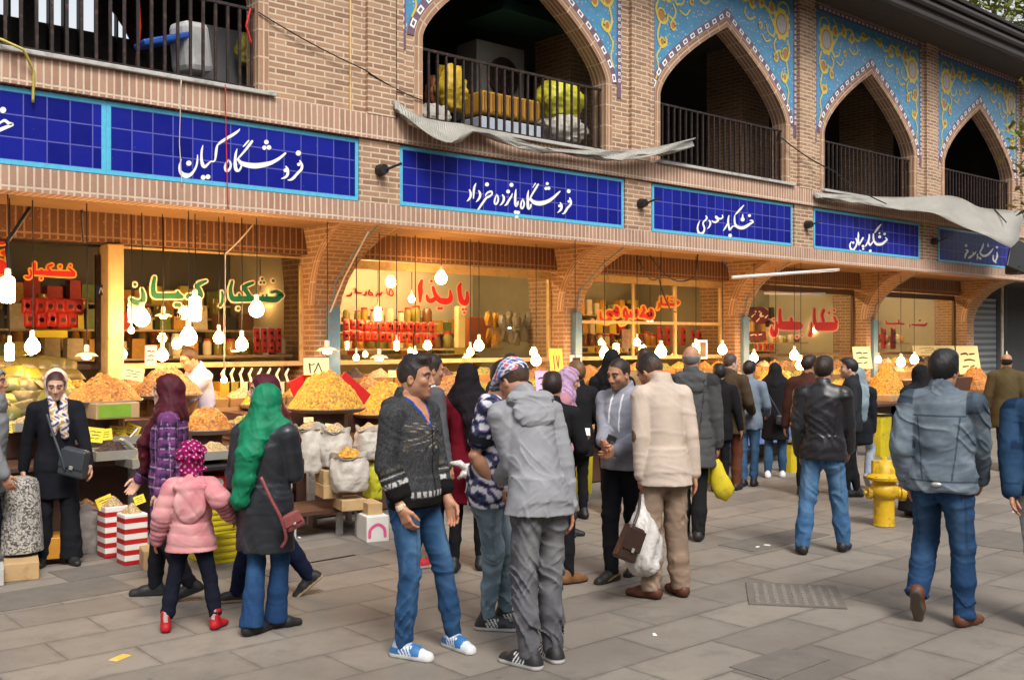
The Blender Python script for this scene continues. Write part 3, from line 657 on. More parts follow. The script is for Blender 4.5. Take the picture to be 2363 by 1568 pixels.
# ---- shop windows
q = N('window_glass'); q.t.nodes.remove(q.b)
tr = q.n('BsdfTransparent'); gl = q.n('BsdfGlossy', Roughness=.02); gl.inputs['Color'].default_value = (.9, .95, .92, 1); tr.inputs['Color'].default_value = (.90, .93, .90, 1)
fr = q.n('Fresnel', IOR=1.5); mx = q.n('MixShader'); q.l(q.math('MULTIPLY', fr.outputs[0], 1.3), mx.inputs[0]); q.l(tr.outputs[0], mx.inputs[1]); q.l(gl.outputs[0], mx.inputs[2]); q.l(mx.outputs[0], q.out.inputs[0]); M_GLASS = q.m
M_RED = mat('red_lettering', (.52, .012, .015), .5, vary=.15); M_ORNG = mat('amber_outline', (.78, .36, .04), .5, vary=.15)
M_GRN = mat('green_lettering', (.005, .13, .05), .5, vary=.15); M_CRM = mat('cream_outline', (.80, .66, .46), .5, vary=.1); M_PINK = mat('pink_outline', (.78, .42, .30), .5, vary=.1)
M_MAROON = mat('maroon_paint', (.10, .008, .012), .5, vary=.2)
W0 = [[(-300,1085,450),(-100,1085,470),(0,1085,470)],[(20,330,110),(110,300,130),(210,250,70)],[(60,640,100),(170,620,120),(230,760,90)]]
W1 = [[(395,480,70),(430,580,80),(430,680,80),(370,780,90),(280,790,90),(200,760,50)],[(575,230,90),(570,350,95),(570,470,100)],[(590,590,170),(900,600,180),(1200,620,200),(1600,635,210),(1900,650,210),(2080,665,190)],[(1250,290,90),(1120,340,84),(1095,430,84),(1180,520,80)],[(1910,430,70),(2010,500,90),(2120,600,90)],[(830,490,80),(830,560,90)],[(825,820,52)],[(1570,350,62)],[(1975,310,46)]]
W2 = [[(175,290,40),(200,380,60),(190,450,74),(130,485,84),(60,475,84),(15,440,60)],[(70,215,28)],[(365,115,50),(345,220,64),(345,320,74),(370,380,84),(480,388,84),(620,385,84),(720,388,90),(768,400,60)],[(710,330,44),(720,380,60)],[(690,520,34)],[(730,525,34)],
 [(870,395,80),(960,395,84),(1030,395,84),(1055,365,70),(1035,305,64),(1000,240,60),(1045,200,60),(1135,163,36)],[(1372,325,30),(1388,400,50),(1385,460,54),(1350,535,36)],
 [(1525,175,40),(1500,280,54),(1510,380,66),(1545,430,84),(1640,432,84),(1760,430,84),(1850,430,80),(1940,430,76),(2060,440,84),(2180,440,84),(2240,400,70),(2270,370,60),(2185,320,50),(2120,332,36)],[(1630,365,36),(1640,415,50)],
 [(1835,190,44),(1735,230,54),(1700,270,60),(1755,345,60),(1800,420,60)],[(1985,375,26),(1985,420,36)],[(2042,375,26),(2042,420,36)],[(2140,160,24)],[(1975,130,20)],[(1952,188,20)],[(2002,188,20)],[(1615,575,26)]]
W2B = [[(320,640,16),(325,690,20),(270,705,20),(210,700,14)],[(235,640,14),(270,680,16)],[(385,660,14)],[(600,710,18),(650,690,20),(640,640,18),(600,660,14)],[(690,640,16),(740,660,18),(745,720,20),(690,735,18)]]
W3 = [[(1420,140,50),(1395,240,84),(1400,350,84),(1390,510,36)],[(1620,255,50),(1650,360,64),(1720,470,94),(1800,500,114),(1880,500,114),(1930,440,84),(1920,315,36)],[(1510,400,40),(1540,480,74),(1600,490,84),(1680,430,60)],[(2105,190,36),(2080,260,74),(2090,380,74),(2120,500,94),(2190,530,94),(2222,450,74),(2215,335,36)],[(1590,150,26)],[(1720,625,30)],[(1765,625,30)],[(2145,640,24)],[(2195,640,24)],[(2165,700,24)],
 [(805,280,14),(812,330,20),(818,385,14)],[(870,285,20),(850,370,26),(890,405,32),(922,365,24),(885,285,18)],[(725,345,24),(690,385,50),(650,365,30),(620,420,22)],[(565,400,22),(550,360,24),(520,345,22)],[(510,300,20),(490,380,22),(540,395,20)],[(450,330,18),(440,395,24),(400,395,16)],[(360,360,28),(310,355,32),(270,350,34),(262,275,18)],[(195,360,22),(175,400,32),(110,412,22)]]
W4 = [[(200,555,36),(200,680,64),(250,770,94),(340,805,104),(425,770,94),(450,700,64),(390,640,64),(370,590,64),(430,555,64),(530,590,84),(620,655,64),(660,600,54),(650,500,54),(610,440,46),(585,530,46)],
 [(830,470,46),(790,560,54),(800,650,64),(850,690,74),(850,780,64),(790,840,64),(720,872,36)],[(835,480,46),(865,560,54),(880,640,64)],[(860,680,64),(960,660,84),(1060,660,104),(1140,590,64),(1125,505,54),(1050,545,44),(1010,600,44)],[(960,550,40),(970,640,60)],
 [(1220,660,84),(1300,650,104),(1400,680,104),(1480,710,74),(1535,620,60),(1500,505,54),(1455,560,46),(1430,650,54)],[(1290,440,56),(1310,530,64),(1250,600,64)],
 [(1750,190,36),(1750,330,50),(1800,372,58),(1950,372,64),(2080,370,64),(2165,340,50),(2190,305,36),(2130,288,26)],[(1910,190,36),(1890,260,44),(1930,345,44)],[(1690,330,32),(1690,420,40),(1655,475,26)],[(2090,215,20)],[(2010,200,20)]]
W5 = [[(735,520,36),(735,650,64),(720,760,94),(670,820,114),(620,740,84),(620,620,36)],[(670,460,26)],[(820,220,56),(815,400,74),(830,520,100)],[(850,600,190),(960,600,200),(1120,605,200),(1260,605,190)],[(1085,435,60),(1085,520,84)],[(1215,865,32)],[(1335,830,22)],[(1630,210,46),(1630,400,60),(1640,540,90)],[(1730,620,190),(1900,620,204),(2080,620,200)],[(1850,240,66),(1812,350,60),(1840,490,70)],[(2100,400,56),(2150,520,74)],[(1560,540,36),(1550,700,54),(1520,830,90)],[(1975,300,28)],[(2095,240,28)]]
W5D = [[(150,390,30),(190,350,30),(225,325,24)],[(260,500,30),(300,460,30),(325,430,24)],[(240,270,22)],[(330,270,22)],[(370,300,36),(355,370,56),(420,375,30)],[(470,410,36),(520,360,24)],[(120,830,20),(200,810,24),(260,830,20)],[(320,815,26),(380,805,20)]]
W6 = [[(380,280,22),(390,370,44),(410,400,60),(600,405,64),(830,400,70),(1030,412,60)],[(845,285,46),(850,370,50)],[(1330,430,46),(1480,450,64),(1620,450,64),(1760,462,74),(1845,430,60),(1870,370,36)],[(1615,285,30)],[(1240,440,30),(1250,520,24)]]
WIN = [((2.4, 4.08), 'dark shop window with red amber-edged lettering and hanging red snack packs', [((80, 1030, 240 / 2363.), W1, M_RED, M_ORNG, 62), ((0, 930, 140 / 1098.), W0, M_RED, M_ORNG, 60)]),
       ((4.28, 6.66), 'shop window with large green cream-edged lettering behind many lit bulbs', [((520, 1080, 630 / 2363.), W2, M_GRN, M_CRM, 22), ((520, 1080, 630 / 2363.), W2B, M_IRON, None, 0)]),
       ((7.06, 11.05), 'shop window with plain red lettering over a brightly lit cream interior', [((1360, 1090, 540 / 2363.), W3, M_RED, M_CRM, 10)]),
       ((11.46, 15.40), 'shop window with thick red lettering edged in yellow and a mullioned frame', [((2370, 1160, 370 / 2363.), W4, M_RED, M_ORNG, 50)]),
       ((15.82, 19.98), 'shop window with broad red lettering and a round dark red badge', [((2980, 1200, 400 / 2363.), W5, M_RED, M_PINK, 30), ((2980, 1200, 400 / 2363.), W5D, M_CRM, None, 0)]),
       ((20.40, 24.57), 'farthest shop window with two small flat red words', [((3500, 1250, 260 / 2363.), W6, M_RED, M_PINK, 14)])]
FRM = [M_IRON, M_CREAM, M_CREAM, M_CREAM, mat('brown_frame', (.10, .05, .02), .6), mat('brown_frame', (.1, .05, .02))]
for k, ((xa, xb), lab, L) in enumerate(WIN):
    z0, z1 = 1.55, 2.92
    t = thing('shop_window', lab, 'shop window', ((xa + xb) / 2, YG, z0), 'glazed shopfronts under the arcade')
    m = MB(); b = .045
    m.box(xa, xb, YG - .02, YG + .04, z1 - (.02 if k < 2 else .11), z1 + .003); m.box(xa, xb, YG - .02, YG + .04, z0 - .03, z0 + .03); m.box(xa, xa + b, YG - .02, YG + .04, z0 + .03, z1 - .11); m.box(xb - b, xb, YG - .02, YG + .04, z0 + .03, z1 - .11)
    if k == 3:
        m.box(xa + 1.5, xa + 1.55, YG - .015, YG + .03, z0 + .03, z1 - .11); m.box(xa + 2.6, xa + 2.66, YG - .015, YG + .03, z0 + .03, z1 - .11); m.box(xa + b, xb - b, YG - .014, YG + .029, 2.12, 2.17)
    m.build('frame', FRM[k], t)
    m = MB(); m.quad((xa + b, YG + .01, z0 + .03), (xb - b, YG + .01, z0 + .03), (xb - b, YG + .01, z1 - .02), (xa + b, YG + .01, z1 - .02)); m.build('glass_pane', M_GLASS, t)
    for ((ox, oy, s), T, mc, mo, gr) in L:
        f0 = frame_map(ox, oy, s, YG)
        if T is W5D:
            m = MB(); m.add([f0(340 + 225 * math.cos(a), 360 + 208 * math.sin(a), .008) for a in [2 * math.pi * j / 28 for j in range(28)]], [tuple(range(28))]); m.add([f0(*p, .008) for p in ((60, 740), (480, 740), (510, 950), (60, 950))], [(0, 1, 2, 3)]); m.build('round_badge', M_MAROON, t)
        if mo:
            m = MB(); strokes(m, T, f0, grow=gr, base=.004); m.build('lettering_outline', mo, t)
        m = MB(); strokes(m, T, f0, base=.012); m.build('painted_lettering', mc, t)
# cream post and house-number plate between the first two windows
m = MB(); m.box(4.09, 4.27, YB - .03, YG + .1, 0.9, 2.924); single(m, 'shopfront_post', M_CREAM, 'cream painted timber post between the two nearest shop windows', 'post', bevel=.012)
t = thing('number_plate', 'small dark blue house number plate on the shopfront beside the cream post', 'number plate', (3.9, YG - .06, 2.4))
f0 = frame_map(0, 0, 1.7334, YG - .06); m = MB(); m.add([f0(*p, 0) for p in ((222, 658), (258, 660), (258, 682), (222, 680))], [(0, 1, 2, 3)]); m.build('plate', mat('plate_blue', (.015, .03, .07), .4), t)
m = MB(); strokes(m, [[(229, 676, 2), (233, 664, 3), (237, 676, 2)], [(239, 676, 2), (243, 664, 3), (247, 676, 2)], [(253, 664, 2), (250, 668, 2), (254, 671, 2), (250, 676, 2)]], f0, base=.003); m.build('digits', M_WHITE, t)
# ================================================================== SHOPS: lamps, counters, nut heaps, sacks, packs
def nutmat(name, c1, c2, c3, scale=42):
    q = N(name); v = q.obj(); vo = q.n('TexVoronoi', Scale=scale); q.l(v, vo.inputs['Vector'])
    sx = q.n('SeparateXYZ'); q.l(vo.outputs['Color'], sx.inputs[0])
    c = q.ramp(sx.outputs[0], [(0, c3), (.18, c2), (.5, c1), (.82, [min(1, x * 1.35) for x in c1]), (1, c2)])
    c = q.mix(q.math('MULTIPLY', q.ramp(q.noise(v, 5, 4), [(.45, (0, 0, 0)), (.7, (1, 1, 1))]), .45), c, c2); c = q.mix(q.math('MULTIPLY', q.ramp(q.noise(v, 30, 2), [(.66, (0, 0, 0)), (.72, (1, 1, 1))]), .6), c, c3)
    c = q.mix(q.math('MULTIPLY', q.ramp(vo.outputs['Distance'], [(.25, (0, 0, 0)), (.7, (1, 1, 1))]), .45), c, c3)
    q.color(c); q.set(Roughness=.6); q.bump(q.math('SUBTRACT', 1.0, vo.outputs['Distance']), .9, .012); return q.m
NUT = [nutmat('yellow_nuts', (.66, .34, .025), (.55, .23, .015), (.22, .11, .02)), nutmat('orange_nuts', (.60, .25, .035), (.44, .14, .02), (.2, .07, .015)),
       nutmat('brown_nuts', (.36, .17, .05), (.24, .10, .03), (.10, .04, .015)), nutmat('pale_seeds', (.62, .46, .24), (.5, .34, .15), (.2, .13, .06), 90),
       nutmat('dark_dates', (.05, .022, .02), (.03, .012, .012), (.01, .005, .005), 45), nutmat('olive_pistachio', (.24, .22, .04), (.16, .14, .03), (.05, .05, .015), 50)]
M_TRAY = mat('tin_tray', (.55, .54, .50), .35, .7, vary=.15); M_YCARD = mat('yellow_card', (.82, .60, .03), .7, vary=.08); M_CARD = mat('cream_card', (.86, .72, .32), .7, vary=.08); M_PCARD = mat('pink_card', (.72, .45, .38), .7, vary=.08)
M_WOOD = mat('dark_counter_wood', (.07, .03, .018), .6, vary=.4, scale=4, bump=.2); M_SACK = mat('white_woven_sack', (.50, .46, .41), .75, vary=.25, scale=9, bump=.5, bscale=40, dirt=((.30, .26, .21), 5))
M_CARTON = mat('brown_carton', (.44, .29, .14), .85, vary=.18, scale=4, bump=.15, dirt=((.28, .17, .08), 9)); M_REDC = mat('red_cloth', (.55, .012, .01), .6, vary=.2); M_YPL = mat('yellow_plastic', (.58, .47, .012), .5, vary=.22, scale=5, dirt=((.30, .22, .03), 6)); M_BLK = mat('black_plastic', (.012, .012, .013), .45)
M_INK = mat('ink', (.06, .03, .02), .7); M_REDP = mat('red_wrapper', (.62, .035, .02), .35, vary=.35, scale=25); M_WHP = mat('white_print', (.72, .70, .66), .5, vary=.1); M_GREEN = mat('green_print', (.2, .35, .03), .5)
def noisez(x, y, s=0): return (math.sin(x * 31 + s) * math.cos(y * 27 - s * 2) + .6 * math.sin(x * 57 + y * 43 + s * 3) + .5 * math.sin(y * 91 - x * 70 + s))
def heap(m, c, r, h, ry=None, seed=0, n=40, rings=16, pw=1.25):
    ry = ry or r; vs = [(c[0], c[1], c[2] + h)]
    for i in range(1, rings + 1):
        t = i / rings
        for k in range(n):
            a = 2 * math.pi * k / n; wob = 1 + .03 * math.sin(3 * a + seed) + .02 * math.sin(7 * a + seed * 2)
            x, y = math.cos(a) * r * t * wob, math.sin(a) * ry * t * wob
            z = h * (1 - (t * (1 + .10 * math.sin(2 * a + seed) * (1 - t))) ** pw) * (1 if t < 1 else 0) + (.012 + .05 * h) * noisez(x * .6 + c[0], y * .6 + c[1], seed) * (1 - .6 * t)
            vs.append((c[0] + x, c[1] + y, c[2] + max(z, 0)))
    fs = [(0, 1 + k, 1 + (k + 1) % n) for k in range(n)]
    fs += [(1 + i * n + k, 1 + (i + 1) * n + k, 1 + (i + 1) * n + (k + 1) % n, 1 + i * n + (k + 1) % n) for i in range(rings - 1) for k in range(n)]
    m.add(vs, fs)
def mound(px, py_tray, py_top, half, Y, kind, label, stand=True, pw=1.85):
    c = atY(px, py_tray, Y); Z = S_ * c.x + C_ * c.y; r = half / 2363 * Z; h = (py_tray - py_top) / 2363 * Z
    t = thing('nut_mound', label, 'nut heap', c, 'heaped nuts on round trays')
    m = MB(); m.lathe([(r * .9, -.03), (r * 1.04, .012), (r * 1.04, .022), (r * .98, .015)], c, 32); m.build('tray', M_TRAY, t, smooth=True, ang=40)
    m = MB(); heap(m, c + Vector((0, 0, .012)), r, h, seed=px, pw=pw); m.build('heap', NUT[kind], t, smooth=True)
    if stand:
        m = MB(); m.lathe([(r * .55, -c.z + .02 + .72), (r * .55, -.031)], c, 16); m.build('stand', M_WOOD, t)
    return t
def card(px, py, w, h, Y, m_, label, tilt=0, scr=None, yaw=None, name='price_card'):
    c = atY(px, py, Y); Z = S_ * c.x + C_ * c.y; W, H = w / 2363 * Z, h / 2363 * Z
    t = thing(name, label, 'price card', c, 'price cards stuck into the goods')
    M = Matrix.Rotation(-VA * (.6 if yaw is None else yaw), 3, 'Z') @ Matrix.Rotation(R(-12), 3, 'X') @ Matrix.Rotation(R(tilt), 3, 'Y')
    m = MB(); m.obox(c, W, .006, H, M); m.build('card', m_, t)
    m = MB(); f = lambda x, y, l: Vector(c) + M @ Vector((x * W, -.0035 - l, y * H))
    strokes(m, scr or [[(-.32, .2, .05), (-.1, .23, .07), (.0, .18, .05)], [(.08, .2, .06), (.3, .22, .05)], [(-.2, -.02, .05), (.05, .01, .06), (.28, -.03, .04)], [(-.3, -.24, .05), (-.05, -.22, .04)], [(.05, -.25, .05), (.22, -.2, .05)]], f); m.build('ink_marks', M_INK, t)
    return t
N38 = [[(-.28, .18, .05), (-.26, -.02, .07), (-.24, -.38, .05)], [(-.28, .16, .07), (-.18, .08, .05), (-.08, .16, .06)], [(-.1, -.36, .05), (.0, -.1, .06), (.08, .2, .05)], [(.08, .2, .05), (.14, -.05, .05), (.2, -.3, .05)]]
N17 = [[(-.2, .2, .08), (-.18, -.3, .08)], [(.0, .2, .07), (.1, -.25, .08)], [(.1, -.25, .07), (.22, .2, .07)]]
# ---- lamps
q = N('lit_bulb'); q.t.nodes.remove(q.b); em = q.n('Emission', Strength=58.0); em.inputs['Color'].default_value = (1, .54, .19, 1); q.l(em.outputs[0], q.out.inputs[0]); M_LIT1 = q.m
q = N('lit_cool_bulb'); q.t.nodes.remove(q.b); em = q.n('Emission', Strength=45.0); em.inputs['Color'].default_value = (1, .58, .24, 1); q.l(em.outputs[0], q.out.inputs[0]); M_LIT2 = q.m
q = N('interior_fill_glow'); q.t.nodes.remove(q.b); em = q.n('Emission', Strength=95.0); em.inputs['Color'].default_value = (1, .72, .40, 1); q.l(em.outputs[0], q.out.inputs[0]); M_LIT3 = q.m  # glow for the added tubes that brighten the shop interiors
M_SOCK = mat('bulb_socket', (.6, .55, .48), .5); M_SHADE = mat('lamp_shade_enamel', (.75, .62, .40), .4)
M_TUBE = mat('tube_lamp', (.62, .62, .62), .3, vary=.1)
def bulb(px, py, r, Y, kind='round', cool=False, label='', cord=True):
    c = atY(px, py, Y); Z = S_ * c.x + C_ * c.y; rr = min(max(r / 2363 * Z * .78, .03), .09)
    t = thing('hanging_bulb', label, 'light bulb', c, 'lit bulbs hanging over the counters'); L = M_LIT2 if cool else M_LIT1
    m = MB(); top = rr * 1.15
    if kind == 'round':
        m.lathe([(1e-4, -rr), (rr * .5, -rr * .87), (rr * .87, -rr * .5), (rr, 0), (rr * .9, rr * .42), (rr * .62, rr * .85), (rr * .42, rr * 1.2)], c, 14); top = rr * 1.2
    elif kind == 'tall':
        m.lathe([(rr * .5, -rr * 1.5), (rr * .72, -rr * 1.35), (rr * .78, 0), (rr * .72, rr * 1.3), (rr * .4, rr * 1.5)], c, 12); top = rr * 1.5
    elif kind == 'shade':
        m.lathe([(1e-4, -rr * .5), (rr * .5, -rr * .42), (rr * .62, -rr * .1), (rr * .3, rr * .3)], c, 14); top = rr * .45
    m.build('bulb_glass', L, t, smooth=True)
    if kind == 'shade':
        m = MB(); m.lathe([(rr * 1.5, -rr * .12), (rr * 1.1, rr * .25), (rr * .35, rr * .5), (rr * .3, rr * .52), (rr * 1.05, rr * .28), (rr * 1.48, -rr * .10)], c, 18); m.build('lamp_shade', M_SHADE, t, smooth=True)
    m = MB(); m.lathe([(rr * .34, top * .98), (rr * .34, top + .07), (.012, top + .08)], c, 8); m.build('socket', M_SOCK, t)
    if cord:
        zt = 3.25 if Y < YG else 2.97
        m = MB(); m.tube([c + Vector((0, 0, top + .07)), c + Vector((.012, .01, (zt - c.z) * .5)), Vector((c.x, c.y, zt))], .006, 5); m.build('cord', M_BLK, t)
for a in [(18, 668, 26, 10.6, 'tall', True, 'tall tubular bulb at the picture edge under the red window letter'), (75, 800, 22, 10.9, 'round', True, 'round white bulb below the hanging red packs'), (22, 812, 17, 10.9, 'tall', True, 'small tubular bulb beside the round one at the picture edge'),
          (200, 820, 22, 10.8, 'shade', False, 'shaded lamp glowing over the green packets'), (327, 735, 24, 11.2, 'round', True, 'round bulb just beside the cream post below the green lettering'), (377, 728, 17, 11.5, 'shade', False, 'small yellowish lamp under the two green dots'),
          (450, 712, 24, 10.9, 'tall', True, 'squat bright lamp hanging under the green lettering gap'), (435, 778, 27, 10.7, 'round', False, 'largest glowing bulb directly over the stooping shopkeeper'), (375, 820, 17, 11.2, 'round', True, 'round bulb beside the hanging pink price card'),
          (592, 715, 22, 10.8, 'round', True, 'pear-shaped bulb in front of the green lettering end'), (505, 780, 16, 11.0, 'round', True, 'middle one of the three bulbs over the scoop bins'), (558, 795, 18, 10.9, 'round', True, 'bulb in front of the brown and white snack rack'), (517, 876, 9, 10.9, 'round', False, 'tiny bulb hung low on a long white cord'),
          (303, 762, 9, 11.4, 'round', True, 'tiny bulb touching the cream post'),
          (755, 808, 24, 10.6, 'shade', False, 'wide shaded lamp on the pier over the big yellow mound'), (822, 825, 9, 11.2, 'round', True, 'small bulb between the pier and the disc lamp'), (875, 825, 19, 10.8, 'shade', False, 'disc lamp hanging above the orange mound'), (1018, 642, 18, 11.2, 'round', False, 'bulb high up against the red lettering'),
          (872, 724, 13, 12.4, 'tall', False, 'tilted small tube lamp above the row of red packs'), (915, 797, 9, 11.2, 'tall', True, 'small bulb below the red pack row'), (958, 820, 10, 11.2, 'round', False, 'small bulb over the young man in the dark knit jacket'), (1105, 798, 15, 11.2, 'round', False, 'larger of two touching bulbs over the black headscarf'), (1085, 812, 11, 11.1, 'round', False, 'smaller of two touching bulbs over the black headscarf'),
          (1237, 832, 15, 11.0, 'round', False, 'bulb on the bent wire before the second pier'), (1327, 858, 14, 10.2, 'round', False, 'bulb low beside the blue pier pipe'), (1395, 815, 15, 11.0, 'round', False, 'bulb over the man in the grey hooded sweater'), (1470, 790, 10, 11.4, 'round', False, 'small upper bulb before the mullioned window'), (1525, 812, 18, 10.7, 'round', False, 'large pear bulb beside the bald man'),
          (1606, 808, 14, 10.9, 'tall', False, 'tubular bulb behind the bald head'), (1667, 807, 13, 10.9, 'round', False, 'bulb above the man in the brown jacket'), (1740, 826, 12, 10.9, 'round', False, 'bulb over the dark haired youth beside the brown jacket'), (1833, 820, 13, 11.0, 'round', False, 'upper of two bulbs over the black chador'), (1848, 842, 15, 10.6, 'round', False, 'lower of two bulbs over the black chador'),
          (1790, 852, 7, 10.9, 'round', False, 'tiny bulb beside the black chador head'), (2027, 830, 9, 11.0, 'round', False, 'small bulb at the fourth pier pipe'), (2079, 836, 15, 10.8, 'round', False, 'big bulb over the last orange mound'), (2110, 830, 12, 11.0, 'round', False, 'bulb next to the black haired man in denim'), (2323, 823, 6, 10.9, 'round', True, 'tiny far bulb over the bald man in olive'),
          (950, 690, 10, 13.2, 'round', False, 'bulb deep inside the cream shop'), (1180, 760, 10, 13.2, 'round', False, 'bulb deep inside among the hanging clear bags'), (1880, 760, 9, 13.0, 'round', False, 'bulb deep in the shop with the round badge'), (2130, 770, 9, 13.0, 'round', False, 'bulb deep in the last shop'), (600, 690, 8, 13.0, 'round', False, 'bulb deep behind the green lettering'), (1500, 740, 8, 13.2, 'round', False, 'bulb deep behind the mullioned window')]:
    px, py, r, Y, k, cool, lab = a; bulb(px, py, r, Y, k, cool, lab)
# fluorescent tubes hung on wires, unlit
for (a, b, lab) in (((1690, 640, 10.0), (1935, 622, 9.6), 'long unlit tube lamp hanging askew in front of the soffit'), ((1765, 676, 11.2), (1903, 678, 11.0), 'shorter tube lamp mounted above the round red badge')):
    p, s = atY(*a), atY(*b); t = thing('tube_lamp', lab, 'tube lamp', p, 'unlit tube lamps under the soffit'); m = MB(); m.tube([p, s], .028, 8); m.build('tube', M_TUBE, t, smooth=True)
    m = MB(); m.tube([p + (s - p) * .02 + Vector((0, 0, .02)), p + (s - p) * .02 + Vector((0, .25, .3))], .005, 4); m.build('hanger', M_BLK, t)
# glowing tubes added out of view behind the beams to brighten the shop interiors
for i in range(5):
    xa = PX[i] + (1.2 if i else 2.4); m = MB(); m.tube([(xa, 12.35, 3.13), (xa + (2.0 if i else .7), 12.35, 3.13)], .03, 8); m.build('interior_fill_tube', M_LIT3 if i in (1, 3, 4) else M_LIT2, arc, smooth=True)
# ---- spotlights on the piers between the signs
for (px, py, lab) in ((880, 392, 'black spotlight bracket between the first two long tile signs'), (1481, 469, 'black spotlight bracket before the second pier'), (1864, 518, 'black spotlight bracket before the third pier'), (2155, 557, 'black spotlight bracket before the last tile sign')):
    p = atY(px, py, YF - .05); t = thing('spotlight', lab, 'spotlight', p, 'spotlights on the sign band')
    m = MB(); m.tube([p + Vector((0, .03, 0)), p + Vector((0, -.08, 0))], [.075, .06], 10); m.build('lamp_head', M_BLK, t); m = MB(); m.tube([p + Vector((.02, -.08, 0)), p + Vector((.16, -.2, .07))], .016, 6); m.build('arm', M_BLK, t)
# small bolts along the lintel edge, wires and cords
def wire(pts, r, label, m_=None, name='cable', sag=0.0, n=8):
    P = []
    for (a, b) in zip(pts, pts[1:]):
        for k in range(n): t = k / n; P.append(Vector(a).lerp(Vector(b), t) - Vector((0, 0, sag * 4 * t * (1 - t))))
    P.append(Vector(pts[-1])); m = MB(); m.tube(P, r, 5); return single(m, name, m_ or M_BLK, label, 'cable', smooth=True)
wire([atY(596, 28, YF - .03), atY(840, 160, YF - .07), atY(975, 232, YF - .03)], .008, 'thin dark cable slanting across the brick wall beside the big daylit balcony', sag=.03)
wire([atY(1800, 315, YF - .07), atY(1925, 395, YF - .2), atY(2045, 470, YF - .3)], .012, 'dark cable slanting down from the third balcony to the tarpaulin', sag=.05)
wire([atY(70, 478, YF + .4), atY(15, 560, YF + .5), atY(22, 630, 10.6)], .02, 'black pole bracket carrying the tall bulb near the picture edge')
wire([atY(188, 485, 10.9), atY(192, 556, 11.2)], .014, 'short black hook hanging from the soffit over the first window')
wire([atY(586, 515, 10.7), atY(520, 585, 11.0), atY(518, 700, 11.0), atY(517, 860, 10.9)], .009, 'pale cord hanging in front of the green lettering', M_SOCK, sag=.02)
wire([atY(1475, 600, 10.9), atY(1520, 640, 11.2), atY(1560, 720, 11.4)], .012, 'black looped wire over the thick red lettering', sag=.15)
wire([atY(1500, 590, 10.7), atY(1600, 640, 10.9), atY(1612, 560, 10.6)], .012, 'black wire bunch near the third pier', sag=.2)
wire([atY(850, 535, YF + .1), atY(795, 640, 11.1), atY(762, 720, 11.38)], .012, 'pale cable following the curved first corbel', M_SOCK)
wire([atY(520, 195, YF - .11), atY(522, 330, YF - .02), atY(526, 480, YF - .02)], .006, 'red string hanging over the long tile sign', M_REDC)
wire([atY(418, 185, YF - .11), atY(414, 330, YF - .02), atY(420, 430, YF - .02)], .005, 'pale string hanging over the first tiles of the long sign', M_SOCK)
wire([atY(0, 90, YF - .15), atY(55, 115, YF - .16), atY(78, 165, YF - .08), atY(76, 237, YF - .03)], .014, 'yellow rope draped over the first balcony sill', mat('yellow_rope', (.5, .42, .08), .8), name='rope')
wire([atY(578, 20, YF + .05), atY(568, 60, YF + .04), atY(580, 100, YF + .05)], .012, 'red cord tied to the top rail of the first balcony', M_REDC, name='rope')
wire([atY(318, 0, 10.9), atY(322, 60, 10.9), atY(316, 150, 10.9)], .02, 'red twisted cord hanging inside the first balcony', M_REDC, name='rope')
# ---- tarpaulins
def tarp(edge_a, edge_b, label, m_, n=26, k=7, amp=.05):
    A = catmull([(*atY(*p),) for p in edge_a], 6); B = catmull([(*atY(*p),) for p in edge_b], 6); m = MB(); G = []
    for i in range(n + 1):
        a = A[min(int(i / n * (len(A) - 1)), len(A) - 1)]; b = B[min(int(i / n * (len(B) - 1)), len(B) - 1)]
        for j in range(k + 1):
            t = j / k; p = a * (1 - t) + b * t; p = p + np.array([0, amp * .6 * math.sin(i * .9 + j * 1.3), amp * math.sin(i * 1.1 - j * .9) * math.sin(math.pi * t) - .05 * math.sin(math.pi * t)]); G.append(tuple(p))
    m.add(G, [(i * (k + 1) + j, (i + 1) * (k + 1) + j, (i + 1) * (k + 1) + j + 1, i * (k + 1) + j + 1) for i in range(n) for j in range(k)])
    o = single(m, 'tarpaulin', m_, label, 'tarpaulin', smooth=True); so_ = o.modifiers.new('thick', 'SOLIDIFY'); so_.thickness = .006; return o
q = N('milky_plastic_sheet'); v = q.obj(); q.color(q.mix(q.noise(v, 3, 5), (.38, .36, .31), (.60, .58, .52))); q.set(Roughness=.45); q.b.inputs['Transmission Weight'].default_value = .4
wv = q.n('TexWave', Scale=9.0); q.l(v, wv.inputs['Vector']); q.bump(q.math('ADD', wv.outputs['Fac'], q.noise(v, 8, 4)), .5, .02); M_TARP = q.m
tarp([(910, 228, YF - .10), (985, 275, YF - .10), (1080, 288, YF - .12), (1160, 310, YF - .14), (1260, 340, YF - .14), (1400, 348, YF - .14), (1510, 340, YF - .2), (1602, 318, YF - .25)],
     [(918, 258, YF - .14), (975, 300, YF - .3), (1040, 330, YF - .45), (1090, 300, YF - .3), (1250, 345, YF - .2), (1400, 362, YF - .2), (1480, 365, YF - .28), (1598, 332, YF - .3)], 'pale torn plastic sheet draped along the sill of the sack-filled balcony', M_TARP)
tarp([(1878, 443, YF - .10), (1980, 452, YF - .12), (2100, 455, YF - .14), (2200, 452, YF - .16), (2260, 478, YF - .2), (2375, 488, YF - .5)],
     [(1900, 455, YF - .2), (1995, 470, YF - .3), (2080, 485, YF - .4), (2150, 492, YF - .5), (2240, 530, YF - .8), (2335, 572, YF - 1.1)], 'pale ribbed tarpaulin sagging over the last tile sign', M_TARP)
wire([atY(2295, 483, YF - .3), atY(2322, 513, YF - .7)], .015, 'short black rod holding up the ribbed tarpaulin', name='rod')
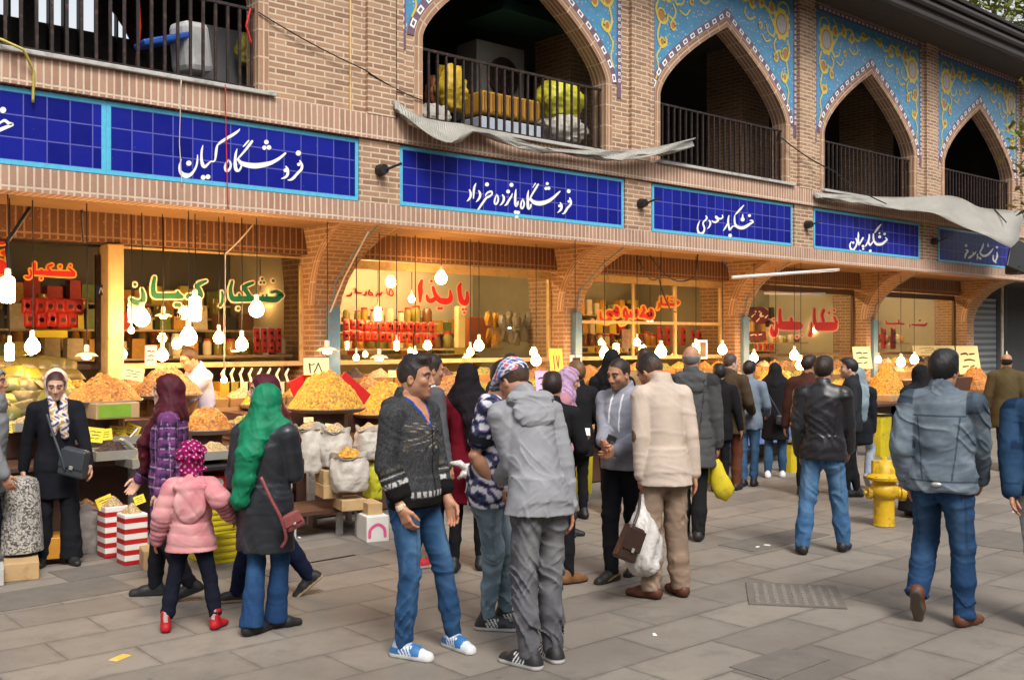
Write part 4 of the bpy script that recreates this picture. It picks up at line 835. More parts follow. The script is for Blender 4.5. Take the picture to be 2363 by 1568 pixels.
p = atY(2350, 590, YF - .8); m = MB(); m.obox(p, .5, .05, .7, Matrix.Rotation(.4, 3, 'Y') @ Matrix.Rotation(-.5, 3, 'Z')); m.obox(p + Vector((.05, .1, -.3)), .3, .3, .2)
single(m, 'awning_box', M_BLK, 'black folded awning end beside the ribbed tarpaulin', 'awning', bevel=.03)
# ---- goods on the balconies
def bag(px, py, w, h, Y, m_, name, label, cat, sx=1.0, lump=.05, d=None, group=None, top=.8, sq=4.5):
    c = atY(px, py, Y); Z = S_ * c.x + C_ * c.y; W, H = w / 2363 * Z / 2, h / 2363 * Z; D = d or W * .8
    m = MB(); n, rn = 36, 26; vs = []
    for i in range(rn + 1):
        t = i / rn; rad = (1 - .12 * math.cos(t * 6.28)) * (1 if t < .72 else 1 - (1 - top) * ((t - .72) / .28) ** 1.5) * (.86 if i == 0 else 1)
        for k in range(n):
            a = 2 * math.pi * k / n; x, y = math.cos(a), math.sin(a); mm = (abs(x) ** sq + abs(y) ** sq) ** (-1 / sq); wob = 1 + lump * math.sin(3 * a + 5 * t + px) + lump * .7 * math.sin(5 * a - 9 * t + py) + lump * .6 * math.sin(11 * a + 23 * t)
            vs.append((c.x + x * mm * W * rad * wob, c.y + y * mm * D * rad * wob, c.z + t * H))
    fs = [(i * n + k, i * n + (k + 1) % n, (i + 1) * n + (k + 1) % n, (i + 1) * n + k) for i in range(rn) for k in range(n)] + [tuple(range(n))[::-1], tuple(range(rn * n, rn * n + n))]
    m.add(vs, fs); m.crumple(min(W * .12, .03), 3.2 / max(W, .05), px); o = single(m, name, m_, label, cat, group, smooth=True); return o, Vector((c.x, c.y, c.z + H)), W, D
M_YBAG = mat('yellow_sack', (.52, .34, .02), .5, vary=.25, scale=8, bump=.5, bscale=18); M_LBAG = mat('lime_sack', (.46, .44, .025), .5, vary=.2, scale=8, bump=.5, bscale=18); M_OCH = mat('ochre_crate', (.52, .27, .03), .5, vary=.2)
bag(1040, 255, 60, 100, 10.9, M_YBAG, 'plastic_sack', 'leaning golden yellow sack at the near end of the sack-filled balcony', 'sack'); bag(1005, 258, 40, 80, 11.1, mat('rust_bag', (.22, .07, .02), .7), 'plastic_sack', 'rust brown bag behind the golden yellow sack', 'sack')
bag(1290, 275, 92, 78, 10.85, M_LBAG, 'plastic_sack', 'big lime yellow sack behind the balcony bars', 'sack'); bag(1295, 330, 95, 56, 10.8, M_SACK, 'plastic_sack', 'whitish sack beneath the lime yellow one', 'sack'); bag(1000, 300, 60, 55, 10.8, M_SACK, 'plastic_sack', 'grey white bundle under the golden yellow sack', 'sack')
c = atY(1165, 252, 10.85); t = thing('plastic_crate', 'long ochre plastic crate on the sack-filled balcony', 'crate', c); m = MB(); m.box(c.x - .52, c.x + .52, 10.7, 11.1, c.z - .13, c.z + .16); m.build('crate_body', M_OCH, t, bevel=.02); m = MB()
for k in range(14): m.box(c.x - .5 + k * .075, c.x - .47 + k * .075, 10.685, 10.699, c.z - .1, c.z + .13)
m.build('slat_pattern', mat('ochre_slats', (.36, .17, .02), .5), t)
c = atY(1165, 300, 10.85); m = MB(); m.box(c.x - .55, c.x + .55, 10.7, 11.15, Z_FL, c.z + .1); single(m, 'storage_box', mat('blue_white_box', (.45, .5, .58), .6, vary=.2), 'pale blue white box under the ochre crate', 'box', bevel=.015)
c = atY(1140, 170, 12.0); t = thing('wall_cooler', 'old grey cooler unit standing inside the sack-filled balcony', 'cooler', c); m = MB(); m.box(c.x - .5, c.x + .45, 11.8, 12.3, c.z - .75, c.z + .4); m.build('casing', mat('cooler_grey', (.22, .21, .2), .6, vary=.2), t, bevel=.02); m = MB(); m.lathe([(.3, 0), (.3, .03), (.02, .04)], (c.x, 11.79, c.z - .1), 20, Matrix.Rotation(R(90), 3, 'X')); m.build('fan_guard', M_IRON, t)
c = atY(1200, 45, 11.6); m = MB(); m.obox(c, 1.5, .9, .22, None, .8); m.obox(c + Vector((0, 0, .5)), .5, .4, .8); single(m, 'air_duct', mat('teal_duct', (.02, .07, .065), .5, vary=.3), 'dark teal air duct hanging under the sack-filled gallery ceiling', 'duct', bevel=.02)
c = atY(440, 112, 10.9); m = MB(); m.obox(c, .36, .34, .55, Matrix.Rotation(.3, 3, 'Z') @ Matrix.Rotation(-.12, 3, 'Y'), .94); single(m, 'plastic_drum', mat('white_drum', (.48, .48, .48), .5, vary=.3, scale=7), 'white plastic drum standing on the first balcony', 'drum', bevel=.07)
c = atY(490, 150, 11.3); m = MB(); m.box(c.x - .35, c.x + .4, 11.1, 11.6, Z_FL, c.z + .4); single(m, 'appliance_box', mat('grey_box', (.10, .10, .105), .6, vary=.3), 'dark grey box behind the white drum', 'box', bevel=.02)
c = atY(375, 95, 10.85); m = MB(); m.obox(c, .55, .3, .07, Matrix.Rotation(-.35, 3, 'Y')); single(m, 'blue_lid', mat('blue_lid', (.01, .09, .45), .4), 'blue plastic lid beside the white drum', 'lid', bevel=.02)
bag(570, 150, 40, 70, 10.9, mat('mixed_net', (.25, .2, .02), .7, vary=.8, scale=25), 'net_bag', 'green and yellow net bag hanging at the end of the first balcony', 'bag')
c = atY(2205, 378, 10.9); m = MB(); m.sphere(c - Vector((0, -.5, .1)), .2, 16, 10, (1, 1, 1.3)); single(m, 'water_tank', mat('pale_tank', (.16, .17, .18), .5), 'pale rounded tank behind the last balcony', 'tank', smooth=True)
# ---- counters, one per shop
CLAB = ['dark wooden counter heaped with nuts in front of the first windows', 'dark wooden counter with the sacks and cartons in front', 'counter behind the man in the grey hooded sweater', 'counter behind the black leather jacket', 'counter under the farthest orange mounds']
for i in range(5):
    xa, xb = [(2.2, 5.05), (5.15, 9.9), (10.1, 14.9), (15.3, 19.4), (19.8, 24.3)][i]; yf = [9.55, 9.0, 9.3, 9.2, 9.3][i]; zt = .74
    t = thing('display_counter', CLAB[i], 'counter', ((xa + xb) / 2, 10, 0)); m = MB(); m.box(xa, xb, yf, 11.2, zt - .05, zt); m.build('counter_top', M_WOOD, t, bevel=.01)
    m = MB(); m.box(xa + .05, xb - .05, yf + .3, yf + .34, .02, zt - .051); m.build('front_panel', M_WOOD, t)
    for x in (xa + .06, (xa + xb) / 2, xb - .06):
        m = MB(); m.box(x - .03, x + .03, yf + .04, yf + .10, 0, zt - .051); m.build('leg', M_STONE, t)
    m = MB(); m.box(xa + .1, xb - .1, 10.55, 11.2, zt + .001, 1.02); m.build('back_step', M_WOOD, t)
# ---- nut mounds
mound(240, 926, 868, 83, 10.15, 1, 'orange nut heap on a raised tray behind the woman in black'); mound(385, 912, 848, 78, 11.0, 2, 'brown nut heap beside the cream post before the shopkeeper'); mound(478, 992, 942, 62, 9.95, 1, 'small orange heap behind the burgundy headscarf'); mound(755, 943, 862, 87, 9.9, 0, 'big yellow nut heap with the cream price card on top', pw=2.0)
mound(885, 955, 884, 75, 10.5, 0, 'amber heap partly hidden by the young man in the dark knit jacket'); mound(600, 935, 905, 45, 11.1, 0, 'low golden heap in front of the scoop bins'); mound(850, 905, 870, 40, 11.35, 2, 'small brown heap at the back under the disc lamp', stand=False)
mound(1300, 905, 868, 55, 10.9, 1, 'amber heap beside the second pier'); mound(1490, 905, 862, 45, 10.9, 2, 'round brown heap behind the grey parka'); mound(1420, 930, 895, 60, 10.2, 0, 'golden heap hidden behind the grey hooded man'); mound(1790, 905, 855, 60, 10.8, 0, 'yellow heap behind the black chador'); mound(1860, 930, 885, 60, 10.2, 0, 'golden heap beside the leather jacket')
mound(1935, 925, 880, 40, 10.5, 0, 'amber heap beside the youth in profile'); mound(2045, 915, 845, 48, 9.9, 0, 'tall orange heap at the fourth pier'); mound(2250, 905, 850, 42, 10.6, 1, 'orange heap beside the denim man'); mound(2140, 920, 880, 40, 10.2, 1, 'orange heap behind the seated chador'); mound(1700, 910, 875, 35, 11.0, 2, 'brown heap behind the brown jacket'); mound(1180, 925, 880, 60, 10.6, 0, 'golden heap behind the patterned cap'); mound(1040, 915, 875, 60, 10.9, 2, 'brown heap behind the black headscarf')
# stepped tiers of open bins behind the heaps, one row of bins per step
M_BIN = mat('bin_wood', (.30, .17, .06), .7, vary=.3, scale=8)
bb_ = MB(); bb_.box(-.17, .17, -.14, .14, 0, .13); bmesh_ = bb_.build('tmp', M_BIN, bevel=.0); COL.objects.unlink(bmesh_); hm = []
for k in range(6):
    m = MB(); heap(m, (0, 0, .125), .165, .10, .135, k * 7, 20, 7, 1.8); o = m.build('tmp', NUT[k], None, smooth=True); COL.objects.unlink(o); hm.append(o.data)
random.seed(21); BLAB = ['behind the pale blue shirt', 'behind the big yellow heap', 'behind the grey hooded man', 'behind the black chador', 'behind the farthest heaps']
for i in range(5):
    xa, xb = PC[i] + .3, PC[i + 1] - .3; ts = thing('bin_tier', 'stepped wooden tier of open nut bins ' + BLAB[i], 'display stand', ((xa + xb) / 2, 11.5, 0))
    m = MB(); m.box(xa, xb, 11.22, 11.54, .72, 1.06); m.box(xa, xb, 11.541, 11.76, .72, 1.24); m.build('steps', M_BIN, ts)
    for r_, (y, z) in enumerate(((11.38, 1.061), (11.66, 1.241))):
        x = xa + .2
        while x < xb - .15:
            if not (i == 0 and r_ == 1 and x > 5.1):
                o = bpy.data.objects.new('nut_bin', bmesh_.data); COL.objects.link(o); o.location = (x, y, z); o.rotation_euler = (R(12), 0, 0); o.scale = (1, .8 if r_ else 1, 1); tag(o, 'small open wooden bin of nuts on the stepped tier ' + BLAB[i], 'bin', 'open nut bins on the tier ' + BLAB[i])
                e = bpy.data.objects.new('nuts', random.choice(hm)); COL.objects.link(e); e.parent = o
            x += .37
# brown box under the tall orange heap, basket
for (px, py, w, h, Y, lab) in ((2050, 935, 62, 50, 9.7, 'brown carton under the tall orange heap'), (255, 945, 90, 36, 9.9, 'flat carton with a green label under the first orange tray')):
    c = atY(px, py, Y); Z = S_ * c.x + C_ * c.y; m = MB(); m.obox(c, w / 2363 * Z * 1.1, .4, h / 2363 * Z); t = thing('carton', lab, 'carton', c); m.build('box', M_CARTON, t, bevel=.008)
    if px < 300: m2 = MB(); m2.box(c.x - .18, c.x + .12, c.y - .204, c.y - .201, c.z - .06, c.z + .06); m2.build('label', M_GREEN, t)
# red cloth flaps behind the big mound, flat trays
for (px, py, w, h, Y, rot, lab) in ((700, 890, 55, 50, 10.2, -25, 'red cloth flap on the near side of the big yellow heap'), (818, 895, 75, 30, 10.2, 38, 'red cloth flap sloping on the far side of the big yellow heap')):
    c = atY(px, py, Y); Z = S_ * c.x + C_ * c.y; m = MB(); m.obox(c, w / 2363 * Z * 1.2, .02, h / 2363 * Z, Matrix.Rotation(R(rot), 3, 'Y')); single(m, 'red_cloth', M_REDC, lab, 'cloth', bevel=.008)
def tray(px, py, w, Y, kind, label, d=.42):
    c = atY(px, py, Y); Z = S_ * c.x + C_ * c.y; W = w / 2363 * Z / 2 * 1.15; t = thing('flat_tray', label, 'tray', c, 'flat trays of dried fruit on the counter')
    m = MB(); m.box(c.x - W, c.x + W, c.y - d / 2, c.y + d / 2, c.z - .06, c.z - .045); m.box(c.x - W, c.x + W, c.y - d / 2, c.y - d / 2 + .02, c.z - .044, c.z + .02); m.box(c.x - W, c.x + W, c.y + d / 2 - .02, c.y + d / 2, c.z - .044, c.z + .02); m.box(c.x - W, c.x - W + .02, c.y - d / 2 + .021, c.y + d / 2 - .021, c.z - .044, c.z + .02); m.box(c.x + W - .02, c.x + W, c.y - d / 2 + .021, c.y + d / 2 - .021, c.z - .044, c.z + .02); m.build('pan', M_TRAY, t)
    m = MB(); heap(m, (c.x, c.y, c.z - .044), W - .022, .12, d / 2 - .022, px, 28, 8, 2.2); m.build('fruit', NUT[kind], t, smooth=True)
tray(255, 1040, 88, 9.35, 4, 'tray of black dates with a metal scoop beside the woman in black'); tray(330, 1040, 60, 9.5, 4, 'second tray of dark dates near the burgundy headscarf'); tray(320, 1058, 60, 9.2, 3, 'tray of pale seeds beside the dark dates'); tray(75, 975, 90, 10.1, 3, 'tray of pale seeds behind the grey coat at the picture edge'); tray(490, 1040, 90, 9.3, 3, 'white tray with papers above the red poster'); tray(250, 1008, 110, 10.0, 1, 'tray of amber fruit behind the black dates'); tray(1790, 1000, 110, 9.5, 3, 'tray behind the black chador jeans'); tray(560, 975, 70, 10.4, 5, 'tray of green pistachios behind the green headscarf')
c = atY(292, 1022, 9.35); t = thing('metal_scoop', 'small metal scoop stuck in the tray of black dates', 'scoop', c); m = MB(); m.obox(c, .13, .1, .03, Matrix.Rotation(.7, 3, 'Y')); m.tube([c + Vector((.03, 0, .05)), c + Vector((.12, .03, .13))], .012, 6); m.build('scoop_pan', M_TRAY, t, bevel=.01)
# cards
for a in [(220, 1003, 36, 34, 9.75, M_YCARD, 'tall yellow price card behind the tray of black dates', 8), (243, 1002, 30, 26, 9.72, M_YCARD, 'yellow card leaning against the tall one', -6), (272, 995, 38, 26, 9.9, M_YCARD, 'folded yellow card in the amber fruit', 4), (306, 990, 32, 24, 9.9, M_YCARD, 'tilted yellow card beside the folded one', 24), (307, 862, 48, 30, 10.6, M_CARD, 'pale yellow card tilted at the foot of the cream post', 10),
          (348, 820, 26, 48, 11.0, M_PCARD, 'pink price card hanging beside the round bulb', 0), (242, 1158, 36, 28, 8.9, M_YCARD, 'yellow card on the grey sack of seeds', -22), (322, 1152, 24, 20, 8.9, M_YCARD, 'yellow card between the striped tins', -20), (20, 985, 24, 26, 10.0, M_YCARD, 'yellow card behind the grey coat', 5), (108, 968, 40, 30, 10.1, M_YCARD, 'yellow card in the green packets', -4),
          (712, 968, 22, 12, 9.3, M_CARD, 'small cream card above the white sacks', 0), (765, 985, 30, 14, 9.2, M_CARD, 'cream card lying on the second sack', 10), (1705, 868, 16, 14, 10.8, M_CARD, 'cream card in the farther shop', 0), (930, 865, 18, 16, 11.0, M_PCARD, 'pink card under the disc lamp', 0), (905, 862, 18, 16, 11.0, M_CARD, 'cream card under the disc lamp', 0),
          (2155, 808, 115, 22, 11.5, M_CARD, 'long cream board with dark marks in the farthest shop', 0), (1990, 825, 48, 52, 11.0, M_CARD, 'square cream board on the fourth pier', 0), (2235, 830, 60, 66, 10.8, M_CARD, 'large cream board on the last pier', 0), (1255, 885, 40, 60, 10.0, mat('lilac_poster', (.55, .42, .62), .7, vary=.3, scale=30), 'lilac poster behind the round dark head', 0)]:
    card(*a[:7], tilt=a[7])
card(730, 845, 58, 40, 10.1, M_CARD, 'large cream price card with two numerals atop the big yellow heap', 0, N38); card(1284, 833, 32, 60, 10.9, mat('amber_card', (.75, .42, .05), .6), 'amber rounded price card with two numerals at the second pier', 0, N17)
# ---- green packets heaped at the near end
M_OLV = [mat('olive_packet', (.12, .115, .014), .45, vary=.4, scale=20), mat('dark_olive_packet', (.06, .048, .01), .45, vary=.4, scale=20), mat('yellow_green_packet', (.19, .18, .014), .45, vary=.4, scale=20)]
random.seed(3)
POS = ['beside the shaded lamp', 'under the round bulb', 'at the picture edge', 'behind the pale scarf', 'over the yellow cards', 'near the flat carton']
pm = MB(); n = 10; vs = []
for i in range(n + 1):
    for k in range(n + 1):
        u, v_ = i / n - .5, k / n - .5; e = (1 - (2 * u) ** 4) * (1 - (2 * v_) ** 4); vs.append((u * .3, v_ * .2, .05 * max(e, 0) ** .6 + .004 * math.sin(u * 40) * e))
pm.add(vs, [(i * (n + 1) + k, (i + 1) * (n + 1) + k, (i + 1) * (n + 1) + k + 1, i * (n + 1) + k + 1) for i in range(n) for k in range(n)])
m0 = [pm.build('tmp', mm, None, smooth=True) for mm in M_OLV]
for o in m0: COL.objects.unlink(o)
for r_ in range(5):
    for k in range(6):
        px = 8 + k * 27 + (r_ % 2) * 12 + random.uniform(-5, 5); py = 838 + r_ * 27 + random.uniform(-5, 5); Y = 11.3 - r_ * .22
        o = bpy.data.objects.new('nut_packet', random.choice(m0).data); COL.objects.link(o); o.location = atY(px, py, Y); o.rotation_euler = (R(35 + random.uniform(-12, 12)), R(random.uniform(-14, 14)), R(random.uniform(-40, 40)))
        tag(o, 'shiny olive packet of nuts in the sloping pile behind the pale-scarfed woman', 'packet', 'olive nut packets piled by the first window')
m = MB(); a = [atY(-40, 830, 11.5), atY(170, 830, 11.5), atY(165, 985, 10.2), atY(-40, 985, 10.2)]; d = Vector((0, .03, -.06)); m.add([p + d for p in a] + [Vector((p.x, p.y + .05, .75)) for p in a], [(0, 1, 2, 3), (0, 4, 5, 1), (1, 5, 6, 2), (2, 6, 7, 3), (3, 7, 4, 0)]); single(m, 'sloping_display', M_WOOD, 'sloping wooden display under the olive packets', 'display stand')
# ---- red packs hung in the windows
pk = MB(); pk.add(vs, [(i * (n + 1) + k, (i + 1) * (n + 1) + k, (i + 1) * (n + 1) + k + 1, i * (n + 1) + k + 1) for i in range(n) for k in range(n)])
ov = MB(); ov.lathe([(1e-4, 0), (.045, 0)], (0, 0, .0535), 12); 
rp = pk.build('tmp', M_REDP, None, smooth=True); ovo = ov.build('tmp2', mat('dark_print', (.10, .02, .012), .4)); COL.objects.unlink(rp); COL.objects.unlink(ovo)
def pack(px, py, w, Y, label, group, pic=True):
    c = atY(px, py, Y); Z = S_ * c.x + C_ * c.y; s_ = w / 2363 * Z / .2
    o = bpy.data.objects.new('snack_pack', rp.data); COL.objects.link(o); o.location = c; o.rotation_euler = (R(90), R(90), R(random.uniform(-8, 8))); o.scale = (s_,) * 3; tag(o, label, 'snack pack', group)
    if pic:
        e = bpy.data.objects.new('picture_print', ovo.data); COL.objects.link(e); e.parent = o
for k, (x, y) in enumerate([(62, 705), (92, 705), (115, 706), (138, 706), (162, 707), (180, 708), (68, 735), (95, 738), (120, 735), (145, 738), (168, 738)]): pack(x, y, 24, 12.0, 'red snack pack hanging in the first dark window', 'red packs in the first window')
for r_ in range(2):
    for k in range(13): pack(798 + k * 16.5, 748 + r_ * 26 + k * .6, 16, 12.6, 'red snack pack in the double row across the cream shop', 'red packs in the cream shop')
for k in range(8): pack(1522 + (k % 4) * 18, 766 + (k // 4) * 18, 17, 12.3, 'red snack pack behind the mullioned window', 'red packs behind the mullions')
for k in range(2): pack(1598 + k * 14, 772, 14, 12.3, 'red snack pack at the frame edge behind the mullioned window', 'red packs at the mullion edge')
for k in range(4): pack(1742 + k * 12, 800, 12, 12.0, 'red snack pack under the round dark red badge', 'red packs under the badge')
for k in range(4): pack(2038 + (k % 2) * 22, 770 + (k // 2) * 20, 20, 12.0, 'red snack pack in the farthest lit window', 'red packs in the farthest shop')
for k in range(12): pack(592 + (k % 4) * 17, 768 + (k // 4) * 17, 15, 12.0, 'brown and white snack pack on the rack near the first pier', 'packs on the rack near the first pier')
c = atY(118, 770, 12.0); m = MB(); m.box(c.x - .17, c.x + .17, 11.98, 11.99, c.z - .04, c.z + .04); single(m, 'window_label', M_YCARD, 'yellow paper strip under the hanging red packs', 'label')
c = atY(617, 785, 12.06); m = MB(); m.box(c.x - .19, c.x + .19, 12.05, 12.08, c.z - .2, c.z + .17); single(m, 'pack_rack', M_WHP, 'white backing board of the snack rack near the first pier', 'rack')
# ---- shelves and jars inside
M_JARS = [mat('amber_jar', (.5, .24, .03), .15, vary=.3), mat('olive_jar', (.22, .18, .04), .15, vary=.3), mat('cream_jar', (.6, .5, .32), .2, vary=.2), mat('brown_jar', (.15, .06, .02), .2, vary=.3)]
jm = []
for mm in M_JARS:
    m = MB(); m.lathe([(.05, 0), (.06, .02), (.06, .15), (.045, .18), (.045, .19)], (0, 0, 0), 10); o = m.build('tmp', mm, None, smooth=True); COL.objects.unlink(o); jm.append(o.data)
m = MB(); m.lathe([(.05, .19), (.05, .215), (.001, .22)], (0, 0, 0), 10); lidd = m.build('tmp', M_REDC); COL.objects.unlink(lidd)
random.seed(5)
def shelf(xa, xb, z, Y, label, jars, jlab, group):
    m = MB(); m.box(xa, xb, Y - .14, Y + .16, z - .03, z); single(m, 'shelf', mat('shelf_board', (.45, .33, .18), .6), label, 'shelf', 'shelves inside the shops')
    x = xa + .1
    while x < xb - .08 and jars:
        o = bpy.data.objects.new('jar', random.choice(jm)); COL.objects.link(o); o.location = (x, Y - .04 + random.uniform(-.02, .05), z); s_ = random.uniform(.8, 1.3); o.scale = (s_, s_, s_ * random.uniform(.8, 1.2)); tag(o, jlab, 'jar', group)
        if random.random() < .6: l = bpy.data.objects.new('lid', lidd.data); COL.objects.link(l); l.parent = o
        x += .13 * s_ + random.uniform(.02, .05)
shelf(5.0, 6.6, 1.66, 12.1, 'white edged shelf behind the three bulbs near the first pier', True, 'jar on the shelf over the scoop bins', 'jars over the scoop bins'); shelf(7.3, 11.0, 1.72, 13.0, 'long cream shelf right across the cream shop', True, 'jar on the long shelf of the cream shop', 'jars in the cream shop'); shelf(7.3, 9.9, 2.12, 13.3, 'upper shelf of the cream shop under the red lettering', True, 'jar on the upper shelf of the cream shop', 'upper jars in the cream shop')
shelf(11.6, 15.4, 1.74, 13.0, 'shelf behind the mullioned window', True, 'jar behind the mullioned window', 'jars behind the mullions'); shelf(16.0, 19.9, 1.80, 13.0, 'shelf in the shop with the round badge', True, 'jar in the shop with the round badge', 'jars in the badge shop'); shelf(20.6, 24.4, 1.78, 13.0, 'shelf in the farthest lit shop', True, 'jar in the farthest lit shop', 'jars in the farthest shop'); shelf(2.5, 6.5, 2.15, 13.6, 'dim upper shelf at the back of the first shop', True, 'dim jar at the back of the first shop', 'jars at the back of the first shop'); shelf(2.5, 6.5, 1.75, 13.5, 'dim lower shelf at the back of the first shop', True, 'dim jar on the lower back shelf of the first shop', 'lower jars at the back of the first shop')
# crowded back shelves: boxes and packets in rows
GM = [mat('goods_' + n_, c_, .6, vary=.35, scale=18) for n_, c_ in (('amber', (.5, .25, .03)), ('red', (.42, .03, .02)), ('cream', (.6, .5, .33)), ('brown', (.16, .07, .03)), ('green', (.12, .16, .03)), ('yellow', (.6, .45, .04)), ('dark', (.03, .025, .022)))]
gmesh = []
for mm in GM: m = MB(); m.obox((0, 0, .13), .17, .14, .26, None, .94); o = m.build('tmp', mm); COL.objects.unlink(o); gmesh.append(o.data)
for i, lab in enumerate(('dim first shop', 'cream shop', 'shop behind the mullions', 'shop with the round badge', 'farthest lit shop')):
    for r_, z in enumerate((1.62, 1.98, 2.34)):
        if i == 1 and r_ == 2: continue
        Y = 13.95 - (1.2 if i == 0 and r_ < 2 else 0); xa, xb = PX[i] + .25, PX[i + 1] - .25; m = MB(); m.box(xa, xb, Y - .16, Y + .16, z - .025, z); single(m, 'shelf', mat('shelf_board', (.45, .33, .18), .6), 'back wall shelf crowded with boxes in the ' + lab + (', lowest', ', middle', ', top')[r_], 'shelf', 'shelves inside the shops'); x = xa + .15
        while x < xb - .1:
            o = bpy.data.objects.new('goods_box', random.choice(gmesh)); COL.objects.link(o); o.location = (x, Y, z); s_ = random.uniform(.7, 1.25); o.scale = (s_, 1, random.uniform(.6, 1.2)); o.rotation_euler = (0, 0, random.uniform(-.15, .15)); tag(o, 'packet of dried goods on the back shelves of the ' + lab, 'packet', 'goods on the back shelves of the ' + lab); x += .19 * s_ + random.uniform(0, .06)
# scoop bins
for k in range(8):
    c = atY(512 + k * 21, 880, 11.45); t = thing('scoop_bin', 'clear bin of spice with a bright scoop under the three bulbs', 'bin', c, 'scoop bins behind the counter'); m = MB(); m.box(c.x - .07, c.x + .07, c.y - .1, c.y + .1, .75, c.z); m.build('bin', M_JARS[k % 4], t); m = MB(); m.tube([c + Vector((0, -.06, .0)), c + Vector((-.02, -.04, .09)), c + Vector((.03, -.02, .16))], [.02, .018, .012], 6); m.build('scoop', M_CRM, t)
# hanging clear bags
q = N('clear_bag'); q.set(Roughness=.12); q.b.inputs['Transmission Weight'].default_value = .5; q.b.inputs['Base Color'].default_value = (.75, .68, .5, 1); q.bump(q.noise(q.obj(), 30, 3), 1.0, .03); M_CLR = q.m
for k in range(14): bag(1128 + (k % 7) * 16, 752 + (k // 7) * 36 + (k % 3) * 4, 15, 34, 12.3 + (k % 2) * .2, M_CLR if k % 7 > 1 else M_JARS[0], 'hanging_bag', 'shiny clear bag hanging inside the cream shop beside the second pier', 'bag', group='clear bags hanging in the cream shop', lump=.12)
c = atY(1100, 775, 12.6); m = MB(); m.box(c.x - .2, c.x + .22, 12.5, 12.7, 1.73, c.z + .3); single(m, 'wooden_box', mat('rust_box', (.25, .07, .02), .5), 'rust red box on the long cream shelf', 'box', bevel=.01)
c = atY(1045, 770, 12.6); m = MB(); m.box(c.x - .05, c.x + .09, 12.4, 12.5, 1.73, c.z + .42); single(m, 'standing_book', M_CARD, 'narrow yellow lit panel on the long cream shelf', 'panel', bevel=.01)
c = atY(1425, 785, 12.4); m = MB(); m.box(c.x + .1, c.x + .5, 12.38, 12.4, c.z - .14, c.z + .2); single(m, 'fruit_poster', mat('fruit_print', (.6, .42, .38), .5, vary=.6, scale=14), 'pale poster with dark fruits behind the mullioned window', 'poster')
for (px, py, lab) in ((1622, 806, 'white picture frame beside the tubular bulb'), (1330, 843, 'white picture frame at the second pier pipe')):
    c = atY(px, py, 11.0); t = thing('picture_frame', lab, 'picture frame', c); m = MB(); m.box(c.x - .12, c.x + .12, c.y, c.y + .02, c.z - .16, c.z + .16); m.build('frame', M_WHP, t); m = MB(); m.box(c.x - .08, c.x + .08, c.y - .004, c.y - .001, c.z - .12, c.z + .12); m.build('picture', M_WOOD, t)
# ---- sacks, cartons and tins in front of the counters
def gbox(px, py, w, h, d, m_, name, label, cat, rot=0.0, z=0.0, par=None, bevel=.008):
    """box whose front bottom edge stands at the picture point; w, h in picture units"""
    c = gp(px, py, z); Z = S_ * c.x + C_ * c.y; W, H = w / 2363 * Z, h / 2363 * Z; M = Matrix.Rotation(-VA * .35 + R(rot), 3, 'Z'); m = MB(); o = M @ Vector((0, d / 2, 0)); m.obox((c.x + o.x, c.y + o.y, z + H / 2), W, d, H, M)
    return single(m, name, m_, label, cat, bevel=bevel), c, W, H, M
def gsack(px, py, w, h, z, kind, label, m_=None):
    c = gp(px, py, z); Z = S_ * c.x + C_ * c.y; P = thing('seed_sack', label, 'sack', c, 'open white sacks of seeds'); W, H = w / 2363 * Z / 2, h / 2363 * Z; m = MB(); n, rn = 40, 24; vs = []
    for i in range(rn + 1):
        t = i / rn
        for k in range(n):
            a = 2 * math.pi * k / n; wob = 1 + .035 * math.sin(4 * a + 6 * t + px) + .03 * math.sin(7 * a - 11 * t); r = W * (.9 + .16 * math.sin(math.pi * min(t * 1.1, 1))) * wob * (.92 if i == 0 else 1) * (1.10 if i >= rn - 1 else 1) * (abs(math.cos(a)) ** 3.4 + abs(math.sin(a)) ** 3.4) ** (-1 / 3.4) * .96; vs.append((c.x + r * math.cos(a), c.y + W + r * math.sin(a) * .9, z + t * H + (.03 * math.sin(3 * a + px) if i >= rn - 1 else 0)))
    m.add(vs, [(i * n + k, i * n + (k + 1) % n, (i + 1) * n + (k + 1) % n, (i + 1) * n + k) for i in range(rn) for k in range(n)]); m.crumple(.010, 11, px); m.build('sack_cloth', m_ or M_SACK, P, smooth=True)
    m = MB(); heap(m, (c.x, c.y + W, z + H * .95), W * .93, W * .5, W * .84, px, 28, 9); m.build('seeds', NUT[kind], P, smooth=True)
gsack(735, 1090, 70, 105, .60, 3, 'tall white sack of pale seeds at the outer corner of the counter'); gsack(790, 1075, 74, 82, .66, 3, 'white sack of pale seeds next to the tall one'); gsack(828, 1135, 82, 84, .44, 0, 'bulging plastic-lined sack over the brown carton'); gsack(215, 1278, 66, 110, 0, 2, 'grey sack of brown seeds standing on the paving', mat('grey_sack', (.36, .33, .31), .8, vary=.2, bump=.5, bscale=22))
gsack(868, 1060, 60, 70, .66, 3, 'pale sack behind the young man in the dark knit jacket'); gsack(1640, 1050, 50, 60, .5, 3, 'pale sack behind the grey parka')
m = MB(); c = gp(775, 1238); m.box(c.x - .45, c.x + .55, c.y + .05, c.y + .65, .22, .258); t = thing('low_bench', 'low dark bench carrying the white sacks', 'bench', c); m.build('bench_top', M_WOOD, t)
for dx in (-.4, .1, .5):
    for dy in (.1, .58): m = MB(); m.box(c.x + dx - .025, c.x + dx + .025, c.y + dy - .025, c.y + dy + .025, 0, .219); m.build('leg', M_STONE, t)
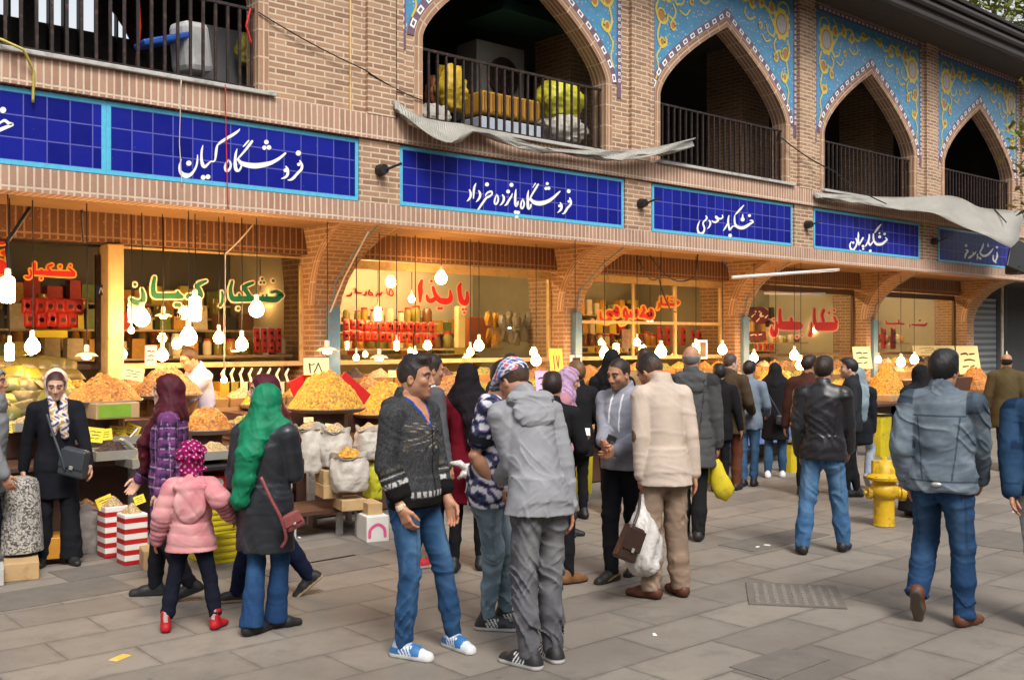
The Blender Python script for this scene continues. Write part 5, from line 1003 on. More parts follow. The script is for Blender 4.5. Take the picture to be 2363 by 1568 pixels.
gbox(768, 1118, 44, 34, .3, M_CARTON, 'carton', 'yellowish carton stacked under the middle white sack', 'carton', z=.49); gbox(768, 1150, 44, 32, .3, M_CARTON, 'carton', 'lower yellowish carton of the pair under the middle sack', 'carton', z=.363); gbox(818, 1178, 60, 26, .3, M_CARTON, 'carton', 'flat carton under the bulging plastic-lined sack', 'carton', z=.266); gbox(866, 1200, 36, 40, .3, M_CARTON, 'carton', 'brown carton beside the denim leg of the young man', 'carton', z=.186)
o_, c, W, H, M = gbox(872, 1250, 54, 60, .3, M_WHP, 'printed_box', 'white box with a pink print standing on the paving', 'box'); m = MB(); 
f = lambda x, y, l: Vector((c.x, c.y, 0)) + M @ Vector((x, -.002 - l, y)); strokes(m, [[(-.08, .05, .03), (-.07, .12, .03), (0, .16, .03), (.06, .12, .03), (.07, .05, .03)]], f); po = m.build('pink_print', mat('pink_print', (.7, .1, .25), .5)); po.parent = o_
gbox(848, 1245, 22, 60, .25, M_STONE, 'metal_post', 'grey metal table leg beside the white printed box', 'post')
bag(860, 1150, 36, 105, gp(860, 1205).y, M_LBAG, 'yellow_bag', 'tall yellow plastic bag hanging beside the dark knit jacket', 'bag', lump=.04, d=.1)
gbox(50, 1340, 74, 42, .35, M_CARTON, 'carton', 'pale carton under the stone bollard at the picture edge', 'carton'); gbox(352, 1315, 40, 45, .3, M_CARTON, 'carton', 'small carton behind the child in pink', 'carton'); gbox(120, 1290, 70, 50, .3, mat('orange_crate', (.5, .22, .02), .5), 'fruit_crate', 'orange crate in shadow behind the woman in black', 'crate', z=.05)
gbox(4, 1352, 10, 40, .3, M_STONE, 'kerb_block', 'grey stone block at the very picture edge', 'stone block')
# speckled stone bollard
q = N('speckled_granite'); v = q.obj(); vo = q.n('TexVoronoi', Scale=85.0); q.l(v, vo.inputs['Vector']); sx = q.n('SeparateXYZ'); q.l(vo.outputs['Color'], sx.inputs[0]); q.color(q.mix(q.ramp(q.noise(v, 4, 3), [(.5, (0, 0, 0)), (.8, (.5, .5, .5))]), q.ramp(sx.outputs[0], [(.2, (.06, .055, .05)), (.35, (.30, .28, .25)), (.75, (.48, .45, .41)), (.95, (.10, .09, .08))]), (.4, .38, .35))); q.set(Roughness=.7); q.bump(vo.outputs['Distance'], .3, .01)
c = gp(46, 1318); m = MB(); m.lathe([(.175, .17), (.17, .3), (.14, .70), (.12, .74), (.07, .76), (1e-3, .765)], (c.x, c.y, 0), 24); single(m, 'stone_bollard', q.m, 'speckled granite bollard with a pale worn top near the picture edge', 'bollard', smooth=True, ang=50)
# striped oil tins
q = N('striped_tin'); sx = q.n('SeparateXYZ'); q.l(q.obj(), sx.inputs[0]); wv = q.math('FRACT', q.math('MULTIPLY', sx.outputs[2], 11.5)); q.color(q.mix(q.ramp(wv, [(.46, (0, 0, 0)), (.5, (1, 1, 1))]), (.42, .012, .015), (.72, .68, .64))); q.set(Roughness=.35); M_TIN = q.m
for (px, py, lab) in ((270, 1285, 'red and white striped tin next to the grey sack'), (315, 1303, 'nearer red and white striped tin by the plaid shirt')):
    c = gp(px, py); t = thing('oil_tin', lab, 'tin', c, 'striped tins of seeds on the paving'); Z = S_ * c.x + C_ * c.y; W = 54 / 2363 * Z; H = 118 / 2363 * Z; m = MB(); m.box(c.x - W / 2, c.x + W / 2, c.y, c.y + W, 0, H); m.build('tin_body', M_TIN, t, bevel=.012); m = MB(); heap(m, (c.x, c.y + W / 2, H - .01), W * .47, .09, W * .47, px, 20, 7); m.build('seeds', NUT[3], t, smooth=True)
# yellow crates, red poster, and things under the counter of the first shop
def crate(px, py, w, h, label, z=0.0):
    c = gp(px, py, z); Z = S_ * c.x + C_ * c.y; W, H = w / 2363 * Z, h / 2363 * Z; t = thing('plastic_crate', label, 'crate', c, 'yellow plastic crates'); m = MB(); m.box(c.x - W / 2, c.x + W / 2, c.y, c.y + .4, z, z + H); m.build('crate_body', M_YPL, t, bevel=.012)
    m = MB(); 
    for k in range(5): m.box(c.x - W * .42, c.x + W * .42, c.y - .008, c.y - .001, z + H * (.14 + .17 * k), z + H * (.20 + .17 * k))
    m.build('rib_pattern', mat('yellow_rib', (.40, .32, .01), .5), t); m = MB(); m.box(c.x - W * .3, c.x - W * .02, c.y - .0095, c.y - .0085, z + H * .80, z + H * .9); m.build('grip_hole', M_BLK, t)
crate(518, 1300, 82, 92, 'lower yellow crate behind the green-scarfed woman'); crate(520, 1232, 80, 76, 'upper yellow crate behind the green-scarfed woman', .335)
c = atY(500, 1125, 9.15); t = thing('red_poster', 'red printed sack front with a pale oval under the white tray', 'sack', c); m = MB(); m.box(c.x - .24, c.x + .2, 9.15, 9.45, c.z - .14, c.z + .12); m.build('sack_front', M_REDC, t, bevel=.02); m = MB(); f = lambda x, y, l: Vector((c.x + x, 9.148 - l, c.z + y)); strokes(m, [[(-.06, .03, .07)], [(.02, .045, .05)], [(-.15, -.06, .03), (-.05, -.05, .035), (.05, -.065, .03), (.13, -.05, .03)]], f); m.build('print', M_WHP, t)
c = atY(485, 1050, 9.2); m = MB(); m.box(c.x - .3, c.x + .3, 9.0, 9.5, c.z - .12, c.z - .075); single(m, 'till_box', M_BLK, 'black drawer under the white tray beside the green scarf', 'drawer', bevel=.01)
# printed boxes under the far counter, yellow bins
c = gp(1780, 1075); m = MB(); m.box(c.x - .8, c.x + .9, c.y + .1, c.y + .4, .32, .62); t = thing('printed_carton', 'blue and white printed carton behind the black chador jeans', 'carton', c); m.build('box', mat('blue_white_print', (.12, .18, .4), .6, vary=.95, scale=9), t, bevel=.01)
for (px, py, w, h, lab) in ((1357, 1138, 40, 108, 'yellow bin behind the grey hooded man'), (1640, 1115, 34, 62, 'yellow bin behind the bald man'), (1836, 1090, 26, 70, 'yellow bin between the chador and the leather jacket'), (2048, 1054, 42, 98, 'tall yellow bin behind the hydrant')):
    c = gp(px, py); t = thing('yellow_bin', lab, 'bin', c, 'yellow bins along the counters'); Z = S_ * c.x + C_ * c.y; W, H = w / 2363 * Z, h / 2363 * Z; m = MB(); m.lathe([(W * .48, 0), (W * .56, H)], (c.x, c.y + W / 2, 0), 20, sq=3); m.build('bin_body', M_YPL, t, smooth=True, ang=30); m = MB(); m.lathe([(W * .58, H - .03), (W * .6, H), (W * .5, H + .012), (W * .4, H - .1)], (c.x, c.y + W / 2, 0), 20, sq=3); m.build('rim', M_BLK, t)
# ---- yellow hydrant
hp = gp(2040, 1212); t = thing('fire_hydrant', 'bright yellow cast fire hydrant standing in the paving', 'hydrant', hp, rz=-VA)
M_HYD = mat('hydrant_enamel', (.60, .37, .008), .5, vary=.25, scale=9, bump=.35, bscale=40, dirt=((.20, .10, .012), 9))
Zh = S_ * hp.x + C_ * hp.y; k = 1 / 2363 * Zh
m = MB(); m.lathe([(24 * k, 0), (25 * k, 2 * k), (23 * k, 8 * k), (23 * k, 62 * k), (31 * k, 70 * k), (34 * k, 80 * k), (31 * k, 92 * k), (25 * k, 98 * k), (25 * k, 103 * k), (39 * k, 107 * k), (40 * k, 113 * k), (34 * k, 117 * k), (27 * k, 122 * k), (24 * k, 136 * k), (15 * k, 147 * k), (8 * k, 151 * k), (6 * k, 158 * k), (1e-3, 159 * k)], (0, 0, 0), 28); m.build('barrel', M_HYD, t, smooth=True, local=True, ang=40)
m = MB()
for a in range(8): q_ = 2 * math.pi * a / 8; m.lathe([(3 * k, 0), (3 * k, 4 * k), (1e-3, 5 * k)], (36 * k * math.cos(q_), 36 * k * math.sin(q_), 113 * k), 6)
m.build('flange_bolts', M_HYD, t, local=True)
for (dx, ln, r_, nm) in ((1, 47, 14, 'hose_nozzle'), (-1, 40, 11, 'side_nozzle')):
    m = MB(); m.lathe([(r_ * k, 20 * k), (r_ * k, (ln - 12) * k), (r_ * 1.35 * k, (ln - 11) * k), (r_ * 1.35 * k, (ln - 1) * k), (r_ * .5 * k, ln * k), (r_ * .45 * k, (ln + 6) * k), (1e-3, (ln + 6) * k)], (0, 0, 76 * k), 16, Matrix.Rotation(R(90 * dx), 3, 'Y')); m.build(nm, M_HYD, t, smooth=True, local=True, ang=40)
for sg in (-1, 1): m = MB(); m.box(sg * 22 * k - 6 * k, sg * 22 * k + 6 * k, -8 * k, 8 * k, 116 * k, 150 * k); m.build('cap_lug', M_HYD, t, local=True, bevel=.012)
m = MB(); m.box(-28 * k, 28 * k, -8 * k, 8 * k, 143 * k, 151 * k); m.build('cap_bar', M_HYD, t, local=True, bevel=.01)
# ---- trees behind the roof and beside the far end
M_LEAF = N('tree_leaves'); c = M_LEAF.mix(M_LEAF.noise(M_LEAF.obj(), 1.3, 4), (.07, .10, .015), (.24, .25, .035)); M_LEAF.color(c); M_LEAF.set(Roughness=.6); M_LEAF = M_LEAF.m; M_BARK = mat('bark', (.09, .065, .045), .9, bump=.6, bscale=12)
def tree(base, H, clumps, n, seed, label, ls=.14):
    rnd = random.Random(seed); t = thing('street_tree', label, 'tree', base); b = Vector(base); m = MB(); m.tube([b, b + Vector((.1, 0, H * .4)), b + Vector((0, .1, H * .8))], [.22, .16, .06], 8)
    for (c, r) in clumps: m.tube([b + Vector((.05, 0, H * .35)), (b + Vector((0, 0, H * .5))).lerp(Vector(c), .6), Vector(c)], [.09, .05, .015], 5)
    m.build('trunk', M_BARK, t, smooth=True); m = MB()
    for (c, r) in clumps:
        c = Vector(c)
        for k in range(int(n * r * r)):
            d = Vector((rnd.gauss(0, 1), rnd.gauss(0, 1), rnd.gauss(0, .8))).normalized() * r * rnd.random() ** .45
            if math.sin(d.x * 4 + seed) * math.sin(d.y * 4) * math.sin(d.z * 5 + 1) > .22: continue
            p = c + d; a = Vector((rnd.uniform(-1, 1), rnd.uniform(-1, 1), rnd.uniform(-.6, .6))).normalized(); e = a.cross(Vector((rnd.uniform(-1, 1), rnd.uniform(-1, 1), 1))).normalized(); s_ = ls * rnd.uniform(.6, 1.3)
            m.add([p - a * s_, p + e * s_ * .45, p + a * s_, p - e * s_ * .45], [(0, 1, 2, 3)])
    m.build('crown', M_LEAF, t)
b = atZ(2290, 40, 31); bx, by = b.x, b.y
tree((bx, by, 0), 12, [((bx - 1.5, by, 12.2), 2.0), ((bx + 1, by, 12.9), 2.2), ((bx + 2.8, by - 1, 11.6), 2.0), ((bx + .4, by - .5, 11.2), 1.6), ((bx - 3, by + 1, 13.2), 1.7), ((bx + 3.2, by, 14.2), 2)], 230, 4, 'leafy tree rising behind the far end of the dark metal roof')
b = atZ(2385, 380, 14); tree((b.x + .5, b.y, 0), 4.6, [((b.x, b.y, 4.5), .55), ((b.x + .2, b.y, 3.9), .5), ((b.x + .6, b.y, 5.0), .7)], 420, 9, 'small green branch tips entering at the picture edge beside the last arch', .09)
# ================================================================== PEOPLE: signed-distance bodies and clothes
class SDF:
    def __init__(s, lo, hi, h):
        s.lo = np.array(lo, float); s.h = h; s.n = np.ceil((np.array(hi, float) - s.lo) / h).astype(int) + 1
        s.D = np.full(s.n, .5, np.float32); s.ax = [(s.lo[i] + h * np.arange(s.n[i])).astype(np.float32) for i in range(3)]
    def win(s, lo, hi):
        a = np.clip(np.floor((np.array(lo) - s.lo) / s.h).astype(int), 0, s.n); b = np.clip(np.ceil((np.array(hi) - s.lo) / s.h).astype(int) + 1, 0, s.n)
        if np.any(b <= a): return None
        sl = tuple(slice(a[i], b[i]) for i in range(3)); return sl, s.ax[0][sl[0]][:, None, None], s.ax[1][sl[1]][None, :, None], s.ax[2][sl[2]][None, None, :]
    def put(s, sl, d, k, op):
        c = s.D[sl]
        if op == 'u':
            r = np.minimum(c, d)
            if k > 0: r = r - np.maximum(k - np.abs(c - d), 0) ** 2 / (4 * k)
        else:
            d = -d; r = np.maximum(c, d)
            if k > 0: r = r + np.maximum(k - np.abs(c - d), 0) ** 2 / (4 * k)
        s.D[sl] = r
    def cone(s, a, b, ra, rb, k=0.02, ell=None, op='u'):
        a = np.array(a, float); b = np.array(b, float); f = max(1, ell[1]) if ell else 1; m = (max(ra, rb) * f + k + 2 * s.h)
        w_ = s.win(np.minimum(a, b) - m, np.maximum(a, b) + m)
        if not w_: return s
        sl, X, Y, Z = w_; d = b - a; L = max(float(d @ d), 1e-9); x, y, z = X - a[0], Y - a[1], Z - a[2]
        t = np.clip((x * d[0] + y * d[1] + z * d[2]) / L, 0, 1); x = x - t * d[0]; y = y - t * d[1]; z = z - t * d[2]
        if ell: e = ell[0]; q = (x * e[0] + y * e[1] + z * e[2]) * (1 / ell[1] - 1); x = x + q * e[0]; y = y + q * e[1]; z = z + q * e[2]
        s.put(sl, np.sqrt(x * x + y * y + z * z) - (ra + (rb - ra) * t), k, op); return s
    def ell(s, c, r, k=0.02, M=None, op='u'):
        c = np.array(c, float); m = max(r) + k + 2 * s.h; w_ = s.win(c - m, c + m)
        if not w_: return s
        sl, X, Y, Z = w_; x, y, z = X - c[0], Y - c[1], Z - c[2]
        if M is not None: x, y, z = (M[0, i] * x + M[1, i] * y + M[2, i] * z for i in range(3))
        k0 = np.sqrt((x / r[0]) ** 2 + (y / r[1]) ** 2 + (z / r[2]) ** 2); k1 = np.sqrt((x / r[0] ** 2) ** 2 + (y / r[1] ** 2) ** 2 + (z / r[2] ** 2) ** 2)
        s.put(sl, k0 * (k0 - 1) / np.maximum(k1, 1e-6), k, op); return s
    def prof(s, rows, k=0.03, M=None, o=(0, 0, 0), op='u'):
        """stack of ellipses: rows of (z, rx, ry, cy) in the frame M about o"""
        rows = sorted(rows); zs = [r[0] for r in rows]; o = np.array(o, float); w_ = s.win(s.lo, s.lo + s.h * s.n)
        sl, X, Y, Z = w_; x, y, z = X - o[0], Y - o[1], Z - o[2]
        if M is not None: x, y, z = (M[0, i] * x + M[1, i] * y + M[2, i] * z for i in range(3))
        z = z + o[2]; zc = np.clip(z, zs[0], zs[-1])
        rx = np.interp(zc, zs, [r[1] for r in rows]); ry = np.interp(zc, zs, [r[2] for r in rows]); cy = np.interp(zc, zs, [r[3] for r in rows]); y = y - cy
        k0 = np.sqrt((x / rx) ** 2 + (y / ry) ** 2); k1 = np.sqrt((x / rx ** 2) ** 2 + (y / ry ** 2) ** 2)
        d = np.maximum(k0 * (k0 - 1) / np.maximum(k1, 1e-6), np.maximum(zs[0] - z, z - zs[-1])); s.put(sl, d.astype(np.float32), k, op); return s
    def wrinkle(s, fn):
        X, Y, Z = s.ax[0][:, None, None], s.ax[1][None, :, None], s.ax[2][None, None, :]; s.D += fn(X, Y, Z).astype(np.float32); return s
    def mesh(s):
        D = s.D; D[0] = D[-1] = .5; D[:, 0] = D[:, -1] = .5; D[:, :, 0] = D[:, :, -1] = .5
        I = D < 0; C = [I[i:I.shape[0] - 1 + i, j:I.shape[1] - 1 + j, k:I.shape[2] - 1 + k] for i in (0, 1) for j in (0, 1) for k in (0, 1)]
        cnt = sum(c.astype(np.int8) for c in C); act = (cnt > 0) & (cnt < 8); ijk = np.argwhere(act)
        if not len(ijk): return np.zeros((0, 3)), np.zeros((0, 4), int)
        idx = np.full(act.shape, -1, np.int64); idx[act] = np.arange(len(ijk))
        off = [(i, j, k) for i in (0, 1) for j in (0, 1) for k in (0, 1)]; V = [D[ijk[:, 0] + o[0], ijk[:, 1] + o[1], ijk[:, 2] + o[2]] for o in off]
        acc = np.zeros((len(ijk), 3)); num = np.zeros(len(ijk))
        for a in range(8):
            for b in range(a + 1, 8):
                oa, ob = np.array(off[a]), np.array(off[b])
                if np.abs(oa - ob).sum() != 1: continue
                va, vb = V[a], V[b]; m = (va < 0) != (vb < 0); t = np.where(m, va / np.where(m, va - vb, 1), 0); acc += np.where(m[:, None], oa + t[:, None] * (ob - oa), 0); num += m
        P = s.lo + (ijk + acc / num[:, None]) * s.h; Q = []
        for ax in range(3):
            u, v = [(1, 2), (2, 0), (0, 1)][ax]; A = np.moveaxis(I, ax, 0); m = A[:-1] != A[1:]
            e = np.argwhere(m); c = np.empty_like(e); c[:, ax] = e[:, 0]; o2 = [i for i in range(3) if i != ax]; c[:, o2[0]] = e[:, 1]; c[:, o2[1]] = e[:, 2]
            ok = (c[:, u] > 0) & (c[:, v] > 0) & (c[:, u] < I.shape[u] - 1) & (c[:, v] < I.shape[v] - 1); c = c[ok]
            def g(du, dv): d = c.copy(); d[:, u] -= du; d[:, v] -= dv; return idx[d[:, 0], d[:, 1], d[:, 2]]
            q_ = np.stack([g(1, 1), g(0, 1), g(0, 0), g(1, 0)], 1); fl = I[c[:, 0], c[:, 1], c[:, 2]]; q_[~fl] = q_[~fl][:, ::-1]; Q.append(q_)
        return P, np.concatenate(Q)
def npmesh(name, V, Q, cols, m, parent):
    me = bpy.data.meshes.new(name); n, q_ = len(V), len(Q)
    me.vertices.add(n); me.vertices.foreach_set('co', np.asarray(V, np.float32).ravel()); me.loops.add(q_ * 4); me.loops.foreach_set('vertex_index', np.asarray(Q, np.int32).ravel())
    me.polygons.add(q_); me.polygons.foreach_set('loop_start', np.arange(0, q_ * 4, 4, dtype=np.int32)); me.polygons.foreach_set('use_smooth', np.ones(q_, bool)); me.update(calc_edges=True)
    a = me.attributes.new('dye', 'FLOAT_COLOR', 'POINT'); c = np.ones((n, 4), np.float32); c[:, :3] = cols; a.data.foreach_set('color', c.ravel()); me.materials.append(m)
    return link(bpy.data.objects.new(name, me), parent)
def rotm(ax, deg): return np.array(Matrix.Rotation(R(deg), 3, ax))
def unit(v): v = np.array(v, float); return v / (np.linalg.norm(v) + 1e-9)
def ik(a, b, la, lb, pole):
    a, b = np.array(a, float), np.array(b, float); d = b - a; L = np.linalg.norm(d); s_ = max(1.0, L / ((la + lb) * .998)); la, lb = la * s_, lb * s_; u = d / L
    x = (la * la - lb * lb + L * L) / (2 * L); h = math.sqrt(max(la * la - x * x, 0)); p = np.array(pole, float); p = unit(p - u * (p @ u)); return a + u * x + p * h
def folds(X, Y, Z, sx=0.0):
    """cloth folds: thin raised creases that wander round the limb, broken up by broader slack"""
    sx = (float(sx) * .37) % 50; w_ = vn(X * 3.3 + sx, Y * 3.3 + 3, Z * 2.7 + sx); k = vn(X * 2.3 + sx, Y * 2.3, Z * 3 + 9)
    n = vn(X * 5 + sx + 4 * w_, Y * 5, Z * 15 + 9 * w_ + X * 9); r = np.clip(1 - np.abs(2 * n - 1) * 1.6, 0, 1); n2 = vn(X * 9 - sx, Y * 9 + 4 * w_, Z * 24 - 10 * w_ - X * 12); r2 = np.clip(1 - np.abs(2 * n2 - 1) * 1.7, 0, 1)
    return (r * r * 1.3 + r2 * .55) * (.25 + 1.2 * k) + 1.1 * (w_ - .5) - .45
def drapefold(X, Y, Z, sx=0.0):
    sx = (float(sx) * .37) % 50; w_ = vn(X * 3 + sx, Y * 3, Z * 4); n = vn(X * 24 + 5 * w_ + sx + Z * 9, Y * 24 - Z * 7, Z * 5 + 3 * w_); r = np.clip(1 - np.abs(2 * n - 1) * 1.5, 0, 1); n2 = vn(X * 11 - Z * 13 + sx, Y * 11 + Z * 9, Z * 12); r2 = np.clip(1 - np.abs(2 * n2 - 1) * 1.6, 0, 1); return r * r * .9 + r2 * r2 * .7 + 1.2 * (w_ - .5) - .45
LUT = {}
def RGB(h):
    h = h.lstrip('#'); return np.array([((int(h[i:i + 2], 16) / 255) ** 2.2) for i in (0, 2, 4)])
SKINS = {'a': np.array((.50, .27, .17)), 'b': np.array((.42, .21, .125)), 'c': np.array((.56, .34, .24))}
def const(c):
    c = np.array(c, float); return lambda v: np.tile(c, (len(v), 1))
def sm(a, b, x): t = np.clip((x - a) / (b - a), 0, 1); return t * t * (3 - 2 * t)
def mixc(a, b, t): return a * (1 - t)[:, None] + np.asarray(b) * t[:, None]

class Person:
    def __init__(p, label, feet, face, H=1.72, lean=0, side=0, twist=0, head=(0, 0, 0), hands=(None, None), skin='b', hs=1.0, build=1.0, toe=(0, 0), pitch=(0, 0), lift=(0, 0), drop=0.0, group=None, fq=1.0, shift=0):
        g0, g1 = gp(*feet[0]), gp(*feet[1]); c = (g0 + g1) / 2; p.c = c; p.Z = S_ * c.x + C_ * c.y; s = H / 1.75; p.s = s; p.seed = feet[0][0]
        f = Vector((c.x, c.y, 0)).normalized(); r = Vector((f.y, -f.x, 0)); d = -f * math.cos(R(face)) + r * math.sin(R(face)); p.rz = math.atan2(d.y, d.x) - math.pi / 2
        p.root = thing('person', label, 'person', c, group, p.rz); p.root.scale = (s, s, s)
        p.W = Matrix.Translation(c) @ Matrix.Rotation(p.rz, 4, 'Z') @ Matrix.Scale(s, 4); p.Wi = p.W.inverted(); p.hs = hs; p.build = build; p.skin = SKINS[skin]
        p.h = .00165 * p.Z / s * fq
        p.face = face; pz = .93 - drop; sv = p.Wi.to_3x3() @ (r * (shift / 2363 * p.Z)); p.pel = np.array((sv.x, sv.y, pz)); U = rotm('Z', -twist) @ rotm('Y', side) @ rotm('X', -lean); p.U = U; up = lambda q: p.pel + U @ (np.array(q, float) - np.array((0, 0, .93))); p.up = up
        p.foot = []
        for i, g in enumerate((g0, g1)):
            l = p.Wi @ g; sx = 1 if i == 0 else -1; ty = toe[i]; fm = rotm('Z', -ty) @ rotm('X', -pitch[i]); a = np.array((l.x, l.y, lift[i])) + np.array((0, -.02, .085)); hip = np.array((sx * .085 * build + p.pel[0], p.pel[1], pz - .02))
            fw = rotm('Z', -ty) @ np.array((0, 1, 0)); p.foot.append(dict(a=a, hip=hip, knee=ik(hip, a, max(.415, np.linalg.norm(hip - a) * .5035), max(.41, np.linalg.norm(hip - a) * .5), fw * .7 + np.array((0, .5, 0))), M=fm))
        p.sh = [up((sx * .175 * build, -.012, 1.405)) for sx in (1, -1)]; p.el = []; p.wr = []
        for i, hd in enumerate(hands):
            sx = 1 if i == 0 else -1
            if hd is None: t = up((sx * .30, .03, .82))
            elif len(hd) == 4: t = up((hd[0] * sx, hd[1], hd[2]))   # local target, x outwards
            else: l = p.Wi @ atZ(hd[0], hd[1], p.Z - hd[2]); t = np.array(l)
            pole = U @ np.array((sx * .45, -1, -.35)) if not (hd is not None and len(hd) == 4 and hd[3]) else U @ np.array((sx * hd[3], -.5, -.4))
            p.el.append(ik(p.sh[i], t, .285, .255, pole)); dd = t - p.sh[i]; L = np.linalg.norm(dd); p.wr.append(t if L < .545 else p.sh[i] + dd * (.545 / L))
            if L >= .545: p.el[-1] = ik(p.sh[i], p.wr[-1], .285, .262, pole)
        nk = up((0, -.012, 1.50)); HM = rotm('Z', -twist) @ rotm('Z', -head[0]) @ rotm('X', -head[1]) @ rotm('Y', head[2] if len(head) > 2 else 0)
        if lean > 12: HM = rotm('X', -lean * .35) @ HM
        p.HM = HM; p.nk = nk; p.hc = nk + HM @ np.array((0, .035, .125)) * hs
    def hp(p, q): return p.hc + p.HM @ (np.array(q, float) * p.hs)
    def world(p, q): return p.W @ Vector(q)
    # ---- skin
    def body(p, beard=0.0, sleeve=1.0, curl=(.45, .45), lips=.5, hair=(.02, .014, .012), fist=None, glasses=False):
        k = p.hs; S = SDF(p.hc - .26 * k, p.hc + .2 * k, max(.0042, .0009 * p.Z / p.s)); H = p.hp; M = p.HM
        S.ell(H((0, -.014, .03)), (.074 * k, .094 * k, .090 * k), 0, M); S.ell(H((0, .020, -.045)), (.054 * k, .069 * k, .078 * k), .035, M); S.ell(H((0, .068, -.100)), (.023 * k, .022 * k, .019 * k), .028, M)
        for sx in (-1, 1):
            S.ell(H((sx * .037, .058, -.018)), (.021 * k, .020 * k, .018 * k), .025, M); S.ell(H((sx * .043, -.008, -.060)), (.017 * k, .034 * k, .026 * k), .03, M)
            S.ell(H((sx * .032, .092, .006)), (.020 * k, .016 * k, .012 * k), .014, M, 's'); S.cone(H((sx * .012, .082, .030)), H((sx * .05, .066, .030)), .010 * k, .008 * k, .014); S.ell(H((sx * .031, .074, .005)), (.0145 * k,) * 3, .004, M)
            S.ell(H((sx * .073, -.012, -.012)), (.011 * k, .020 * k, .032 * k), .006, M); S.ell(H((sx * .080, -.006, -.01)), (.006 * k, .010 * k, .018 * k), .004, M, 's')
            S.ell(H((sx * .012, .090, -.035)), (.010 * k, .010 * k, .008 * k), .006, M)
        S.cone(H((0, .082, .026)), H((0, .107, -.027)), .0078 * k, .0118 * k, .010); S.ell(H((0, .084, -.059)), (.020 * k, .012 * k, .0065 * k), .010, M); S.ell(H((0, .082, -.070)), (.017 * k, .012 * k, .007 * k), .010, M)
        S.ell(H((0, .098, -.0645)), (.017 * k, .007 * k, .0018 * k), .003, M, 's')
        S.cone(H((0, -.03, -.05)), p.nk + np.array((0, 0, -.06)), .054 * k, .062 * k, .03)
        V, Q = S.mesh(); q = (V - p.hc) @ p.HM / k; c = np.tile(p.skin, (len(V), 1)); x, y, z = q[:, 0], q[:, 1], q[:, 2]; ax = np.abs(x)
        f = (y > .045)
        red = np.exp(-(((ax - .04) / .022) ** 2 + ((z + .025) / .025) ** 2)) * f * .25; c = mixc(c, p.skin * (1.15, .75, .7), red)
        if beard: b = sm(-.030, -.055, z) * sm(-.04, .0, y) * beard; b = np.maximum(b, beard * np.exp(-((z + .047) / .007) ** 2 - (ax / .026) ** 2) * f); b = b * (1 - np.exp(-((z + .065) / .011) ** 2 - (ax / .024) ** 2) * f); c = mixc(c, np.array(hair) * 1.2 + .01, b * .8)
        br_ = f * sm(.008, .014, ax) * sm(.058, .048, ax) * np.exp(-((z - .031 + (ax - .03) * .12) / .0078) ** 2); c = mixc(c, hair, np.clip(br_ * 1.3, 0, 1))
        ey = f * (((ax - .031) / .0155) ** 2 + ((z - .005) / .0065) ** 2 < 1); c[ey] = (.20, .16, .14); ir = f * (((ax - .031) / .0085) ** 2 + ((z - .005) / .0082) ** 2 < 1); c[ir] = (.02, .012, .01)
        lid = f * sm(.014, .018, ax) * sm(.050, .045, ax) * np.exp(-((z - .0125) / .0045) ** 2); c = mixc(c, np.array((.03, .015, .012)), lid * .8)
        lp = f * np.exp(-(((ax) / .019) ** 2 + ((z + .0645) / .0075) ** 2) ** 2); c = mixc(c, p.skin * (.95, .5, .48), lp * (.25 + lips))
        parts = [(V, Q, c)]
        for i in (0, 1):                                            # forearm and hand
            e, w_ = p.el[i], p.wr[i]; d = unit(w_ - e); sx = 1 if i == 0 else -1
            n = np.array((-sx * .9, .15, 0.)); 
            if fist and fist[i] is not None: n = np.array(fist[i], float)
            n = unit(n - d * (n @ d)); s_ = unit(np.cross(n, d)) * (1 if i == 0 else -1)
            if s_[1] < -.3: s_ = -s_
            S = SDF(np.minimum(e, w_ + d * .2) - .09, np.maximum(e, w_ + d * .2) + .09, max(.0045, .0009 * p.Z / p.s)); cu = curl[i]
            S.cone(e, w_, .041, .026, 0.0); S.cone(e * .75 + w_ * .25, e * .55 + w_ * .45, .042, .034, .03); S.cone(w_, w_ + d * .03, .025, .024, .015, (s_, 1.25))
            for o, L in zip((.030, .010, -.010, -.028), (.074, .082, .075, .058)):
                b = w_ + s_ * o * .6 + d * .02; kn = w_ + d * .088 + s_ * o; S.cone(b, kn, .0155, .0125, .012); a = 0; pt = kn
                for seg, bd, r_ in ((.45, 32, .0105), (.32, 48, .0092), (.23, 32, .008)):
                    a += bd * cu; dv = d * math.cos(R(a)) + n * math.sin(R(a)); nx = pt + dv * L * seg; S.cone(pt, nx, r_, r_ * .92, .004); pt = nx
            t0 = w_ + d * .022 + s_ * .022; t1 = t0 + unit(d * .7 + s_ * .65 + n * .3) * .045; t2 = t1 + unit(d * .9 + s_ * (.25 - cu * .3) + n * (.25 + cu * .4)) * .034; t3 = t2 + unit(d * .9 - s_ * .1 * cu + n * (.3 + cu * .5)) * .028
            S.cone(t0, t1, .016, .0125, .014); S.cone(t1, t2, .0122, .0105, .004); S.cone(t2, t3, .0102, .0082, .004)
            V, Q = S.mesh(); t = (V - w_) @ d; c = np.tile(p.skin, (len(V), 1)); c = mixc(c, p.skin * (1.08, .82, .78), sm(.06, .12, t) * .5); parts.append((V, Q, c))
        S = SDF((-.4, -.45, .02), (.4, .7, 1.6), .021)                # the rest of the body under the clothes
        S.prof([(.86, .12, .085, 0), (1.05, .115, .08, 0), (1.28, .125, .09, 0), (1.42, .09, .065, 0)], .03, p.U, p.pel); S.cone(p.up((0, 0, 1.4)), p.nk, .06, .05, .03)
        for i in (0, 1):
            q_ = p.foot[i]; S.cone(q_['hip'], q_['knee'], .07, .045, .03); S.cone(q_['knee'], q_['a'], .042, .03, .02); S.cone(p.sh[i], p.el[i], .045, .037, .03)
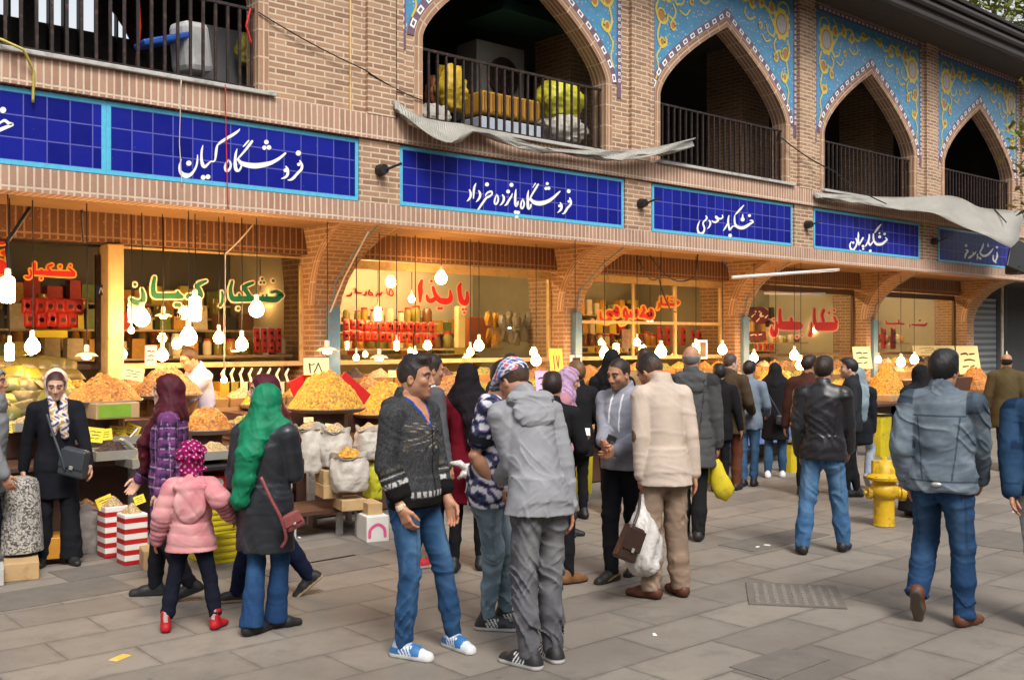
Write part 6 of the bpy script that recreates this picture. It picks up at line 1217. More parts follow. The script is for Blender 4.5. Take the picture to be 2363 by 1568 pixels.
        V, Q = S.mesh(); parts.append((V, Q, np.tile(p.skin, (len(V), 1)))); n = 0; QQ = []
        for v, q_, c in parts: QQ.append(q_ + n); n += len(v)
        p.bodyo = npmesh('body', np.concatenate([a[0] for a in parts]), np.concatenate(QQ), np.concatenate([a[2] for a in parts]), M_SKIN, p.root); return p
    def hair(p, style='short', col=(.018, .012, .010), vol=0.0):
        k = p.hs; S = SDF(p.hc - .2 * k, p.hc + .22 * k, max(.0048, .001 * p.Z / p.s)); H = p.hp; M = p.HM; g = {'short': .009, 'quiff': .005}.get(style, .012) + vol
        S.ell(H((0, -.021, .032)), ((.076 + g * .7) * k, (.094 + g) * k, (.090 + g) * k), 0, M)
        if style == 'quiff': S.ell(H((0, .045, .110)), (.050 * k, .046 * k, .034 * k), .025, M); S.ell(H((.0, .0, .114)), (.052 * k, .075 * k, .030 * k), .03, M)
        if style == 'full': S.ell(H((0, .02, .095)), (.07 * k, .075 * k, .045 * k), .03, M)
        X, Y, Z = S.ax[0][:, None, None] - p.hc[0], S.ax[1][None, :, None] - p.hc[1], S.ax[2][None, None, :] - p.hc[2]; x, y, z = ((M[0, i] * X + M[1, i] * Y + M[2, i] * Z) / k for i in range(3))
        if style == 'bald': cut = np.maximum(z - (.028 - .05 * np.clip(y, -1, .03)), np.interp(y, [-.12, -.05, -.015, .02, .05], [-.09, -.085, -.03, .0, .3]) - z)
        else: cut = np.interp(y, [-.13, -.06, -.022, .012, .030, .050, .085, .11], [-.092, -.088, -.035, -.03, .05, .068, .092, .096]) - z
        S.D = np.maximum(S.D, (cut * k).astype(np.float32)); S.D += (-.0045 * vn(x * 70 + z * 12, y * 26 + z * 9, z * 30) - .003 * vn(x * 150, y * 60, z * 60 + 40 * y) + .003).astype(np.float32)
        V, Q = S.mesh(); q = (V - p.hc) @ M / k; e = (np.interp(q[:, 1], [-.13, -.06, -.022, .012, .030, .050, .085, .11], [-.092, -.088, -.035, -.03, .05, .068, .092, .096]) - q[:, 2]) if style != 'bald' else np.full(len(V), -1.)
        t = sm(-.016, .0, e + .012 * (vn(q[:, 0] * 90, q[:, 1] * 90, q[:, 2] * 90) - .5)) * .65 + (.25 * sm(.05, -.03, q[:, 2]) if style in ('quiff', 'short') else 0); npmesh('hair', V, Q, mixc(np.tile(np.array(col), (len(V), 1)), p.skin * .55, np.clip(t, 0, .8)), M_HAIR, p.root); return p
    def hijab(p, col, drape=.24, back=(), low=1.30, open_=(.060, .088), m=None, fcol=None, name='headscarf', set_back=0.0, width=.165):
        k = p.hs; h = max(.007, .0013 * p.Z / p.s); S = SDF(np.minimum(p.hc - .42, p.hc - .42), p.hc + .22, h)
        if back:
            lo = np.minimum(S.lo, np.min([np.array(b[0]) for b in back], 0) - .2); hi = np.maximum(p.hc + .22, np.max([np.array(b[0]) for b in back], 0) + .2); S = SDF(lo, hi, h)
        H = p.hp; M = p.HM; S.ell(H((0, -.022 - set_back, .026)), (.093 * k, .118 * k, .113 * k), 0, M); S.cone(H((0, -.01, -.03)), H((0, .0, -.11)), .088 * k, .085 * k, .03)
        S.cone(H((0, -.05, -.03)), p.up((0, -.05, 1.42)), .09, .10, .04); a = p.up((0, -.0, 1.44)); b = p.up((0, .0, low)); S.cone(p.nk + np.array((0, 0, .02)), a, .09, .115, .04, (p.U[:, 0], 1.45)); S.cone(a, b, .115, .105, .03, (p.U[:, 0], width / .1))
        for seq in back:
            pts = seq[0:1] and [np.array(q) for q in seq[1]]; rr = seq[2]
            for i in range(len(pts) - 1): S.cone(pts[i], pts[i + 1], rr[i], rr[i + 1], .03, (p.U[:, 0], 1.5))
        S.wrinkle(lambda X, Y, Z: -.008 * drapefold(X, Y, Z, p.seed)); S.cone(H((0, .05, -.008)), H((0, .2, -.008)), open_[1] * k, open_[1] * 1.1 * k, .012, (p.HM[:, 0], open_[0] / open_[1]), 's')
        V, Q = S.mesh(); c = fcol(V, p) if fcol else np.tile(np.array(col), (len(V), 1)); npmesh(name, V, Q, c, m or M_CLOTH, p.root); return p
    # ---- clothes
    def top(p, col, hem=.86, ease=.028, name='jacket', m=None, hood=None, collar=True, sleeve=1.0, puff=0.0, hemw=None, wr=.005, fq=1.0, hollow=None, cuff=.0):
        h = p.h * fq; lo = np.min([p.sh[0], p.sh[1], *p.el, *p.wr, p.pel - np.array((.3, .3, 0))], 0) - .13; hi = np.max([p.sh[0], p.sh[1], *p.el, *p.wr, p.pel + np.array((.3, .3, 0))], 0) + .15; lo[2] = min(lo[2], hem - .05); hi[2] = max(hi[2], p.nk[2] + .12); S = SDF(lo, hi, h)
        b, e = p.build, ease; o = (0, 0, .93); o2 = p.pel; Wd = (hemw or (.165 * b + e)) - .008
        up_ = [(.88, .152 * b + e * .8, .108 + e * .9, 0), (1.05, .136 * b + e * .8, .102 + e, .0), (1.2, .142 * b + e * .8, .112 + e, .004), (1.32, .150 * b + e * .7, .116 + e * .8, .0), (1.41, .142 * b + e * .5, .098 + e * .6, -.012), (1.46, .11 * b + e * .4, .08 + e * .4, -.02), (1.505, .066 + e * .3, .066 + e * .3, -.018)]
        x_ = [(z, rx, ry, cy) for z, rx, ry, cy in up_ if z >= min(hem, .93) or z > .9]
        S.prof([(z - .93 + p.pel[2], rx, ry, cy) for z, rx, ry, cy in x_], 0, p.U, o2)
        if hem < .95: S.prof([(hem - .93 + p.pel[2] if hem > .7 else hem, Wd, (.112 + e) * (Wd / (.165 * b + e)) ** .8, -.004), (p.pel[2] + .03, .155 * b + e * .8, .113 + e, 0), (p.pel[2] + .10, .13 * b + e * .7, .098 + e * .9, 0)], .05, None, (p.pel[0], p.pel[1], 0))
        for i in (0, 1):
            sh, el, wr_ = p.sh[i], p.el[i], p.wr[i]; inn = p.up(((1 if i == 0 else -1) * .07, -.015, 1.425)); S.cone(inn, sh, .060 + e * .5, .056 + e * .55, .03); fl = .2 * puff
            S.cone(sh, el if sleeve >= .55 else sh + (el - sh) * .62, .057 + e * .55 + fl * .05, (.046 if sleeve >= .55 else .054) + e * .6 + fl * .1, .010)
            if sleeve < .55: continue
            we = el + (wr_ - el) * min(1, (sleeve - .5) * 2); S.cone(el, we, .045 + e * .6 + fl * .1, .034 + e * .5 + cuff, .006)
        if sleeve < .55:
            pass
        up = p.up
        if hood:
            Sh = SDF(up((0, -.02, 1.43)) - .27, up((0, -.02, 1.43)) + .25, h)
            Sh.ell(up((0, -.125, 1.385)), (.135, .045, .105), 0, p.U); Sh.ell(up((0, -.105, 1.46)), (.145, .055, .05), .03, p.U); [Sh.cone(up((sx * .09, -.07, 1.475)), up((sx * .078, .035, 1.445)), .045, .022, .03) for sx in (-1, 1)]
            Sh.wrinkle(lambda X, Y, Z: -.008 * drapefold(X * .8, Y * .8, Z * 1.6, p.seed + 3)); Vh, Qh = Sh.mesh(); vh = (Vh - p.pel) @ p.U + np.array((0, 0, .93)); ch = col(dict(v=vh, arm=np.zeros(len(Vh)), t=np.zeros(len(Vh)), V=Vh)) if callable(col) else np.tile(np.array(col), (len(Vh), 1)); npmesh('hood', Vh, Qh, ch, m or M_CLOTH, p.root)
        if collar: S.cone(p.nk + p.U @ np.array((0, -.008, -.03)), p.nk + p.U @ np.array((0, -.014, .018)), .072, .074, .02)
        S.wrinkle(lambda X, Y, Z: -.95 * wr * folds(X, Y, Z, p.seed) * (1 if not puff else .6) - (puff * .012 * np.abs(np.sin(Z * 26 + 2 * X)) if puff else 0))
        S.cone(p.nk + p.U @ np.array((0, .0, -.0)), p.nk + p.U @ np.array((0, -.02, .14)), .050, .058, .005, None, 's')
        V, Q = S.mesh(); v = (V - p.pel) @ p.U + np.array((0, 0, .93)); arm = np.zeros(len(V)); t = np.zeros(len(V))
        for i in (0, 1):
            for a, b_, t0 in ((p.sh[i], p.el[i], 0.), (p.el[i], p.wr[i], 1.)):
                d = b_ - a; tt = np.clip(((V - a) @ d) / (d @ d), 0, 1); ds = np.linalg.norm(V - a - tt[:, None] * d, axis=1); ok = (ds < .060 + e * 1.1) & ((np.abs(v[:, 0]) > .15 * b) | (t0 == 1) & (ds < .045 + e)); t = np.where(ok & ((tt > .001) | (t0 == 0)), t0 + tt, t); arm = np.where(ok, i + 1, arm)
        p.tv = dict(v=v, arm=arm, t=t, V=V); c = col(p.tv) if callable(col) else np.tile(np.array(col), (len(V), 1)); p.topo = npmesh(name, V, Q, c, m or M_CLOTH, p.root); return p
    def legs(p, col, fit=0.0, flare=0.0, name='trousers', m=None, wr=.006, end=.0, fq=1.0):
        A = [q['a'] for q in p.foot]; K = [q['knee'] for q in p.foot]; P = A + K + [p.pel]; S = SDF(np.min(P, 0) - .24, np.max(P, 0) + .24, p.h * fq); b = p.build
        S.ell(p.pel + np.array((0, -.005, -.01)), (.150 * b, .112, .13), 0)
        for i in (0, 1):
            q = p.foot[i]; sx = 1 if i == 0 else -1; hip, kn, a = q['hip'], q['knee'], q['a'] + unit(q['knee'] - q['a']) * end; S.cone(hip + np.array((0, -.01, 0)), kn, .086 * b ** .5 + fit * .5, .060 + fit * .8, .025); S.cone(hip + np.array((0, -.05, .0)), hip + np.array((0, -.03, -.12)), .075, .06, .04); S.cone(kn, a + (kn - a) * .45, .058 + fit * .8, .056 + fit + flare * .3, .02); S.cone(a + (kn - a) * .45, a + unit(kn - a) * -.015, .056 + fit + flare * .3, .044 + fit * 1.15 + flare, .02)
        kz = (K[0][2] + K[1][2]) / 2; S.wrinkle(lambda X, Y, Z: -.95 * folds(X * 1.2, Y * 1.2, Z, p.seed) * wr * (.45 + .8 * np.exp(-((Z - kz) / .10) ** 2) + 1.0 * np.exp(-((Z - .18) / .10) ** 2) + .6 * np.exp(-((Z - .80) / .07) ** 2)))
        for i in (0, 1):                                            # cut the hems flat
            q = p.foot[i]; a = q['a']; d = unit(a - q['knee']); w_ = S.win(a - .17, a + .17)
            if w_:
                sl, X, Y, Z = w_; c = a + d * (.035 - end); pl = (X - c[0]) * d[0] + (Y - c[1]) * d[1] + (Z - c[2]) * d[2]; oth = p.foot[1 - i]['a']
                nearer = ((X - a[0]) ** 2 + (Y - a[1]) ** 2 + (Z - a[2]) ** 2) < ((X - oth[0]) ** 2 + (Y - oth[1]) ** 2 + (Z - oth[2]) ** 2); S.D[sl] = np.where(nearer, np.maximum(S.D[sl], pl), S.D[sl])
        V, Q = S.mesh(); c = col(dict(v=V, p=p, K=K, A=A)) if callable(col) else np.tile(np.array(col), (len(V), 1)); npmesh(name, V, Q, c, m or M_CLOTH, p.root); return p
    def shoes(p, col, kind='shoe', sole=(.02, .02, .02), accent=None, name='shoe'):
        for i in (0, 1):
            q = p.foot[i]; a, M = q['a'], q['M']; T = lambda x, y, z: a + M @ np.array((x, y, z)); S = SDF(a - .3, a + .3, max(.0055, .0010 * p.Z / p.s)); s_ = M[:, 0]; bt = 1.15 if kind == 'boot' else 1
            S.cone(T(0, -.045, -.045), T(0, .085, -.052), .037 * bt, .040 * bt, .02); S.cone(T(0, .085, -.052), T(0, .165, -.06), .040 * bt, .029 * bt, .02, (s_, 1.12)); S.cone(T(0, -.03, -.04), T(0, -.012, .015 if kind != 'boot' else .10), .042 * bt, .043 * bt, .03); S.cone(T(0, .0, -.02), T(0, .09, -.045), .04, .03, .03)
            if kind == 'sneaker': S.cone(T(0, -.05, -.066), T(0, .165, -.070), .042, .036, .012, (s_, 1.1))
            X, Y, Z = S.ax[0][:, None, None] - a[0], S.ax[1][None, :, None] - a[1], S.ax[2][None, None, :] - a[2]; z = M[0, 2] * X + M[1, 2] * Y + M[2, 2] * Z; S.D = np.maximum(S.D, (-(z + .0835)).astype(np.float32))
            V, Q = S.mesh(); v = (V - a) @ M; c = col(v) if callable(col) else np.tile(np.array(col), (len(V), 1))
            so_ = v[:, 2] < (-.060 if kind == 'sneaker' else -.070); c[so_] = sole
            if accent is not None: st = (np.abs(((v[:, 1] + v[:, 2] * .6 - .03) / .022) % 1 - .5) < .22) & (v[:, 1] > -.005) & (v[:, 1] < .075) & (np.abs(v[:, 0]) > .018) & ~so_ & (v[:, 2] < -.005); c[st] = accent
            npmesh(name, V, Q, c, M_SHOE, p.root)
        return p
    def extra(p, name, S, col, m=None):
        V, Q = S.mesh(); c = col(V) if callable(col) else np.tile(np.array(col), (len(V), 1)); return npmesh(name, V, Q, c, m or M_CLOTH, p.root)
# ---- dyes
def denim(base, fade, back=False):
    b, f = np.array(base), np.array(fade)
    def fn(d):
        v = d['v']; p = d['p']; t = np.zeros(len(v)); yc = np.zeros(len(v))
        for k in range(2):
            K = d['K'][k]; near = np.abs(v[:, 0] - K[0]) < .14; fr = np.exp(-((v[:, 2] - .66) / .17) ** 2 - ((v[:, 0] - K[0]) / .055) ** 2); t = np.maximum(t, np.where(near, fr * .75, 0)); t = np.maximum(t, np.where(near, .35 * np.exp(-((v[:, 2] - K[2] + .05) / .1) ** 2 - ((v[:, 0] - K[0]) / .05) ** 2), 0))
        n = folds(v[:, 0] * 1.2, v[:, 1] * 1.2, v[:, 2], p.seed); c = mixc(np.tile(b, (len(v), 1)), f, np.clip(t + .18 * n, 0, 1)); seam = (np.abs(np.abs(v[:, 0]) - .155) < .008) & (v[:, 2] > .5); c[seam] *= .75
        pk = (v[:, 1] < -.06) & (v[:, 2] > .80) & (v[:, 2] < .94) & (np.abs(np.abs(v[:, 0]) - .08) < .06); edge = pk & ((np.abs(np.abs(np.abs(v[:, 0]) - .08) - .055) < .005) | (np.abs(v[:, 2] - .93) < .006)); c[edge] = c[edge] * .6; return c
    return fn
def plaid(a, b, c_, d_):
    a, b, c_, d_ = map(np.array, (a, b, c_, d_))
    def fn(t):
        v = t['v']; u = np.where(t['arm'] > 0, np.arctan2(v[:, 1], v[:, 0] - np.sign(v[:, 0]) * .22) * .06, np.arctan2(v[:, 1], v[:, 0]) * .17); w_ = np.where(t['arm'] > 0, t['t'] * .27, v[:, 2]); c = np.tile(a, (len(v), 1))
        for q in (u, w_):
            f = (q / .075) % 1; c = mixc(c, b, ((f < .32) * .6).astype(float)); c = mixc(c, c_, ((f > .60) & (f < .72)) * .75); c = mixc(c, d_, ((f > .86) & (f < .93)) * .8)
        return c
    return fn
# ================================================================== PEOPLE: who stands where
BLACK, INKB = (.013, .013, .015), (.016, .018, .028)
def cx(*a): return tuple(a)
WHITE = (.7, .7, .7)
def stripey(base, arms):                      # knit jacket with patterned bands
    def fn(t):
        v = t['v']; c = np.tile(np.array(base), (len(v), 1)); g = np.random.RandomState(3).rand(len(v)) * 2 - 1; c *= (1 + .5 * g)[:, None]
        x, z = v[:, 0], v[:, 2]; ch = (z > 1.20) & (z < 1.36) & (t['arm'] == 0) & (v[:, 1] > 0); w_ = np.sin(x * 60 + 9 * np.sin(z * 40)) * np.sin(z * 75 + x * 30); c = mixc(c, (.10, .085, .06), (ch & (w_ > .15)) * .8); c = mixc(c, (.30, .29, .27), (ch & (w_ > .72)) * .8)
        tt = t['t']; A = t['arm'] > 0
        for a, b, cc in ((1.10, 1.17, (.11, .09, .06)), (1.20, 1.235, (.012,) * 3), (1.27, 1.30, (.30, .29, .25)), (1.36, 1.385, (.012,) * 3), (1.42, 1.52, (.48, .47, .46))):
            k = A & (tt > a) & (tt < b); zz = np.sin(np.arctan2(v[:, 1], v[:, 0] - np.sign(x) * .24) * 11) > -.35; c = mixc(c, cc, (k & (zz | (b - a < .05))) * .9)
        c = mixc(c, (.010, .010, .010), (A & (tt > 1.54)) * 1.0); h = ~A
        c = mixc(c, (.45, .44, .43), (h & (z > .935) & (z < .965) & (np.sin(np.arctan2(v[:, 1], x) * 26) > -.3)) * .9); c = mixc(c, (.009, .009, .009), (h & (z < .925)) * 1.0); zp = h & (np.abs(x) < .007) & (v[:, 1] > .05); c = mixc(c, (.01, .01, .01), zp * .9)
        vk = h & (v[:, 1] > .02) & (np.abs(x) < (z - 1.325) * .5); c = mixc(c, (.01, .05, .26), vk * 1.0); vs = h & (v[:, 1] > .0) & (np.abs(x) < (z - 1.345) * .42); c = mixc(c, np.array((.42, .21, .125)), vs * 1.0)
        return c
    return fn
def seams(base, lt, back=True, patch=None, dark=None):      # jackets with yoke and seam lines
    def fn(t):
        v = t['v']; c = np.tile(np.array(base), (len(v), 1)); x, y, z = v[:, 0], v[:, 1], v[:, 2]; n = folds(x * .6, y * .6, z * .5, 3); c = mixc(c, lt, np.clip(.28 + .35 * n, 0, .7)); A = t['arm'] > 0
        if dark is not None:
            ln = (~A) & (((np.abs(z - 1.335) < .006) & (y < 0)) | (np.abs(z - .925) < .006) | ((np.abs(np.abs(x) - .105 - (z - 1.1) * .1) < .005) & (z < 1.33) & (z > .92))) | A & (t['t'] < .05) | A & (t['t'] > 1.84) & (t['t'] < 1.87); c = mixc(c, dark, ln * .75)
        if patch is not None:
            e = A & (((t['t'] - 1.0) / .24) ** 2 + ((np.abs(x) - .27) / .045) ** 2 < 1) & (y < .02); c = mixc(c, patch, e * 1.0)
        return c
    return fn
def plain(base, lt=None, amt=.25):
    lt = np.array(lt if lt is not None else np.array(base) * 1.6); b = np.array(base)
    def fn(t):
        v = t['v'] ; n = folds(v[:, 0] * .7, v[:, 1] * .7, v[:, 2] * .6, 5); return mixc(np.tile(b, (len(v), 1)), lt, np.clip(amt * (.6 + n), 0, 1))
    return fn
def plainV(base, amt=.2):
    b = np.array(base); return lambda V, p=None: mixc(np.tile(b, (len(V), 1)), b * 1.8, np.clip(amt * (.6 + folds(V[:, 0], V[:, 1], V[:, 2] * .6, 2)), 0, 1))
# -- woman in black with the pale scarf
def pale_scarf(V, p):
    n = np.sin(V[:, 0] * 70 + 3 * np.sin(V[:, 2] * 40)) * np.sin(V[:, 2] * 55 + 20 * V[:, 0]); c = np.tile(np.array((.66, .58, .50)), (len(V), 1)); f = V[:, 2] < p.hc[2] - .10; c = mixc(c, (.45, .22, .03), (f & (n > .45)) * .9); c = mixc(c, (.01, .02, .18), (f & (n < -.35)) * .95); return c
p = Person('woman in a black coat and pale scarf before the orange nut heap', ((95, 1303), (165, 1300)), 10, 1.60, head=(12, 16), hands=((52, 1092, .05), (206, 1078, .03)), skin='c', toe=(12, -8))
p.body(curl=(.5, .5), hair=(.05, .015, .015)); p.legs(plain((.014, .015, .020)) and (lambda d: np.tile(np.array((.013, .014, .018)), (len(d['v']), 1))), fit=.022, flare=.03); p.shoes((.014, .014, .014), 'shoe')
p.hair('short', (.045, .012, .014), .002); p.top(plain((.011, .012, .016)), hem=.60, ease=.022, name='coat', hemw=.205, sleeve=1.0, collar=False, wr=.003)
S = SDF(p.hc - .5, p.hc + .25, .008); H = p.hp; S.ell(H((0, -.066, .030)), (.100, .108, .114), 0, p.HM); S.cone(H((0, -.055, -.02)), p.nk + np.array((0, -.03, -.02)), .085, .085, .03)
S.cone(p.nk + np.array((-.05, .07, -.0)), p.up((-.035, .14, 1.30)), .035, .045, .02); S.cone(p.nk + np.array((.05, .07, -.0)), p.up((.03, .145, 1.28)), .035, .042, .02); S.cone(p.up((-.035, .14, 1.30)), p.up((-.045, .135, 1.17)), .045, .04, .01); S.cone(p.up((.03, .145, 1.28)), p.up((.05, .14, 1.19)), .042, .03, .01)
S.wrinkle(lambda X, Y, Z: .004 * folds(X, Y, Z)); S.cone(H((0, .02, .0)), H((0, .25, .0)), .084, .09, .01, (p.HM[:, 0], .84), 's'); p.extra('headscarf', S, lambda V: pale_scarf(V, p), M_SILK); P_W = p
# -- person in grey at the picture edge
p = Person('person in a grey coat cut off by the picture edge', ((-60, 1345), (-18, 1330)), 70, 1.64, hands=((14, 1112, .1), (-80, 1120, 0)), lean=6); p.body(); p.legs((.012, .014, .026), fit=.012); p.shoes(BLACK); p.hijab((.20, .21, .22), low=1.25); p.top(plain((.17, .18, .19)), hem=.72, ease=.045, name='coat', hemw=.24)
# -- plaid woman
p = Person('woman in a purple plaid shirt and dark burgundy headscarf walking past the stall', ((352, 1372), (432, 1385)), -98, 1.60, hands=((318, 1112, -.1), (.30, .02, .86, 0)), skin='c', head=(0, 2), fq=.85, pitch=(0, 20), lift=(0, .05)); p.body()
p.legs((.012, .012, .016), fit=.006); p.shoes(BLACK, 'sneaker', (.02, .02, .02)); p.top(plaid((.055, .025, .085), (.17, .05, .16), (.014, .012, .03), (.42, .30, .42)), hem=.60, ease=.035, name='plaid_shirt', hemw=.20, fq=.85)
p.hijab((.055, .006, .014), low=1.29, m=M_SILK, fcol=lambda V, p: mixc(np.tile(np.array((.045, .006, .012)), (len(V), 1)), (.10, .007, .016), np.clip(.3 + .4 * drapefold(V[:, 0], V[:, 1], V[:, 2], 1), 0, 1)), back=[((0, .2, 1.0), [p.up((0, .10, 1.38)), p.up((.02, .19, 1.22)), p.up((.03, .2, 1.0))], (.06, .05, .03))], open_=(.062, .09), width=.19)
# -- child
p = Person('small child in pink hooded jacket, magenta cap and red boots', ((500, 1448), (383, 1455)), 176, 1.13, hs=1.40, hands=((532, 1190, .02), (.33, .05, .90, 0)), toe=(28, -6), fq=.75); p.body()
p.legs((.010, .012, .022), fit=.016, end=.08); p.shoes(lambda v: np.where((v[:, 2:3] > .02) & (np.abs(v[:, 0:1]) < .02), np.array([[.4, .3, .3]]), np.array([[.38, .006, .01]])), 'boot', (.02, .012, .012))
PINK = np.array((.50, .17, .20))
def pinkj(t):
    v = t['v']; c = np.tile(PINK, (len(v), 1)); n = folds(v[:, 0] * .6, v[:, 1] * .6, v[:, 2] * .5, 2); c = mixc(c, (.62, .32, .32), np.clip(.3 + .5 * n, 0, .8)); k = (t['arm'] > 0) & (np.sin(t['t'] * 30) > .3) & (t['t'] > 1.0); c = mixc(c, (.16, .03, .08), k * .7); e = (np.abs(((v[:, 0] / .16) ** 2 + ((v[:, 2] - 1.22) / .26) ** 2) - 1) < .07) & (v[:, 1] < -.1) & (v[:, 2] < 1.26); return mixc(c, (.30, .13, .13), e * .35)
p.top(pinkj, hem=.80, ease=.065, name='padded_jacket', m=M_SILK, hood=True, puff=.8, hemw=.25, fq=.85)
S = SDF(p.up((-.3, -.4, .95)), p.up((.3, .1, 1.62)), .012); S.ell(p.up((0, -.165, 1.27)), (.155, .055, .20), 0, p.U); S.ell(p.up((0, -.14, 1.43)), (.17, .075, .06), .04, p.U); S.wrinkle(lambda X, Y, Z: .008 * folds(X, Y, Z * .7, 4)); p.extra('jacket_hood', S, lambda V: mixc(np.tile(PINK, (len(V), 1)), (.64, .34, .34), np.clip(.3 + .6 * folds(V[:, 0], V[:, 1], V[:, 2] * .5, 1), 0, 1)), M_SILK)
S = SDF(p.hc - .35, p.hc + .3, .0095); S.ell(p.hp((0, -.012, .03)), (.125, .145, .145), 0, p.HM); S.cone(p.hp((0, -.01, -.02)), p.hp((0, -.02, -.10)), .115, .105, .03); rnd = np.random.RandomState(2)
for k in range(70):
    d = rnd.normal(size=3); d /= np.linalg.norm(d)
    if d[1] > .55 and d[2] < .4: continue
    q = p.hp(d * np.array((.098, .113, .108)) + np.array((0, -.012, .03 if d[2] > -.3 else -.03))); S.ell(q, (.022, .022, .018), .01)
S.cone(p.hp((0, .06, -.02)), p.hp((0, .25, -.02)), .075, .08, .01, None, 's'); p.extra('knit_cap', S, lambda V: mixc(np.tile(np.array((.24, .008, .085)), (len(V), 1)), (.70, .42, .55), (np.sin(V[:, 0] * 95 + V[:, 1] * 30) * np.sin(V[:, 2] * 90 + 40 * V[:, 1]) > .66) * .9), M_CLOTH)
# -- green scarf
p = Person('woman in a bright green headscarf and dark coat walking in flared jeans', ((640, 1446), (584, 1462)), 152, 1.56, hands=((682, 1066, -.22), (545, 1190, -.05)), skin='c', head=(20, 4), fq=.85, toe=(48, 20)); p.body()
p.legs(denim((.018, .050, .13), (.05, .13, .28)), fit=.006, flare=.034, m=M_DENIM, name='flared_jeans', fq=.9); p.shoes(BLACK); p.top(plain((.012, .014, .019), (.035, .038, .046)), hem=.58, ease=.05, name='coat', m=M_LEATH, hemw=.225, fq=.9, wr=.007)
GREEN = lambda V, p: mixc(np.tile(np.array((.003, .10, .046)), (len(V), 1)), (.01, .24, .115), np.clip(.35 + .35 * drapefold(V[:, 0] * .7, V[:, 1] * .7, V[:, 2] * .7, 1), 0, 1))
p.hijab((.005, .18, .08), low=1.31, m=M_SILK, fcol=GREEN, width=.185, back=[((-.1, -.25, .85), [p.up((-.02, -.10, 1.44)), p.up((-.03, -.185, 1.28)), p.up((-.06, -.19, 1.10)), p.up((-.10, -.19, .95)), p.up((-.12, -.185, .90))], (.075, .062, .05, .042, .015))]); P_G = p
# -- striding woman behind
p = Person('striding woman in a burgundy headscarf and pale pink coat behind the green scarf', ((705, 1372), (540, 1388)), -84, 1.60, skin='c', hands=((.24, .1, .95, 0), (.28, .12, .95, 0)), pitch=(38, 0), lift=(.07, 0), fq=.9, lean=4); p.body(); p.legs((.008, .012, .030), fit=.010); p.shoes(BLACK, 'sneaker', (.35, .27, .16)); p.top(plain((.50, .36, .36), (.62, .5, .5)), hem=.70, ease=.045, name='coat', hemw=.24)
p.hijab((.06, .006, .014), low=1.16, m=M_SILK, width=.2, back=[((0, -.3, 1.0), [p.up((0, -.08, 1.40)), p.up((0, -.17, 1.22)), p.up((.0, -.19, 1.0))], (.1, .08, .04))])
# -- shopkeeper
p = Person('shopkeeper in a pale blue shirt stooping behind the brown nut heap', ((492, 1150), (464, 1150)), -62, 1.80, lean=15, head=(0, 22), hands=((.16, .38, 1.15, 0), (.0, .40, 1.12, 0)), fq=1.0); p.body(); p.legs((.02, .02, .03)); p.shoes(BLACK); p.hair('short', (.035, .018, .010)); p.top(plain((.34, .36, .52), (.48, .50, .64)), hem=.9, ease=.03, name='shirt')
# -- young man in knit jacket
p = Person('young man with quiffed black hair in a dark patterned knit jacket, thumb in his pocket', ((938, 1516), (1052, 1494)), 54, 1.755, head=(-20, 3, 0), lean=-3, shift=-38, hands=((926, 1170, .17), (1040, 1176, -.02)), skin='b', toe=(-4, 18), fq=.8)
p.body(beard=.35, curl=(.6, .45)); p.hair('quiff', (.014, .010, .010)); p.legs(denim((.022, .062, .145), (.09, .19, .34)), fit=.004, m=M_DENIM, name='jeans', wr=.008); p.shoes(lambda v: mixc(np.tile(np.array((.03, .14, .34)), (len(v), 1)), (.62, .64, .66), (v[:, 1] > .125) * .9 + ((np.abs(v[:, 1]) < .06) & (v[:, 2] > -.02)) * .5), 'sneaker', (.62, .62, .60), (.75, .75, .75))
p.top(stripey((.045, .046, .050), 1), hem=.875, ease=.03, name='knit_jacket', hood=True, hemw=.172, fq=.8, cuff=.006, sleeve=.84); P_K = p
w_ = p.wr[0]; S = SDF(w_ - .08, w_ + .08, .004); d = unit(p.wr[0] - p.el[0]); S.cone(w_ - d * .006, w_ + d * .006, .033, .033, 0); S.cone(w_ - d * .05, w_ + d * .05, .028, .028, .002, None, 's'); p.extra('bracelet', S, (.62, .50, .36))
# -- man behind him
p = Person('man in a grey sweater over a white collar standing behind the knit jacket', ((1010, 1305), (960, 1312)), 118, 1.74, hands=(None, None), head=(8, 12), toe=(0, 0)); p.body(); p.hair('short'); p.legs((.012, .012, .016)); p.shoes((.35, .02, .03), 'sneaker', (.4, .3, .3))
p.top(lambda t: mixc(np.tile(np.array((.085, .085, .095)), (len(t['v']), 1)), (.62, .66, .76), ((t['v'][:, 2] > 1.36) & (t['arm'] == 0)) * 1.0), hem=.85, ease=.035, name='sweater')
# -- burgundy coat woman from behind
p = Person('woman in a burgundy coat and black headscarf seen from behind', ((1110, 1312), (1048, 1318)), 172, 1.66, hands=((.24, .16, .93, 0), (.20, .20, .95, 0)), head=(-12, 6)); p.body(); p.legs((.010, .010, .012), fit=-.004); p.shoes(BLACK); p.top(plain((.115, .006, .014), (.19, .010, .02)), hem=.58, ease=.03, name='coat', hemw=.215)
p.hijab(BLACK, low=1.24, m=M_CLOTH, fcol=plainV((.012, .010, .012)), width=.15, back=[((0.1, -.3, .95), [p.up((.06, -.08, 1.42)), p.up((.08, -.16, 1.28)), p.up((.06, -.17, 1.08))], (.09, .06, .03))]); P_B = p
